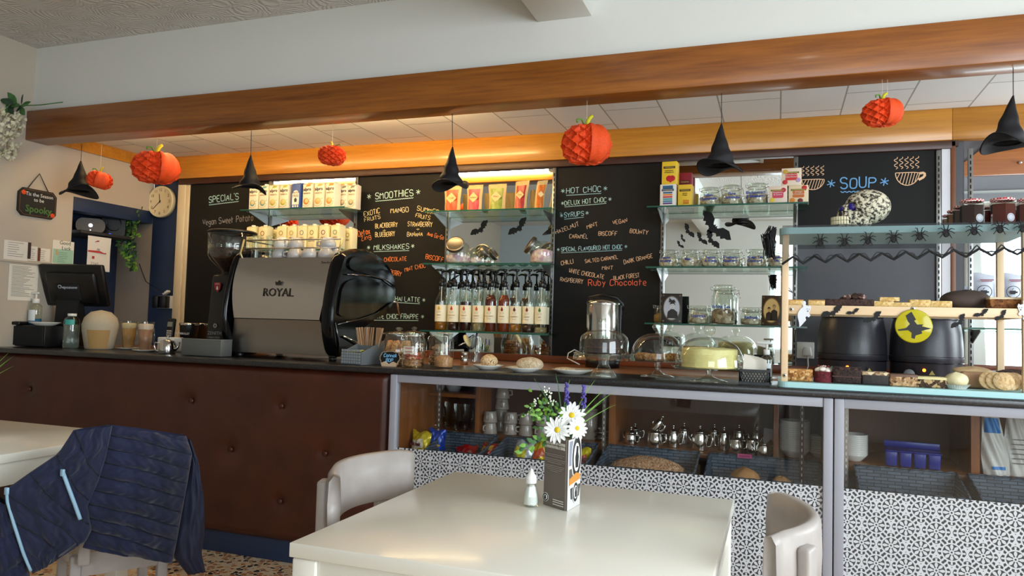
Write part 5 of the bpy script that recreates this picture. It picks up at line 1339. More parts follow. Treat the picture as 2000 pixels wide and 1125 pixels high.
bag_m = speckle('tea_bag_paper', '#cfc4ae', [(.35, '#e0d7c2'), (.65, '#b7aa92'), (.85, '#a08e74')], .8, 55, .8)
ink_blue = mat('marker_blue', '#1f3f9a', .6)
def clip_jar(label, loc, r, h, word, rz=0, fill=.72, tall=False, content=None):
    t = thing('clip_jar', label, 'jar', loc, rz)
    n = h * .80
    if tall: pr = [(.001, 0), (r * .92, 0), (r, .008), (r, h * .72), (r * .8, h * .84), (r * .78, h * .88)]
    else: pr = [(.001, 0), (r * .9, 0), (r, .008), (r, n * .55), (r * .94, n * .8), (r * .8, n), (r * .8, n + .006)]
    MB().shell(pr, jar_glass, n=28).build('glass_body', t)
    z = pr[-1][1]
    MB().lathe([(r * .80, z), (r * .86, z + .002), (r * .86, z + .007), (r * .82, z + .009), (r * .84, z + .013), (r * .8, z + (h - z)), (r * .3, h), (0, h - .002)], jar_glass, n=28).build('glass_lid', t)
    m = MB(); m.tube([(r * .85 * math.cos(a), r * .85 * math.sin(a), z - .004) for a in [i * 2 * math.pi / 20 for i in range(20)]], .0016, steel, 5, closed=True)
    for s in (-1, 1):
        m.tube([(s * r * .85, 0, z - .005), (s * r * 1.06, .004, z + .002), (s * r * 1.08, 0, z + .014), (s * r * .86, 0, z + .012)], .0016, steel, 6)
    m.tube([(r * 1.06, 0, z + .002), (r * 1.14, -.004, z - .014), (r * 1.18, 0, z - .03)], .0016, steel, 6)
    m.build('wire_clip', t)
    ch = h * .8 * fill; rg = random.Random(sum(map(ord, label)))
    m = MB().lathe([(0, .003), (r * .86, .005), (r * .95, .012), (r * .93, ch * .8), (r * .5, ch), (0, ch * .95)], content or bag_m, n=20, ripple=.04, rn=7)
    for i in range(5): m.box((rg.uniform(-.4, .4) * r, rg.uniform(-.4, .4) * r, ch * .9), (r * .8, r * .75, .006), content or bag_m, TR(0, 0, 0, rg.uniform(0, 3), rg.uniform(-.5, .5)))
    m.build('tea_bags' if not tall else 'dried_tea', t)
    if word: text('marker_lettering', word, r * .36, ink_blue, t, TR(0, -r - .0015, h * .44) @ UP, bold=.0006)
    return t
rj = 0.0532
for x, h, w, lab in (((-0.346, 4, 1.842)[0], 36, 'Indian\nChamomile', 'clip-top jar of tea bags beside the ginger box'), ((-0.24, 4, 1.842)[0], 39, 'Pure\nCamomile', 'clip-top jar of pale tea bags in the middle of the top tea shelf'), ((-0.111, 4, 1.841)[0], 41, 'Blackcurrant\n& Blueberry', 'clip-top jar of grey tea bags beside the fruit tea pile')):
    clip_jar(lab, (x, 4.03, ZC1), rj, h * 0.0027, w, R(rnd.uniform(-8, 8)))
for i, (x, w) in enumerate((((-0.558, 4, 1.514)[0], 'Lemon\n& Ginger'), ((-0.446, 4, 1.514)[0], 'Mint'), ((-0.341, 4, 1.514)[0], 'Lemon\n& Honey'), ((-0.233, 4, 1.514)[0], 'Cranberry\nRaspberry'), ((-0.11, 4, 1.514)[0], 'Green Tea\nCranberry'), ((-0.006, 4, 1.514)[0], 'Green\nTea'))):
    clip_jar('short clip-top jar of tea bags, %s from the left on the middle tea shelf' % ORD[i], (x, 4.03, ZC2), rj * .9, 34 * 0.0027, w, R(rnd.uniform(-10, 10)))
clip_jar('short clip-top jar between the lady portrait and the tall jar', ((-0.397, 4, 1.208)[0], 4.03, ZC3), rj * 1.02, 35 * 0.0027, 'Liquorice', R(5))
clip_jar('tall clip-top jar of dried herbs in the middle of the lowest shelf', ((-0.273, 4, 1.206)[0], 4.02, ZC3), rj * 1.12, 76 * 0.0027, 'White Tea', R(-5), .5, True, speckle('dried_herbs', '#a8957a', [(.3, '#8c7a60'), (.6, '#c4b49a'), (.85, '#6f5e48')], .8, 60, .8))
clip_jar('short clip-top jar beside the sepia couple portrait', ((-0.134, 4, 1.209)[0], 4.03, ZC3), rj * 1.0, 33 * 0.0027, 'Redbush', R(3), .5)
clip_jar('clip-top jar of amber tea mostly hidden behind the lady portrait', ((-0.605, 4.1, 1.209)[0], 4.13, ZC3), rj * .8, 36 * 0.0027, '', 0, .7, False, mat('amber_tea', '#9a7a3a', .5))

# old portraits in dark card frames
def portrait(label, loc, w, h, ground, tone, rz, couple):
    t = thing('portrait_card', label, 'picture', loc, rz); T = Matrix.Rotation(R(-8), 4, 'X')
    fm = mat('frame_dark', '#1d1714', .5) if not couple else mat('frame_sepia', '#3a2712', .4)
    MB().box((0, 0, h / 2), (w, .006, h), fm, T, .001).build('frame', t)
    MB().box((0, .05, h * .42), (w * .5, .004, h * .8), black_matt, Matrix.Rotation(R(9), 4, 'X')).build('easel_back', t)
    E = lambda rx, rz_, cx=0, cz=h * .5, n=28: [(cx + rx * math.cos(i * 2 * math.pi / n), cz + rz_ * math.sin(i * 2 * math.pi / n)) for i in range(n)]
    MB().prism(E(w * .42, h * .42), -.0046, -.003, mat('oval_rim' + ground[1:], '#6a5a44' if not couple else '#8a6a34', .4), T).build('oval_rim', t)
    MB().prism(E(w * .38, h * .385), -.0052, -.004, mat('oval_' + ground[1:], ground, .6), T).build('oval_ground', t)
    m = MB()
    for x in (-1, 1):
        for z in (0, 1): m.prism(E(w * .05, h * .03, x * w * .4, h * (.07 + z * .86), 8), -.0046, -.003, mat('corner_gilt', '#6a5436', .4), T)
    m.build('corner_ornament', t)
    dk = mat('photo_dark_' + tone[1:], '#22201f' if not couple else '#2a1a10', .6); lt = mat('photo_face_' + tone[1:], tone, .6)
    m = MB()
    for cx, cz, k in (((.03, .58, 1),) if not couple else ((-.12, .52, .62), (.13, .6, .66))):
        m.prism([(cx * w - k * w * .26, h * .16), (cx * w + k * w * .28, h * .16), (cx * w + k * w * .24, h * (cz - .2 * k)), (cx * w + k * w * .06, h * (cz - .11 * k)), (cx * w - k * w * .06, h * (cz - .11 * k)), (cx * w - k * w * .22, h * (cz - .2 * k))], -.0058, -.0045, dk, T)
        m.prism(E(w * .115 * k, h * .11 * k, cx * w, cz * h - h * .0), -.0062, -.0045, lt, T)
        m.prism([(cx * w + w * .13 * k * math.cos(a), cz * h + h * .02 + h * .12 * k * math.sin(a)) for a in [math.pi * i / 10 - .1 for i in range(11)]] + [(cx * w - w * .06 * k, cz * h + h * .06 * k), (cx * w + w * .06 * k, cz * h + h * .07 * k)], -.0066, -.0045, dk if not (couple and cx > 0) else mat('photo_grey_hair', '#8a7450', .6), T)
        if not couple: m.prism([(-w * .16, h * .7), (w * .2, h * .69), (w * .12, h * .79), (-.0, h * .77), (-w * .12, h * .85), (-w * .13, h * .75)], -.007, -.005, dk, T)
        for ex in (-1, 1): m.prism(E(w * .018, h * .009, cx * w + ex * w * .045 * k, cz * h + h * .012, 8), -.0068, -.006, dk, T)
        m.prism(E(w * .03 * k, h * .006, cx * w, cz * h - h * .055 * k, 8), -.0068, -.006, dk, T)
    m.build('sitter_picture', t)
    return t
wP = ow((-0.586, 3.98, 1.268), (-0.479, 3.98, 1.27))
portrait('dark framed grey portrait of a woman in a hat on the lowest shelf', ((-0.533, 3.99, 1.21)[0], 4.0, ZC3), wP, 0.1595, '#b9bfcc', '#c9ccd2', R(6), False)
portrait('dark framed sepia portrait of a couple beside the cake display', ((-0.035, 3.99, 1.212)[0], 4.0, ZC3), wP * .92, 0.1553, '#d9b978', '#caa66a', R(-8), True)

# ------------------------------------------------------------------ paper bats
bat_black = mat('bat_card', '#0e0d0e', .75)
BAT = [(0, .2), (.05, .33), (.09, .22), (.16, .24), (.3, .5), (.62, .62), (1, .35), (.86, .16), (.72, .12), (.62, -.08), (.5, .02), (.4, -.16), (.28, -.05), (.16, -.12), (.08, -.34), (0, -.22)]
BAT = BAT + [(-x, z) for x, z in reversed(BAT[1:-1])]
def bat(label, c, half, ang, on_what, fold=0.0, group=None, dz=None):
    t = thing('paper_bat', label, 'paper bat', c, 0, group)
    m = MB(); ca, sa = math.cos(ang), math.sin(ang)
    m.prism([((x * ca - z * .8 * sa) * half, (x * sa + z * .8 * ca) * half) for x, z in BAT], -.0008, 0, bat_black)
    m.build('bat_cutout', t); return t
YB_ = 4.1845
bat('large paper bat at left on the mirror above the syrup bottles', (-1.712, 4.184, 1.751), 0.0716, R(38), '')
bat('large paper bat at right on the mirror above the syrup bottles', (-1.464, 4.184, 1.756), 0.0764, R(42), '')
bat('largest paper bat of the swarm on the tea shelf mirror', (-0.344, 4.184, 1.734), 0.1119, R(-48), '')
for x, lab in ((((-0.478, 4.184, 1.722)), 'paper bat high at the left of the mirror swarm'),):
    bat(lab, x, 0.0481, R(-58), '')
bat('tiny paper bat below the high left one in the mirror swarm', (-0.508, 4.184, 1.683), 0.0255, R(-65), '')
bat('small paper bat lowest left in the mirror swarm', (-0.521, 4.184, 1.646), 0.0283, R(-48), '')
bat('medium paper bat in the middle of the mirror swarm', (-0.408, 4.184, 1.676), 0.0450, R(-52), '')
bat('second largest paper bat of the mirror swarm just above the jars', (-0.354, 4.184, 1.67), 0.0615, R(-58), '')

# ------------------------------------------------------------------ counter, middle part
# sugar and stirrer caddy
a, b = (-1.966, 3.13, 0.981), (-1.848, 3.13, 0.986)
t = thing('caddy', 'grey sloping woven-look caddy of wooden stirrers and yellow sachets', 'caddy', ((a[0] + b[0]) / 2 - .008, 3.10, CT), R(-8))
w = (b[0] - a[0]) / 2; h0 = 0.0590; h1 = 0.1156
cg = mat('caddy_grey', '#676c70', .45)
m = MB(); T_ = .004
m.bb((-w, 0, .001), (w, T_, h0), cg); m.bb((-w, .17, .001), (w, .17 + T_, h1), cg); m.bb((-w, 0, .001), (w, .174, .005), cg)
for s in (-1, 1): m.prism([(0, .001), (.174, .001), (.174, h1), (0, h0)], s * w - T_ / 2, s * w + T_ / 2, cg, plane='YZ')
for k in (.06, .115): m.bb((-w, k, .005), (w, k + .003, h0 + (h1 - h0) * k / .174 - .006), cg)
for i in range(8):
    for j in range(5):
        m.box((-w + .008 + i * (2 * w - .016) / 7, -.0015, .012 + j * .014), (.010, .004, .010), mat('caddy_light', '#8a9094', .4), TR(0, 0, 0))
m.build('caddy_body', t)
m = MB()
for i in range(5): m.box((rnd.uniform(-.02, .02), .03 + rnd.uniform(-.012, .012), h0 + .002 + i * .002), (.05, .022, .003), mat('sachet_yellow', '#d8cf3a', .5), TR(0, 0, 0))
m.build('sachets', t)
m = MB(); st = mat('birch_stirrer', '#b08a66', .6)
for i in range(42):
    x = rnd.uniform(-.05, .05); y = .135 + rnd.uniform(-.012, .02)
    m.box((0, 0, .085), (.006, .0016, .17), st, TR(x, y, .01, rnd.uniform(-.6, .6), rnd.uniform(-.12, .1), x * 5 + rnd.uniform(-.06, .06)))
m.build('stirrers', t)

def cookie(m, c, r, h, mt, T=None): m.lathe([(0, 0), (r * .9, 0), (r, h * .4), (r * .85, h), (0, h * 1.1)], mt, (T or I4) @ Matrix.Translation(c), 18)
biscuit = speckle('biscuit_brown', '#9c6a42', [(.4, '#b07f54'), (.75, '#85542f')], .8, 120, .6)
red_cookie = speckle('red_cookie', '#a6472e', [(.35, '#c0603f'), (.6, '#8c3522'), (.85, '#e0b090')], .8, 110, .6)
sugar_m = speckle('brown_sugar', '#c2895a', [(.4, '#cf9a6c'), (.75, '#b47a4a')], .9, 260, .5)
def ribbed_jar(label, loc, r, h, knob=True, rz=0):
    t = thing('cookie_jar', label, 'jar', loc, rz)
    MB().shell([(.001, 0), (r * .8, 0), (r * .92, .008), (r, h * .35), (r * .97, h * .55), (r * .74, h * .78), (r * .74, h * .86)], jar_glass, n=64, ripple=.012, rn=20).build('glass_body', t)
    m = MB().lathe([(r * .88, h * .86), (r * .9, h * .87), (r * .88, h * .895), (r * .5, h * .94), (r * .14, h * .955), (r * .1, h * .97)], jar_glass, n=32)
    m.sph((0, 0, h * 1.02), (r * .2, r * .2, h * .055), jar_glass, None, 16, 10); m.build('glass_lid', t); return t
c = (-1.734, 3.14, 0.978); r_ = 0.0890
t = ribbed_jar('ribbed glass jar of cannoli with a glass lid behind the small chalk sign', (c[0] - .01, 3.25, CT), r_ * .97, 0.1730); m = MB(); tan = speckle('cannoli_shell', '#c98a52', [(.4, '#d9a066'), (.8, '#a86c3a')], .7, 150, .6)
for i in range(14):
    k = i // 7; a_ = i % 7 * .9; m.tube([(r_ * .62 * math.cos(a_), r_ * .62 * math.sin(a_), .01 + k * .045), (r_ * .5 * math.cos(a_ + .5), r_ * .5 * math.sin(a_ + .5), .075 + k * .04)], .014, tan, 10)
m.build('cannoli', t)
c = (-1.781, 3.3, 0.998)
t = ribbed_jar('tall glass jar with a round knob lid standing behind the cannoli jar', (c[0] + .02, 3.445, CT), 0.0696, 0.1752); m = MB()
for i in range(8): cookie(m, (rnd.uniform(-.015, .015), rnd.uniform(-.015, .015), .006 + i * .012), 0.0464, .012, biscuit)
m.build('biscuits', t)
c = (-1.616, 3.15, 0.986); hh = 0.1661
def kilner(label, px, r, h):
    t = thing('clip_jar', label, 'jar', px, R(-20))
    MB().shell([(.001, 0), (r * .94, 0), (r, .008), (r, h * .78), (r * .86, h * .88), (r * .86, h * .92)], jar_glass, n=32).build('glass_body', t)
    MB().lathe([(r * .88, h * .92), (r * .95, h * .925), (r * .93, h * .95), (r * .95, h * .97), (r * .9, h), (0, h)], jar_glass, n=32).build('glass_lid', t)
    m = MB(); m.tube([(r * .93 * math.cos(q), r * .93 * math.sin(q), h * .9) for q in [i * 2 * math.pi / 24 for i in range(24)]], .002, steel, 6, closed=True)
    m.tube([(r * .93, 0, h * .9), (r * 1.15, 0, h * .93), (r * 1.12, 0, h * .99), (r * .9, 0, h * .99)], .002, steel, 6); m.tube([(-r * .5, -r * .85, h * .9), (-r * .55, -r * 1.0, h * .84), (-r * .5, -r * 1.02, h * .72)], .0022, steel, 6); m.build('wire_clip', t)
    return t
r_ = 0.0537
t = kilner('clip-top jar with red cookies and a handwritten slip', (c[0] + .012, 3.135, CT), r_ * .97, hh * .98); m = MB()
for i in range(4): cookie(m, (rnd.uniform(-.01, .01), rnd.uniform(-.01, .01), .006 + i * .016), r_ * .82, .016, red_cookie if i > 1 else biscuit)
m.build('cookies', t)
MB().box((0, -r_ * .75, hh * .48), (r_ * 1.1, .001, hh * .22), paper, Matrix.Rotation(R(20), 4, 'Z')).build('paper_slip', t)
m = MB()
for z in (.54, .44): ribbon(m, [(-r_ * .42 + r_ * .84 * i / 16, hh * z + r_ * .1 * math.sin(i * 2.1)) for i in range(17)], -r_ * .75 - .0016, .0022, mat('slip_red', '#c8324a', .6), TR(0, 0, 0, R(20)))
m.build('slip_scribble', t)
c = (-1.583, 3.24, 1.001)
r_ = 0.0522; t = kilner('clip-top jar of brown biscuits between the red cookie jar and the sugar jar', (c[0] + .035, 3.30, CT), r_ * .97, hh * .98); m = MB()
for i in range(9): cookie(m, (rnd.uniform(-.012, .012), rnd.uniform(-.012, .012), .006 + i * .011), r_ * .72, .013, biscuit)
m.build('biscuits', t)
c = (-1.488, 3.22, 0.998); r_ = 0.0440; hh = 0.1636
t = thing('preserving_jar', 'glass jar half full of light brown sugar at the right end of the jar row', 'jar', (c[0] + .012, 3.2, CT))
MB().shell([(.001, 0), (r_ * .93, 0), (r_, .008), (r_, hh * .78), (r_ * .84, hh * .9), (r_ * .84, hh * .96), (r_ * .9, hh * .965), (r_ * .88, hh)], jar_glass, n=32).build('glass_body', t)
MB().lathe([(0, .004), (r_ * .9, .006), (r_ * .96, .012), (r_ * .96, hh * .28), (r_ * .5, hh * .36), (0, hh * .33)], sugar_m, n=28).build('sugar', t)
MB().lathe([(r_ * .8, hh * .995), (r_ * .86, hh * 1.0), (r_ * .8, hh * 1.01), (0, hh * 1.01)], mat('cork_lid', '#d0b98a', .6), n=28).build('lid', t)
# little chalk sign
c = (-1.719, 3.1, 1.012)
t = thing('price_sign', 'small black scalloped chalk sign reading Cannoli 80p on a wooden foot', 'sign', (c[0], 3.115, CT), R(4))
w, h = 0.0503, 0.0311; zc = 0.0407
def plaque(w, h, k=0):
    out = []
    for i in range(64):
        a_ = 2 * math.pi * i / 64; q = 1 + .05 * math.cos(8 * a_) + k
        cx = math.copysign(abs(math.cos(a_)) ** .6, math.cos(a_)); cz = math.copysign(abs(math.sin(a_)) ** .6, math.sin(a_)); out.append((w * q * cx, zc + h * q * cz))
    return out
Tt = Matrix.Rotation(R(-12), 4, 'X')
MB().prism(plaque(w * .92, h * .92, .07), .0, .004, mat('birch_ply', '#c8a98a', .5), Tt).build('wooden_edge', t)
MB().prism(plaque(w * .92, h * .92), -.001, .001, black_board, Tt).build('board', t)
m = MB()
for word, z, ww in (('Cannoli', zc + h * .12, w * 1.25), ('80P', zc - h * .62, w * .72)):
    for pl in strokes(word, h * .5, ww): ribbon(m, [(x - ww / 2, q + z) for x, q in pl], -.0015, .003, mat('chalk_sky_bright', '#7fc0ee', .7), Tt)
m.build('chalk_lettering', t)
MB().prism([(-w * .7, 0), (w * .7, 0), (w * .8, h * .5), (w * .4, h * .75), (0, h * .35), (-w * .4, h * .75), (-w * .8, h * .5)], .004, .018, mat('birch_ply', '#c8a98a'), TR(0, -.008, 0)).build('foot', t)
# steel shaker
c = (-1.527, 3.55, 0.992)
t = thing('steel_shaker', 'small steel shaker between the sugar jar and the scones', 'shaker', (c[0], 3.56, .9666)); r_ = 0.0198; hh = 0.0660
MB().lathe([(0, 0), (r_, 0), (r_, hh * .7), (0, hh * .7)], steel, n=22).build('body', t); MB().lathe([(r_ * .98, hh * .72), (r_ * 1.03, hh * .74), (r_ * 1.03, hh * .97), (r_ * .9, hh), (0, hh)], brushed, n=22).build('lid', t)
c = (-1.53, 3.7, 0.995)
t = thing('glass_bottle_jar', 'clear glass jar with an open cream lid standing behind the steel shaker', 'jar', ((-1.54, 3.75, 1.048)[0], 3.76, .9666)); r_ = 0.0388
MB().shell([(.001, 0), (r_ * .95, 0), (r_, .006), (r_, .11), (r_ * .8, .135), (r_ * .8, .145)], jar_glass, n=28).build('glass_body', t); MB().lathe([(0, -.003), (r_ * .9, -.003), (r_ * .9, .003), (0, .003)], mat('cream_lid', '#cfc08a', .5), TR(-r_ * 1.5, .0, .12, ry=R(62)), 24).build('lid', t)

# scones on plates
scone_m = speckle('scone', '#d9b98a', [(.4, '#e6cba2'), (.72, '#c9a06c'), (.93, '#6a4528')],   .8, 220, .7)
dough_m = speckle('floured_bun', '#cdb795', [(.4, '#dccaac'), (.75, '#bfa37c')], .85, 160, .5)
def plate(label, loc, r):
    t = thing('white_plate', label, 'plate', loc); MB().lathe([(a_ * r / .102, b_) for a_, b_ in plate_prof], white_china, n=44).build('plate', t); return t
def lump(m, c, r, mt, seed, amp=.12, flat=.0, T=None):
    g = random.Random(seed); ph = [g.uniform(0, 6.28) for _ in range(6)]
    def f(u, v):
        a_ = 2 * math.pi * u; p = math.pi * v; q = 1 + amp * (math.sin(2 * a_ + ph[0]) * math.sin(p + ph[1]) + .6 * math.sin(3 * a_ + ph[2] + 2 * p) + .4 * math.sin(5 * a_ + ph[3] - 3 * p))
        s_ = math.sin(p)
        return (c[0] + r[0] * q * s_ * math.cos(a_), c[1] + r[1] * q * s_ * math.sin(a_), c[2] + max(-r[2] * (1 - flat), -r[2] * q * math.cos(p)))
    m.grid(f, 28, 16, mt, T)
for px, lab, yy in ((953, 'white plate under the fruit scone', 3.26), (1026, 'white plate under the plain scone', 3.225), (1118, 'white plate with a slice behind the urn cable', 3.235)):
    X_ = {953: (-1.277, 3.26, 0.991)[0], 1026: (-1.081, 3.225, 0.99)[0], 1118: (-0.863, 3.235, 0.997)[0]}[px]
    rr_ = {953: 0.0790, 1026: 0.0907, 1118: 0.0981}[px]
    plate(lab, (X_, yy if px != 1026 else 3.205, CT), rr_ * .93)
m = MB(); lump(m, (0, 0, .030), (.042, .04, .032), scone_m, 3, .05, .1); o = m.build('scone', None, ((-1.272, 3.26, 0.991)[0], 3.26, CT + .008)); tag(o, 'tall fruit scone on the left plate', 'scone')
m = MB(); lump(m, (0, 0, .028), (.06, .052, .031), dough_m, 8, .05, .1); o = m.build('scone', None, ((-1.052, 3.205, 0.992)[0], 3.205, CT + .008)); tag(o, 'pale floured scone on the second plate', 'scone')
m = MB(); lump(m, (0, 0, .01), (.05, .03, .011), dough_m, 11, .06, .1); o = m.build('bread_slice', None, ((-0.894, 3.235, 1.005)[0], 3.235, CT + .008)); tag(o, 'pale slice lying on the plate behind the urn cable', 'bread')

# hot water urn
c = (-0.884, 3.95, 0.967); r_ = 0.0925; hh = 0.3373
t = thing('water_urn', 'polished steel hot water urn with a black lid handle and base', 'urn', (c[0], 3.93, .9666))
MB().lathe([(0, 0), (r_ * .98, 0), (r_ * .98, .04), (r_ * .9, .045)], black_plastic, n=36).build('base', t)
MB().lathe([(r_ * .97, .042), (r_, .05), (r_, hh), (r_ * .98, hh + .004)], steel, n=48).build('tank', t)
MB().lathe([(r_ * 1.02, hh - .004), (r_ * 1.03, hh + .004), (r_ * .9, hh + .02), (r_ * .3, hh + .026), (0, hh + .026)], steel, n=40).build('lid', t)
m = MB(); m.tube([(-r_ * .95, 0, hh + .004), (-r_ * .8, -.01, hh + .035), (0, -.02, hh + .05), (r_ * .8, -.01, hh + .035), (r_ * 1.1, 0, hh + .005), (r_ * 1.12, 0, hh - .03)], .009, black_plastic, 10); m.build('lid_handle', t)
m = MB(); m.box((r_ * 1.0, -.01, hh * .55), (.02, .03, hh * .9), black_plastic, None, .005); m.build('side_strip', t)
m = MB(); m.cyl((0, 0, 0), .012, .04, chrome, TR(.01, -r_, .08, rx=R(90))); m.box((.01, -r_ - .03, .11), (.014, .014, .05), black_plastic, None, .004); m.build('tap', t)
MB().tube([(-0.95, 3.7, 0.988), (-1.029, 3.75, 1.014), (-1.038, 3.8, 1.039), (-1.018, 3.85, 1.057), (-0.991, 3.9, 1.038)], .003, mat('white_cable', '#c9c6bc', .5), 7).build('cable', t, (-c[0], -3.93, -.9666))

# cake stands
choc = speckle('chocolate_cake', '#2a1410', [(.4, '#38201a'), (.75, '#1e0d0a')], .7, 160, .9)
pale_icing = mat('lemon_icing', '#ecdc98', .55, var=.08, vscale=30, bump=.3, bscale=40)
crumb = speckle('carrot_crumb', '#b07a48', [(.35, '#c99762'), (.7, '#95602f')], .85, 150, .9)
def stand(label, px, foot, z, plate_r, fluted, dome_label, dome_r, dome_h, knob, kind):
    t = thing('cake_stand', label, 'cake stand', px)
    if fluted: MB().lathe([(foot * .98, 0), (foot, .004), (foot * .8, .018), (foot * .5, .04), (foot * .36, z * .6), (foot * .42, z - .012), (foot * .3, z - .004)], jar_glass, n=64, ripple=.04, rn=16).build('foot', t)
    else: MB().lathe([(0, .001), (foot * .98, 0), (foot, .003), (foot * .55, .012), (.016, .022), (.011, .03), (.011, z * .55), (.015, z * .75), (.014, z - .004)], jar_glass, n=36).build('foot', t)
    MB().lathe([(0, z - .004), (plate_r * .93, z - .004), (plate_r * .98, z + .002), (plate_r, z + .006), (plate_r * .98, z + .007), (plate_r * .93, z), (0, z)], jar_glass, n=48).build('plate', t)
    if fluted: MB().shell([(plate_r * .96, z + .004), (plate_r * 1.0, z - .022), (plate_r * 1.02, z - .02)], jar_glass, n=64, ripple=.015, rn=16).build('plate_skirt', t)
    d = thing('cake_dome', dome_label, 'glass dome', (px[0], px[1], px[2] + z + .0095))
    q = [(1, 0), (1.0, .3), (.97, .52), (.88, .74), (.7, .9), (.4, .985), (.12, 1.0)] if not knob == 'tall' else [(1, 0), (1.0, .45), (.95, .68), (.8, .86), (.5, .96), (.12, 1)]
    if kind == 'half': q = [(math.cos(i * R(90) / 9) ** .75, math.sin(i * R(90) / 9) ** .9) for i in range(9)] + [(.1, 1.0)]
    MB().shell([(dome_r * a_, dome_h * b_) for a_, b_ in q], clear_glass, n=48).build('dome', d)
    m = MB(); m.lathe([(.012, dome_h), (.010, dome_h + .008), (.02, dome_h + .014), (.026, dome_h + .028), (.02, dome_h + .044), (0, dome_h + .048)], jar_glass, n=20); m.build('knob', d)
    return t, d
s1 = (-0.706, 3.16, 0.977); u1 = 0.0022
z1 = 43 * u1; P1 = (s1[0], 3.165, CT)
stand('glass cake stand with a fluted foot, left of the three', P1, 25 * u1, z1, 60 * u1, True, 'rounded glass dome over chocolate cake', 48 * u1, 44 * u1, 'tall', '')
t = thing('chocolate_cake', 'dark chocolate cake pieces under the left dome', 'cake', (P1[0], P1[1], CT + z1 + .001))
m = MB(); m.lathe([(0, 0), (34 * u1, 0), (35 * u1, .01), (34 * u1, 27 * u1), (30 * u1, 30 * u1), (0, 30 * u1)], choc, n=36, a0=R(170), a1=R(430))
m.build('sponge', t); MB().lathe([(0, 12 * u1), (35.3 * u1, 12 * u1), (35.3 * u1, 15 * u1), (0, 15 * u1)], mat('choc_cream', '#4a2a22', .6), n=36, a0=R(170), a1=R(430)).build('filling', t)
s2 = (-0.501, 3.2, 0.978); u2 = 0.0022; z2 = 33 * u2; P2 = (s2[0] + .0, 3.33, CT)
stand('plain glass cake stand in the middle of the three', P2, 33 * u2, z2, 57 * u2, False, 'tinted round glass dome over crumbly slices', 53 * u2, 50 * u2, '', 'half')
t = thing('crumble_cake', 'crumbly brown cake with a missing piece under the middle dome', 'cake', (P2[0], P2[1], CT + z2 + .001))
m = MB()
for i, a_ in enumerate((150, 195, 240, 285, 330, 20)):
    m.lathe([(0, 0), (44 * u2, 0), (45 * u2, 11 * u2), (40 * u2, 14 * u2), (0, 12 * u2)], crumb, n=8, a0=R(a_), a1=R(a_ + 38))
m.build('slices', t)
s3 = (-0.273, 3.16, 0.979); u3 = 0.0021; z3 = 27 * u3; P3 = (s3[0] + .005, 3.18, CT)
stand('glass cake stand with a wavy plate, right of the three', P3, 36 * u3, z3, 73 * u3, False, 'large glass dome over the yellow iced cake', 66 * u3, 56 * u3, '', 'half')
t = thing('iced_cake', 'pale yellow iced round cake under the right dome', 'cake', (P3[0], P3[1], CT + z3 + .001))
def ic(u, v):
    a_ = 2 * math.pi * u; r_ = 53 * u3 * (1 + .012 * math.sin(9 * a_)); 
    if v < .6: return (r_ * math.cos(a_), r_ * math.sin(a_), v / .6 * 36 * u3 + 0)
    k = (v - .6) / .4; return (r_ * (1 - k) * math.cos(a_), r_ * (1 - k) * math.sin(a_), 36 * u3 + 3 * u3 * math.sin(k * 3) + .002 * math.sin(a_ * 7 + k * 9))
MB().grid(ic, 48, 20, pale_icing).build('icing', t)
m = MB()
for i in range(10): m.tube([(53.4 * u3 * math.cos(q), 53.4 * u3 * math.sin(q), (2 + i * 2.6) * u3) for q in [j * 2 * math.pi / 40 for j in range(40)]], .0009, pale_icing, 4, closed=True)
m.build('comb_lines', t)

# napkin basket, napkins, pump bottle
a, b = (-0.135, 3.12, 0.97), (-0.016, 3.12, 0.972)
t = thing('napkin_basket', 'dark grey plastic lattice basket holding paper napkins', 'basket', ((a[0] + b[0]) / 2 - .012, 3.19, CT)); w = (b[0] - a[0]) / 2 * .96; hh = 0.0608
bk = mat('basket_dark', '#26282b', .45)
m = MB(); d_ = .07
m.bb((-w, -d_, 0), (w, d_, .004), bk)
for s in (-1, 1):
    m.bb((-w, s * d_ - .002, 0), (w, s * d_ + .002, .012), bk); m.bb((-w - .002, s * d_ - .003, hh - .01), (w + .002, s * d_ + .003, hh), bk)
    m.bb((s * w - .002, -d_, 0), (s * w + .002, d_, .012), bk); m.bb((s * w - .003, -d_, hh - .01), (s * w + .003, d_, hh), bk)
    for i in range(11):
        x = -w + 2 * w * i / 10
        for q in (-1, 1):
            x2 = min(w, max(-w, x + q * .03)); m.tube([(x, s * d_, .006), (x2, s * d_, hh - .005)], .0022, bk, 5)
    for i in range(6):
        y = -d_ + 2 * d_ * i / 5
        for q in (-1, 1): m.tube([(s * w, y, .006), (s * w, min(d_, max(-d_, y + q * .03)), hh - .005)], .0022, bk, 5)
m.build('lattice_body', t)
nap = thing('napkin_stack', 'fanned stack of white paper napkins standing in the lattice basket', 'napkins', (t.location[0] + .0, 3.19, CT + .006)); m = MB(); nm_ = mat('napkin_white', '#ded8cc', .85)
for i in range(16):
    k = i / 15; m.prism([(-w * .85 + k * w * .9, 0), (-w * .85 + k * w * .9 + w * .7, 0), (-w * .85 + k * w * .85 + w * .78, .09), (-w * .9 + k * w * .85 + .01, .115 - k * .012)], -.05 + k * .09, -.05 + k * .09 + .004, nm_)
m.build('napkins', nap); nap['kind'] = 'thing'
c = (-0.046, 3.34, 1.025)
t = pump_bottle('clear sanitiser pump bottle behind the napkin basket', (c[0], 3.36, CT), 0.0238, 0.1125, water_like, .8, jar_glass, .045)

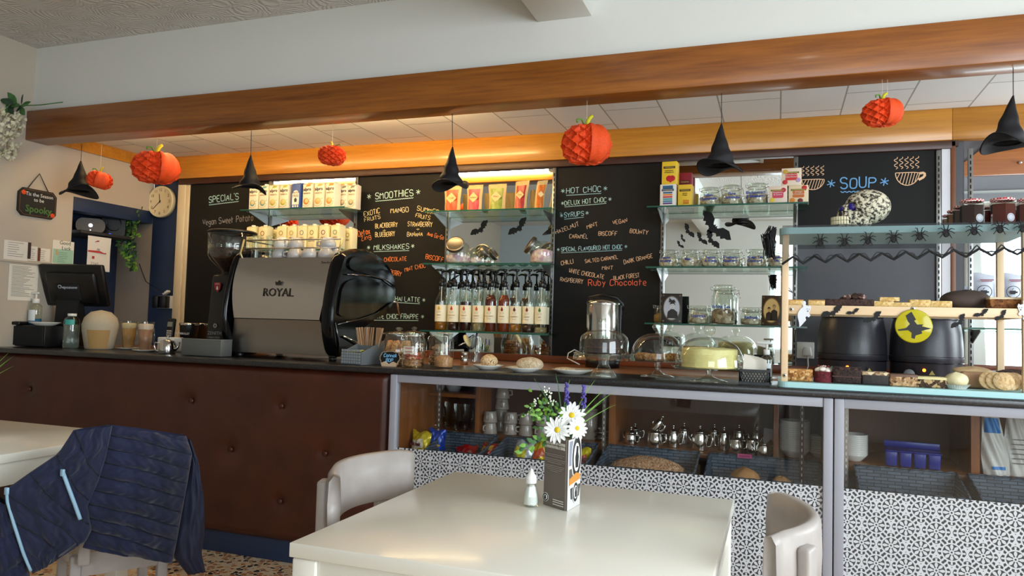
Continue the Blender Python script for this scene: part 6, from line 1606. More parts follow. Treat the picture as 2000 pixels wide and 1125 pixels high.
# ------------------------------------------------------------------ cake display shelving on the counter
mint_blue = mat('mint_blue_board', '#a9d4d6', .4)
FX0 = (0.012, 3.1, 1.238)[0]; FX1 = (0.838, 3.1, 1.257)[0]
t = thing('cake_display', 'pine and pale blue cake display shelving on the right end of the counter', 'display shelf', ((FX0 + FX1) / 2, 3.09, CT))
ox = t.location[0]; hw = (FX1 - FX0) / 2; DD = .36
ZT = (0.322, 3.08, 1.561)[2] - CT; ZTt = (0.322, 3.08, 1.586)[2] - CT; ZMb = (0.428, 3.09, 1.253)[2] - CT; ZMt = (0.428, 3.09, 1.287)[2] - CT
def tray(z0, z1, nm, lab=None):
    p = [(x, y + DD / 2 - .012) for x, y in rnd_rect(hw + .012, DD / 2 + .014, .035)]
    m = MB().prism(p, z0, z1 - .004, mint_blue, plane='XY')
    m2 = []
    return m.build(nm, t, label=lab)
tray(.001, .026, 'bottom_tray'); tray(ZT, ZTt + .004, 'top_board')
for x in (-hw + .012, hw - .012):
    for y in (0, DD - .03): MB().bb((x - .012, y, .022), (x + .012, y + .024, ZT), pine_z, .001).build('post', t)
    MB().bb((x - .011, .024, ZMb), (x + .011, DD - .03, ZMt), pine).build('side_rail', t)
MB().bb((-hw + .024, 0, ZMb), (hw - .024, .022, ZMt), pine, .001).build('front_rail', t)
MB().bb((-hw + .024, DD - .03, ZMb), (hw - .024, DD - .01, ZMt), pine, .001).build('back_rail', t)
MB().bb((-hw + .024, .022, ZMt - .012), (hw - .024, DD - .03, ZMt - .002), mat('shelf_board_cream', '#d8cdb8', .5)).build('shelf_board', t)
m = MB()
for x, z in ((-hw + .012, .045), (-hw + .035, (ZMb + ZMt) / 2), ((0.467, 3.09, 1.275)[0] - ox, ZMt - .006)):
    m.cyl((0, 0, 0), .007, .003, steel, TR(x, -.0, z, rx=R(90))); m.cyl((0, 0, .002), .003, .002, black_matt, TR(x, -.0, z, rx=R(90)))
m.build('bolts', t)
TBZ = CT + ZTt + .0005                               # top of the display
MSZ = CT + ZMt + .0006                                # middle shelf
BTZ = CT + .0226                                     # bottom tray

# lace spider cloth
net = NT('black_net'); net.t.nodes.remove(net.b)
tr_ = net.n('ShaderNodeBsdfTransparent'); df = net.n('ShaderNodeBsdfDiffuse'); df.inputs[0].default_value = lin('#54575b'); mx_ = net.n('ShaderNodeMixShader'); mx_.inputs[0].default_value = .42
net.l(tr_.outputs[0], mx_.inputs[1]); net.l(df.outputs[0], mx_.inputs[2]); net.l(mx_.outputs[0], net.out.inputs[0]); net = net.m
lace_b = mat('black_lace', '#121114', .8)
L0 = (0.011, 3.05, 1.573); L1 = (0.823, 3.05, 1.578)
t = thing('spider_lace', 'black lace cloth with woven spiders draped over the top of the cake display', 'lace cloth', ((L0[0] + L1[0]) / 2, 3.06, CT + ZTt + .006)); ox2 = t.location[0]; LW = L1[0] - L0[0]
drop = .125
def hem(u): return drop * (1.1 - .28 * u) + .013 * (abs(((u * 10.5) % 1) - .5) * 4 - 1)
def cloth(u, v):
    x = (u - .5) * LW
    if v < .25: return (x, .10 * (1 - v / .25), .0)
    k = (v - .25) / .75
    return (x, -.012 - .006 * math.sin(u * 40) * k - .004 * k, -hem(u) * k)
MB().grid(cloth, 90, 12, net).build('net', t)
m = MB(); m.tube([(p[0], p[1] - .002, p[2]) for p in [cloth(i / 126, 1) for i in range(127)]], .0045, lace_b, 6)
m.tube([(p[0], p[1] + .03, p[2] + .004 + .006 * math.sin(i)) for i, p in enumerate([cloth(((i + 6) % 127) / 126 if i < 120 else 1, .96) for i in range(0, 121)])], .0028, lace_b, 5); m.build('hem_cord', t)
def spider(m, c, s, rg):
    m.tube([(c[0] + s * .34 * k * math.cos(k * 9), c[1] - .001, c[2] - s * .25 + s * .34 * k * math.sin(k * 9)) for k in [i / 26 for i in range(4, 27)]], s * .06, lace_b, 5)
    m.sph((c[0], c[1], c[2] - s * .25), (s * .24, s * .04, s * .26), lace_b, None, 12, 8); m.sph((c[0], c[1], c[2] + s * .12), (s * .14, s * .05, s * .14), lace_b, None, 10, 6)
    for sd in (-1, 1):
        for k in range(4):
            a_ = R(62 - 40 * k) + rg.uniform(-.1, .1); q = s * (.62 + .1 * (k == 0 or k == 3))
            m.tube([(c[0] + sd * s * .1, c[1], c[2] + s * .08), (c[0] + sd * q * .7 * math.cos(a_), c[1] - .002, c[2] + q * .75 * math.sin(a_) + s * .14), (c[0] + sd * q * 1.15 * math.cos(a_), c[1], c[2] + q * 1.0 * math.sin(a_))], [s * .05, s * .045, s * .03], lace_b, 5)
rg = random.Random(2)
for px, py in ((1602,472), (1649,472), (1695,468), (1745,464), (1796,460), (1847,452), (1902,447), (1952,442), (1996,440)):
    P_ = {1602: (0.146, 3.045, 1.53), 1649: (0.23, 3.045, 1.53), 1695: (0.31, 3.045, 1.535), 1745: (0.396, 3.045, 1.54), 1796: (0.481, 3.045, 1.548), 1847: (0.565, 3.045, 1.558), 1902: (0.653, 3.045, 1.564), 1952: (0.732, 3.045, 1.57), 1996: (0.8, 3.045, 1.572)}[px]
    m = MB(); spider(m, (P_[0] - ox2, -.022, P_[2] - t.location[2]), .040, rg); m.build('lace_spider', t)
m = MB()
for i in range(34):                                   # gathered end at the left corner
    x0 = FX0 - .022 - ox2 - rg.uniform(0, .03); m.tube([(x0, rg.uniform(-.01, .06), rg.uniform(-.01, .004)), (x0 - rg.uniform(.0, .03), rg.uniform(-.02, .05), -.05 + rg.uniform(-.02, .02)), (x0 + rg.uniform(-.02, .004), rg.uniform(-.02, .04), -.10 - rg.uniform(0, .03)), (x0 + rg.uniform(-.015, .004), rg.uniform(-.02, .03), -.06), (x0 - rg.uniform(.0, .03), rg.uniform(-.02, .03), -.03), (x0 + rg.uniform(-.02, .004), rg.uniform(-.02, .04), -.085)], .0019, lace_b, 5)
m.build('gathered_end', t)

# skull
def skull_mat():
    n = NT('skull_plaster'); v = n.coord(); no = n.noise(v, 85, 3, .6)
    n.l(n.ramp(no, [(.40, '#14120e'), (.47, '#6a6452'), (.54, '#d2cbb2')]), n.b.inputs['Base Color']); n.b.inputs['Roughness'].default_value = .6; n.bump(no, .9, .006); return n.m
sk = skull_mat(); bone = mat('tooth_bone', '#d8cfae', .5); sock = mat('socket_blue', '#1c1466', .25, emit=.15); skd = mat('skull_recess', '#0c0a08', .9)
c = (0.309, 3.16, 1.603); u = 0.0020
t = thing('skull', 'black and cream textured skull with blue eye sockets on the display top', 'skull', (c[0], 3.165, TBZ), 0)
CR = ((6, 0, 44, 41, 30, 34), (-22, -3, 28, 27, 21, 25), (-38, -5, 14, 20, 17, 15), (-12, -4, 14, 26, 20, 14))      # cranium, face, muzzle, jaw
def head_r(d):
    """farthest surface of the blended ellipsoids from the head centre along d"""
    o = Vector((-8, -2, 30)); best = 0
    for x, y, z, a, b_, c_ in CR:
        w = Vector((a, b_, c_)); q = o - Vector((x, y, z)); qo = Vector([q[i] / w[i] for i in range(3)]); dd = Vector([d[i] / w[i] for i in range(3)])
        A = dd.dot(dd); B = qo.dot(dd); C_ = qo.dot(qo) - 1; D = B * B - A * C_
        if D > 0: best = max(best, (-B + math.sqrt(D)) / A)
    for ex, ey, ez, er, dep in ((-27, -24, 44, 10, 9), (-48, -14, 40, 6, 6), (-46, -18, 30, 5, 5)):
        e = (Vector((ex, ey, ez)) - o); k = d.dot(e.normalized()); ang = math.acos(max(-1, min(1, k))) * e.length
        best -= dep * math.exp(-(ang / er) ** 4)
    return o, best
def head(u_, v_):
    a_ = 2 * math.pi * u_; p = math.pi * v_; d = Vector((math.sin(p) * math.cos(a_), math.sin(p) * math.sin(a_), -math.cos(p)))
    o, r = head_r(d); q = o + d * r; return (q.x * u, q.y * u, max(q.z, .5) * u)
MB().grid(head, 110, 80, sk).build('cranium', t)
for ex, ey, ez, r_ in ((-21.5, -13.5, 43, 9), (-38.5, -7.5, 40, 6)): MB().sph((ex * u, ey * u, ez * u), (r_ * u, r_ * .6 * u, r_ * u), sock).build('eye_socket', t)
MB().sph((-43 * u, -15 * u, 29.5 * u), (3 * u, 3.5 * u, 5 * u), skd).build('nose_hole', t)
m = MB(); m2 = MB()
for row_ in (0, 1):
    for i in range(9):
        a_ = R(178 + i * 14); px_, py_ = (-38 + 20.3 * math.cos(a_)) * u, (-5 + 17.3 * math.sin(a_)) * u
        m.box((0, 0, 0), (4.3 * u, 3 * u, 7.4 * u), bone, TR(px_, py_, (20 if row_ == 0 else 12) * u, a_ + R(90)), .0014)
m.build('teeth', t)
# jam jars on the display
jam_red = mat('jam_red', '#5c0f10', .12, trans=.25); jam_dark = mat('jam_dark', '#2a0a10', .12, trans=.15); jam_amber = mat('jam_amber', '#9a5a16', .12, trans=.3)
def gingham():
    n = NT('gingham_lid'); v = n.coord(); ck = n.n('ShaderNodeTexChecker'); ck.inputs['Scale'].default_value = 150; n.l(v, ck.inputs[0]); ck.inputs[1].default_value = lin('#b02a34'); ck.inputs[2].default_value = lin('#e8d8d4')
    n.l(ck.outputs[0], n.b.inputs['Base Color']); n.b.inputs['Roughness'].default_value = .35; return n.m
ging = gingham()
def jam_jar(label, loc, r, h, jam, lab=True, rz=0):
    t = thing('jam_jar', label, 'jar', loc, rz)
    MB().shell([(.001, 0), (r, 0), (r, .003), (r, h * .84), (r * .82, h * .9)], jar_glass, n=6, smooth=False).build('glass_body', t)
    MB().lathe([(0, .003), (r * .96, .003), (r * .96, h * .78), (0, h * .78)], jam, n=6, smooth=False).build('jam', t)
    MB().lathe([(r * .86, h * .9), (r * .92, h * .905), (r * .93, h * .985), (r * .86, h), (0, h)], ging, n=30).build('lid', t)
    if lab: MB().cyl((0, 0, 0), r * .36, .0012, mat('jar_sticker', '#b9bcc4', .5), TR(0, -r * .868, h * .28, rx=R(90)), 26).cyl((0, 0, 0), r * .29, .0015, mat('jar_sticker_dark', '#8a8f9a', .5), TR(0, -r * .868, h * .28, rx=R(90)), 26).cyl((0, 0, 0), r * .25, .0018, mat('jar_sticker', '#b9bcc4'), TR(0, -r * .868, h * .28, rx=R(90)), 26).build('round_sticker', t)
    return t
uj = 0.0019
for px, y, rr_, h, jm, lb, lab in ((1898, 3.13, 22, 52, jam_dark, True, 'dark purple jam jar with a round sticker, front left of the jam jars'), (1958, 3.13, 22, 53, jam_red, True, 'red jam jar with a round sticker, front middle of the jam jars'), (2012, 3.14, 21, 52, jam_red, False, 'red jam jar cut by the right edge'),
                               (1878, 3.20, 19, 46, jam_dark, False, 'dark jam jar behind the left sticker jar'), (1868, 3.28, 18, 44, jam_amber, False, 'amber jam jar, second of the receding jar row'), (1860, 3.36, 17, 41, jam_amber, False, 'amber jam jar at the far end of the receding jar row'),
                               (1932, 3.22, 19, 46, jam_red, False, 'red jam jar glimpsed between the two sticker jars'), (1980, 3.22, 19, 46, jam_red, False, 'red jam jar behind the front middle sticker jar, towards the right edge')):
    X_ = {1898: (0.665, 3.13, 1.599)[0], 1958: (0.762, 3.13, 1.598)[0], 2012: (0.847, 3.14, 1.597)[0], 1878: (0.652, 3.21, 1.611)[0], 1868: (0.645, 3.28, 1.621)[0], 1860: (0.641, 3.36, 1.632)[0], 1932: (0.741, 3.22, 1.61)[0], 1980: (0.831, 3.22, 1.609)[0]}[px]
    jam_jar(lab, (X_, y, TBZ), rr_ * uj * 1.0, h * uj, jm, lb, R(30))

# cakes on the middle shelf
short = speckle('shortbread', '#dcb877', [(.4, '#e8ca92'), (.75, '#cba35c')], .8, 140, .6)
top_tan = mat('toffee_top', '#a8753a', .5, var=.3, vscale=40)
def bar(label, x, y, z, w, d, h, mt, top=None, rz=0, name='cake_slice', cat='cake', th=.2):
    t = thing(name, label, cat, (x, y, z), rz)
    m = MB(); g = random.Random(int(x * 999))
    def f(u_, v_): return (0, 0, 0)
    m.box((0, 0, h * .5), (w, d, h), mt, None, min(w, d, h) * .14, 2); m.build('slab', t)
    if top: m = MB(); m.box((0, 0, h * (1 - th / 2) + .0015), (w * 1.005, d * 1.005, h * th), top, None, min(h * th, d) * .3, 2); m.build('topping', t)
    return t
SY = 3.15; us = 0.0019
for xy, w, lab in (((0.063, 3.13, 1.292)[0], 30, 'toffee topped shortbread, leftmost on the middle shelf'), ((0.139, 3.13, 1.291)[0], 32, 'toffee topped shortbread, second on the middle shelf')):
    bar(lab, xy, SY, MSZ, w * us, .05, 11 * us, short, top_tan)
brown_m = speckle('brownie', '#3a261e', [(.4, '#48302a'), (.8, '#2c1a14')], .85, 130, 1)
pink_top = speckle('pink_crumble', '#6a4a44', [(.4, '#b89a94'), (.7, '#4a302a')], .85, 90, 1)
t = bar('low brown crumbly brownie with pinkish pieces on top', (0.255, 3.14, 1.292)[0], SY + .02, MSZ, 92 * us, .09, 14 * us, brown_m); m = MB()
for i in range(14): lump(m, (rnd.uniform(-12, 26) * us, rnd.uniform(-.03, .03), (13 + rnd.uniform(0, 10)) * us), (7 * us, 7 * us, 5 * us), pink_top if i % 2 else brown_m, i)
m.build('crumble_heap', t)
bar('pale shortbread bar with ragged edge in the middle of the shelf', (0.371, 3.13, 1.291)[0], SY, MSZ, 40 * us, .045, 11 * us, short)
bar('pale shortbread bar lying on top of the other shortbreads', (0.396, 3.15, 1.316)[0], SY + .012, MSZ + 11.4 * us, 36 * us, .04, 8 * us, short)
bar('pale shortbread bar right of the ragged one', (0.435, 3.13, 1.29)[0], SY, MSZ, 33 * us, .045, 9 * us, short)
bar('taller pale shortbread left of the square one', (0.497, 3.13, 1.293)[0], SY, MSZ, 37 * us, .045, 15 * us, short)
bar('square pale shortbread beside the brown loaf', (0.566, 3.13, 1.293)[0], SY, MSZ, 38 * us, .045, 13 * us, short)
t = thing('brown_loaf', 'large rounded brown loaf cake on the middle shelf', 'cake', ((0.663, 3.2, 1.293)[0], 3.23, MSZ)); m = MB(); lump(m, (0, 0, 17 * us), (46 * us, .07, 20 * us), mat('loaf_brown', '#4a3a33', .8, bump=.3, bscale=30), 5, .06, .15); m.build('loaf', t)
carrot = speckle('carrot_cake', '#7a4a24', [(.4, '#92602f'), (.75, '#5e3417')], .85, 120, 1)
cream_ic = mat('cream_cheese_icing', '#e0cfae', .6, bump=.6, bscale=60)
bar('carrot cake with cream icing at the right end of the middle shelf', (0.792, 3.14, 1.292)[0], SY + .01, MSZ, 76 * us, .07, 21 * us, carrot, cream_ic, 0, 'cake_slice', 'cake', .25)
# cakes on the bottom tray
ub = 0.0019; BY = 3.15
flap = speckle('flapjack', '#9c6a34', [(.3, '#b98244'), (.6, '#7c4c22'), (.85, '#d8b07a')], .8, 130, 1)
bar('golden nutty flapjack at the left end of the bottom tray', (0.08, 3.12, 0.993)[0], BY, BTZ, 49 * ub, .06, 24 * ub, flap, speckle('flapjack_top', '#c08a4a', [(.4, '#d39f5e'), (.8, '#a8743a')], .7, 100, 1))
t = thing('red_velvet_cake', 'round red velvet cake with white cream swirl', 'cake', ((0.166, 3.12, 0.994)[0], BY, BTZ)); MB().lathe([(0, 0), (18 * ub, 0), (18.5 * ub, 2 * ub), (18 * ub, 22 * ub), (0, 23 * ub)], speckle('red_velvet', '#5c121c', [(.4, '#6f1a26'), (.8, '#470c14')], .8, 160, .8), n=30).build('sponge', t)
m = MB(); [lump(m, (10 * ub * math.cos(i * .9), 10 * ub * math.sin(i * .9), (24 + (i % 3) * 1.2) * ub), (7 * ub, 7 * ub, 5 * ub), mat('whipped_cream', '#e6ddd0', .5), i, .1) for i in range(7)]; lump(m, (0, 0, 29 * ub), (8 * ub, 8 * ub, 5 * ub), mat('whipped_cream', '#e6ddd0'), 9, .12); m.build('cream_swirl', t)
m = MB(); [m.sph((rnd.uniform(-10, 10) * ub, rnd.uniform(-12, 4) * ub, (31 + rnd.uniform(-2, 3)) * ub), 1.7 * ub, mat('velvet_crumb', '#7c1a22', .8), None, 6, 5) for i in range(9)]; m.build('red_crumbs', t)
t = bar('tall dark chocolate cake wedge with a crumb top on the bottom tray', (0.249, 3.12, 0.994)[0], BY, BTZ, 53 * ub, .07, 32 * ub, choc, speckle('choc_crumb_top', '#3a2620', [(.4, '#4c342c'), (.7, '#241410')], .9, 90, 1), R(-4)); MB().box((0, 0, 14 * ub), (53.6 * ub, .0704, 2 * ub), mat('choc_cream', '#4a2a22')).build('cream_layer', t)
bar('dark slice topped with pale oats on the bottom tray', (0.346, 3.12, 0.992)[0], BY, BTZ, 50 * ub, .07, 25 * ub, mat('dark_slice', '#2e2826', .7, bump=.5, bscale=80), speckle('oat_top', '#b59a78', [(.3, '#dcc8a6'), (.6, '#8c7052'), (.85, '#6a4a30')], .85, 70, 1), 0, 'cake_slice', 'cake', .34)
bar('nut crusted chocolate slice in the middle of the bottom tray', (0.439, 3.12, 0.989)[0], BY - .005, BTZ, 50 * ub, .065, 23 * ub, speckle('nut_crust', '#b08a62', [(.3, '#cba77c'), (.6, '#8a6444'), (.85, '#5e4028')], .85, 110, 1), mat('milk_choc_top', '#6a4c3c', .5, bump=.3, bscale=60), R(3), 'cake_slice', 'cake', .3)
bar('long slice with dark base and pale icing on the bottom tray', (0.527, 3.12, 0.99)[0], BY, BTZ, 62 * ub, .07, 20 * ub, speckle('seed_layer', '#4a3424', [(.4, '#c0a070'), (.7, '#3a2618')], .85, 120, 1), mat('pale_yellow_icing', '#dccf98', .6, bump=.4, bscale=60), R(-3), 'cake_slice', 'cake', .34)
t = thing('cream_bun', 'pale iced round bun in a white paper case', 'bun', ((0.615, 3.1, 0.989)[0], BY - .02, BTZ)); m = MB(); lump(m, (0, 0, 17 * ub), (21 * ub, 20 * ub, 15 * ub), mat('white_choc', '#e2d8ae', .4), 6, .05, 0); m.build('bun', t); MB().shell([(15 * ub, 0), (23 * ub, 9 * ub), (24 * ub, 9 * ub)], mat('paper_case', '#dedad0', .8), n=96, ripple=.03, rn=32).lathe([(0, .001), (15 * ub, .001), (15 * ub, .002), (0, .002)], mat('paper_case', '#dedad0'), n=32).build('paper_case', t)
t = thing('paper_wrapped_loaf', 'brown loaf cake in baking paper behind the pale bun', 'cake', ((0.698, 3.2, 0.986)[0], 3.235, BTZ)); m = MB(); m.box((0, 0, 17 * ub), (62 * ub, .09, 32 * ub), mat('loaf_paper', '#a07a5a', .75, var=.2, vscale=14, bump=.5, bscale=25), TR(rz=R(8)), .012, 3, 1.08); m.build('loaf', t); m = MB(); lump(m, (-4 * ub, 0, 33 * ub), (32 * ub, .045, 9 * ub), mat('baking_paper', '#c2a57c', .7), 8, .1); m.build('crumpled_paper', t)
for i in range(5):
    m = MB(); m.lathe([(0, 0), (17 * ub, 0), (18 * ub, 2 * ub), (17 * ub, 4 * ub), (0, 4.4 * ub)], speckle('round_biscuit', '#cfae7e', [(.4, '#d9bc90'), (.8, '#bf9a68')], .8, 150, .3), TR(0, 0, 18 * ub, rx=R(68)), 30)
    o = m.build('round_biscuit', None, ((0.759, 3.1, 0.989)[0] + (i - 2) * 10 * ub, 3.115 + abs(i - 2) * .012, BTZ)); tag(o, 'pale round biscuit, %s from the left of the fan on the bottom tray' % ORD[i], 'biscuit')
t = thing('dark_loaf', 'dark chocolate loaf behind the fan of biscuits at the right edge', 'cake', ((0.833, 3.25, 0.99)[0], 3.29, BTZ)); m = MB(); lump(m, (0, 0, 18 * ub), (45 * ub, .06, 20 * ub), brown_m, 15, .06, .1); m.build('loaf', t)

# hanging decorations on the display front
gw = mat('ghost_white', '#dfe2ea', .7)
def ghost(label, c, s, flip=1):
    t = thing('paper_ghost', label, 'paper ghost', c)
    p = [(-.05, 1.0), (.08, 1.02), (.14, .88), (.12, .7), (.3, .62), (.42, .72), (.5, .52), (.44, .3), (.36, .12), (.46, -.08), (.34, -.22), (.2, -.12), (.1, -.22), (.16, -.42), (.0, -.62), (-.16, -.82), (-.3, -.98), (-.34, -.6), (-.44, -.2), (-.42, .12), (-.26, .4), (-.06, .56), (-.1, .8)]
    MB().prism([(x * s * flip, z * s) for x, z in p], -.0015, 0, gw).build('ghost_cutout', t)
    m = MB(); m.sph((.22 * s * flip, -.002, .42 * s), .028 * s, black_ink, None, 8, 6).sph((.36 * s * flip, -.002, .4 * s), .028 * s, black_ink, None, 8, 6).sph((.28 * s * flip, -.002, .26 * s), (.04 * s, .004, .05 * s), grey_plastic, None, 8, 6); m.build('face', t); return t
yf = 3.0865
ghost('white paper ghost at the left end of the pine rail', (0.092, 3.087, 1.251), 0.0513)
ghost('white paper ghost cut by the right edge of the picture', (0.819, 3.087, 1.271), 0.0470, -1)
for c, s, a_, lab in (((0.195, 3.087, 1.257), 0.0429, 28, 'black paper bat nearest the left ghost on the pine rail'), ((0.266, 3.087, 1.261), 0.0251, 24, 'smaller black paper bat, second from the left on the pine rail'), ((0.335, 3.087, 1.239), 0.0384, 33, 'black paper bat left of the yellow moon'),
                      ((0.618, 3.087, 1.233), 0.0352, 50, 'black paper bat first to the right of the yellow moon'), ((0.687, 3.087, 1.264), 0.0276, 30, 'black paper bat second to the right of the yellow moon'), ((0.749, 3.087, 1.258), 0.0273, 48, 'black paper bat nearest the right ghost')):
    bat(lab, c, s, R(a_), '')
c = (0.468, 3.087, 1.216); s = 0.0622
t = thing('moon_ornament', 'translucent yellow moon disc with a black flying witch', 'ornament', (c[0], 3.084, c[2]))
n = NT('yellow_acetate'); n.b.inputs['Base Color'].default_value = lin('#c9bd12'); n.b.inputs['Roughness'].default_value = .12; n.b.inputs['Alpha'].default_value = .72; n.b.inputs['Emission Color'].default_value = lin('#c9bd12'); acet = n.m
MB().lathe([(0, 0), (s * .94, 0), (s, .002), (s * .94, .004), (0, .004)], acet, TR(rx=R(90)), 44).build('disc', t)
MB().prism([(x * s, z * s) for x, z in ((-.12, .85), (.12, .38), (.02, .32), (.18, .1), (.5, .12), (.42, .0), (.92, -.12), (.62, -.2), (.4, -.28), (.45, -.42), (.1, -.55), (.05, -.75), (-.12, -.7), (-.1, -.4), (-.3, -.25), (-.8, -.3), (-.85, -.22), (-.4, -.12), (-.2, .12), (-.32, .3), (-.42, .62))], -.0052, -.0042, black_ink).build('witch_cutout', t)

# ------------------------------------------------------------------ soup kettles behind the display
kettle_m = mat('kettle_black', '#2c2d35', .32, spec=.6, bump=.12, bscale=260)
KA, KB_ = (0.174, 3.84, 1.109)[0], (0.783, 3.84, 1.109)[0]; kr = (KB_ - KA) / 4 * .99; kh = 0.3221
for x, lab in ((KA + kr, 'black soup kettle at left behind the cake display'), (KB_ - kr, 'black soup kettle at right behind the cake display')):
    t = thing('soup_kettle', lab, 'soup kettle', (x, 3.84, .9666))
    MB().lathe([(0, 0), (kr * .94, 0), (kr * .97, .012), (kr * .97, kh * .30), (kr * 1.0, kh * .32), (kr * 1.0, kh * .38)], kettle_m, n=56).build('base', t)
    MB().lathe([(kr * .985, kh * .385), (kr * .985, kh * .5), (kr * .96, kh * .7), (kr * .9, kh * .86), (kr * .86, kh * .9)], kettle_m, n=56).build('jacket', t)
    MB().lathe([(kr * .9, kh * .9), (kr * .9, kh * .94), (kr * .7, kh * .99), (.03, kh * 1.03), (.03, kh * 1.06), (0, kh * 1.07)], kettle_m, n=48).build('lid', t)
    MB().lathe([(kr * .9, kh * .285), (kr * 1.005, kh * .29), (kr * 1.005, kh * .3), (kr * .9, kh * .305)], black_gloss, n=56).build('seam_ring', t)
    MB().sph((-.03, -kr * .965, kh * .2), (.007, .004, .007), mat('amber_led', '#ff7a20', .4, emit=6)).build('indicator_light', t)
    MB().cyl((0, 0, 0), .022, .02, grey_plastic, TR(-.09, -kr * .93, kh * .14, rx=R(90))).build('control_knob', t)
    MB().prism([(-.012, 0), (.012, 0), (0, .02)], -.002, 0, mat('warning_yellow', '#b9ad5a', .5), TR(.0 if 'right' in lab else .06, -kr * .975, kh * .14)).build('warning_sticker', t)
# wall socket with plug behind the cakes
p = (0.133, 4.186, 1.09)
t = thing('wall_socket', 'white square socket with a plug beside the left soup kettle', 'socket', (p[0], 4.1845, p[2])); MB().box((0, -.006, 0), (.085, .012, .085), white_plastic, None, .003).build('plate', t); MB().box((.008, -.03, -.005), (.05, .04, .05), white_plastic, None, .008, 2, .7).build('plug', t); MB().tube([(.01, -.04, -.03), (.012, -.045, -.08), (.0, -.05, -.12), (-.03, -.05, -.145)], .004, mat('white_cable', '#c9c6bc'), 7).build('cable', t)
# coffee bags on the bay shelf
bagw = mat('coffee_bag_white', '#c6ccd8', .4, var=.08, vscale=10)
zb = (0.984, 4.3, 1.334)[2]
tag(MB().bb((.86, 4.2, zb - .012), (1.9, 4.42, zb), shelf_glass).build('glass_shelf'), 'upper glass shelf under the two coffee bags in the bay', 'shelf')
for a, b, lab in (((0.906, 4.32, 1.436), (1.024, 4.32, 1.437), 'pale foil coffee bag with a round logo, left of the two in the bay'), ((1.035, 4.32, 1.437), (1.142, 4.32, 1.438), 'pale foil coffee bag with a round logo at the right edge of the bay')):
    w = (b[0] - a[0]); h = 0.1696
    t = thing('coffee_bag', lab, 'coffee bag', ((a[0] + b[0]) / 2, 4.34, zb))
    f = lambda sg: (lambda u_, v_: ((u_ - .5) * w * (1 - .06 * v_), sg * .05 * math.sin(math.pi * min(max(u_, .02), .98)) ** .5 * (1 - v_ ** 3), v_ * h + .006 * math.sin(u_ * 5)))
    MB().grid(f(-1), 12, 12, bagw).grid(f(1), 12, 12, bagw).build('pouch', t)
    MB().lathe([(w * .255, 0), (w * .255, .0008), (w * .28, .0008), (w * .28, 0)], black_ink, TR(.0, -.053, h * .45, rx=R(90)), 28).prism([(x * w, z * w) for x, z in ((-.14, .06), (.1, .06), (.1, .02), (.17, .02), (.17, -.05), (.1, -.05), (.06, -.11), (-.1, -.11), (-.14, -.04))], -.0538, -.053, black_ink, TR(0, 0, h * .45)).prism([(x * w, z * w) for x, z in ((-.06, .09), (-.03, .09), (.02, .17), (-.01, .17))], -.0538, -.053, black_ink, TR(0, 0, h * .45)).build('round_logo', t)
    m = MB(); m.box((w * .1, -.048, h * .8), (w * .5, .001, .005), mat('maroon_ink', '#8a3a4a', .5)).box((w * .1, -.048, h * .76), (w * .4, .001, .004), mat('maroon_ink', '#8a3a4a')); m.build('print_lines', t)

# ------------------------------------------------------------------ inside the display cabinets
SHZ = SH + .0005
def mug(label, loc, r, h, m, rz=0, tilt=0):
    t = thing('mug', label, 'mug', loc, rz)
    MB().lathe([(0, h), (r * .76, h), (r * .8, h - .004), (r, .003), (r * .97, 0), (r * .93, .003), (r * .74, h - .006), (0, h - .006)], m, n=28).build('mug_body', t)
    MB().tube([(r * .86, 0, h * .78), (r * 1.35, 0, h * .74), (r * 1.4, 0, h * .4), (r * .95, 0, h * .3)], .0045, m, 8).build('handle', t); return t
um = 0.0025
mugs = [((-1.327, 3.44, 0.654), 0, 'lower mug of the leftmost mug pair'), ((-1.327, 3.44, 0.654), 1, 'upper mug of the leftmost mug pair'), ((-1.311, 3.55, 0.641), 0, 'bottom mug of the tall pile behind the leftmost pair'), ((-1.311, 3.55, 0.641), 1, 'second mug of the tall pile behind the leftmost pair'), ((-1.308, 3.55, 0.642), 2, 'third mug of the tall pile behind the leftmost pair'), ((-1.306, 3.55, 0.642), 3, 'topmost mug of the tall pile, handle to the right'),
        ((-1.227, 3.46, 0.651), 0, 'lower mug of the second mug pair from the left'), ((-1.227, 3.46, 0.651), 1, 'upper mug of the second mug pair from the left'), ((-1.148, 3.46, 0.648), 0, 'lower mug of the third mug pair, left of the flowers'), ((-1.148, 3.46, 0.648), 1, 'upper mug of the third mug pair, left of the flowers'), ((-1.062, 3.46, 0.649), 0, 'lower mug of the mug pair behind the daisies'), ((-1.062, 3.46, 0.649), 1, 'upper mug of the mug pair behind the daisies')]
for i, (p, lv, lab) in enumerate(mugs):
    mug('upside-down taupe ' + lab + ' in the cabinet', (p[0], p[1], SHZ + lv * (21.5 * um + .0006)), 14.5 * um, 21.5 * um, taupe_china, R([250, 270, 300, 200, 290, 0, 265, 272, 200, 170, 240, 250][i]))
tz = (-1.535, 3.42, 0.831)[2] + .0005
for px, lab in ((846, 'white pot on the small upper shelf at the left of the cabinet'), (878, 'second white pot on the small upper shelf of the cabinet')):
    p = {846: (-1.663, 3.5, 0.825), 878: (-1.571, 3.5, 0.831)}[px]; t = thing('white_pot', lab, 'pot', (p[0], 3.54, tz)); MB().lathe([(0, 0), (.03, 0), (.04, .02), (.042, .06), (.038, .062), (.036, .02), (0, .008)], grey_china, n=26).build('pot_body', t)
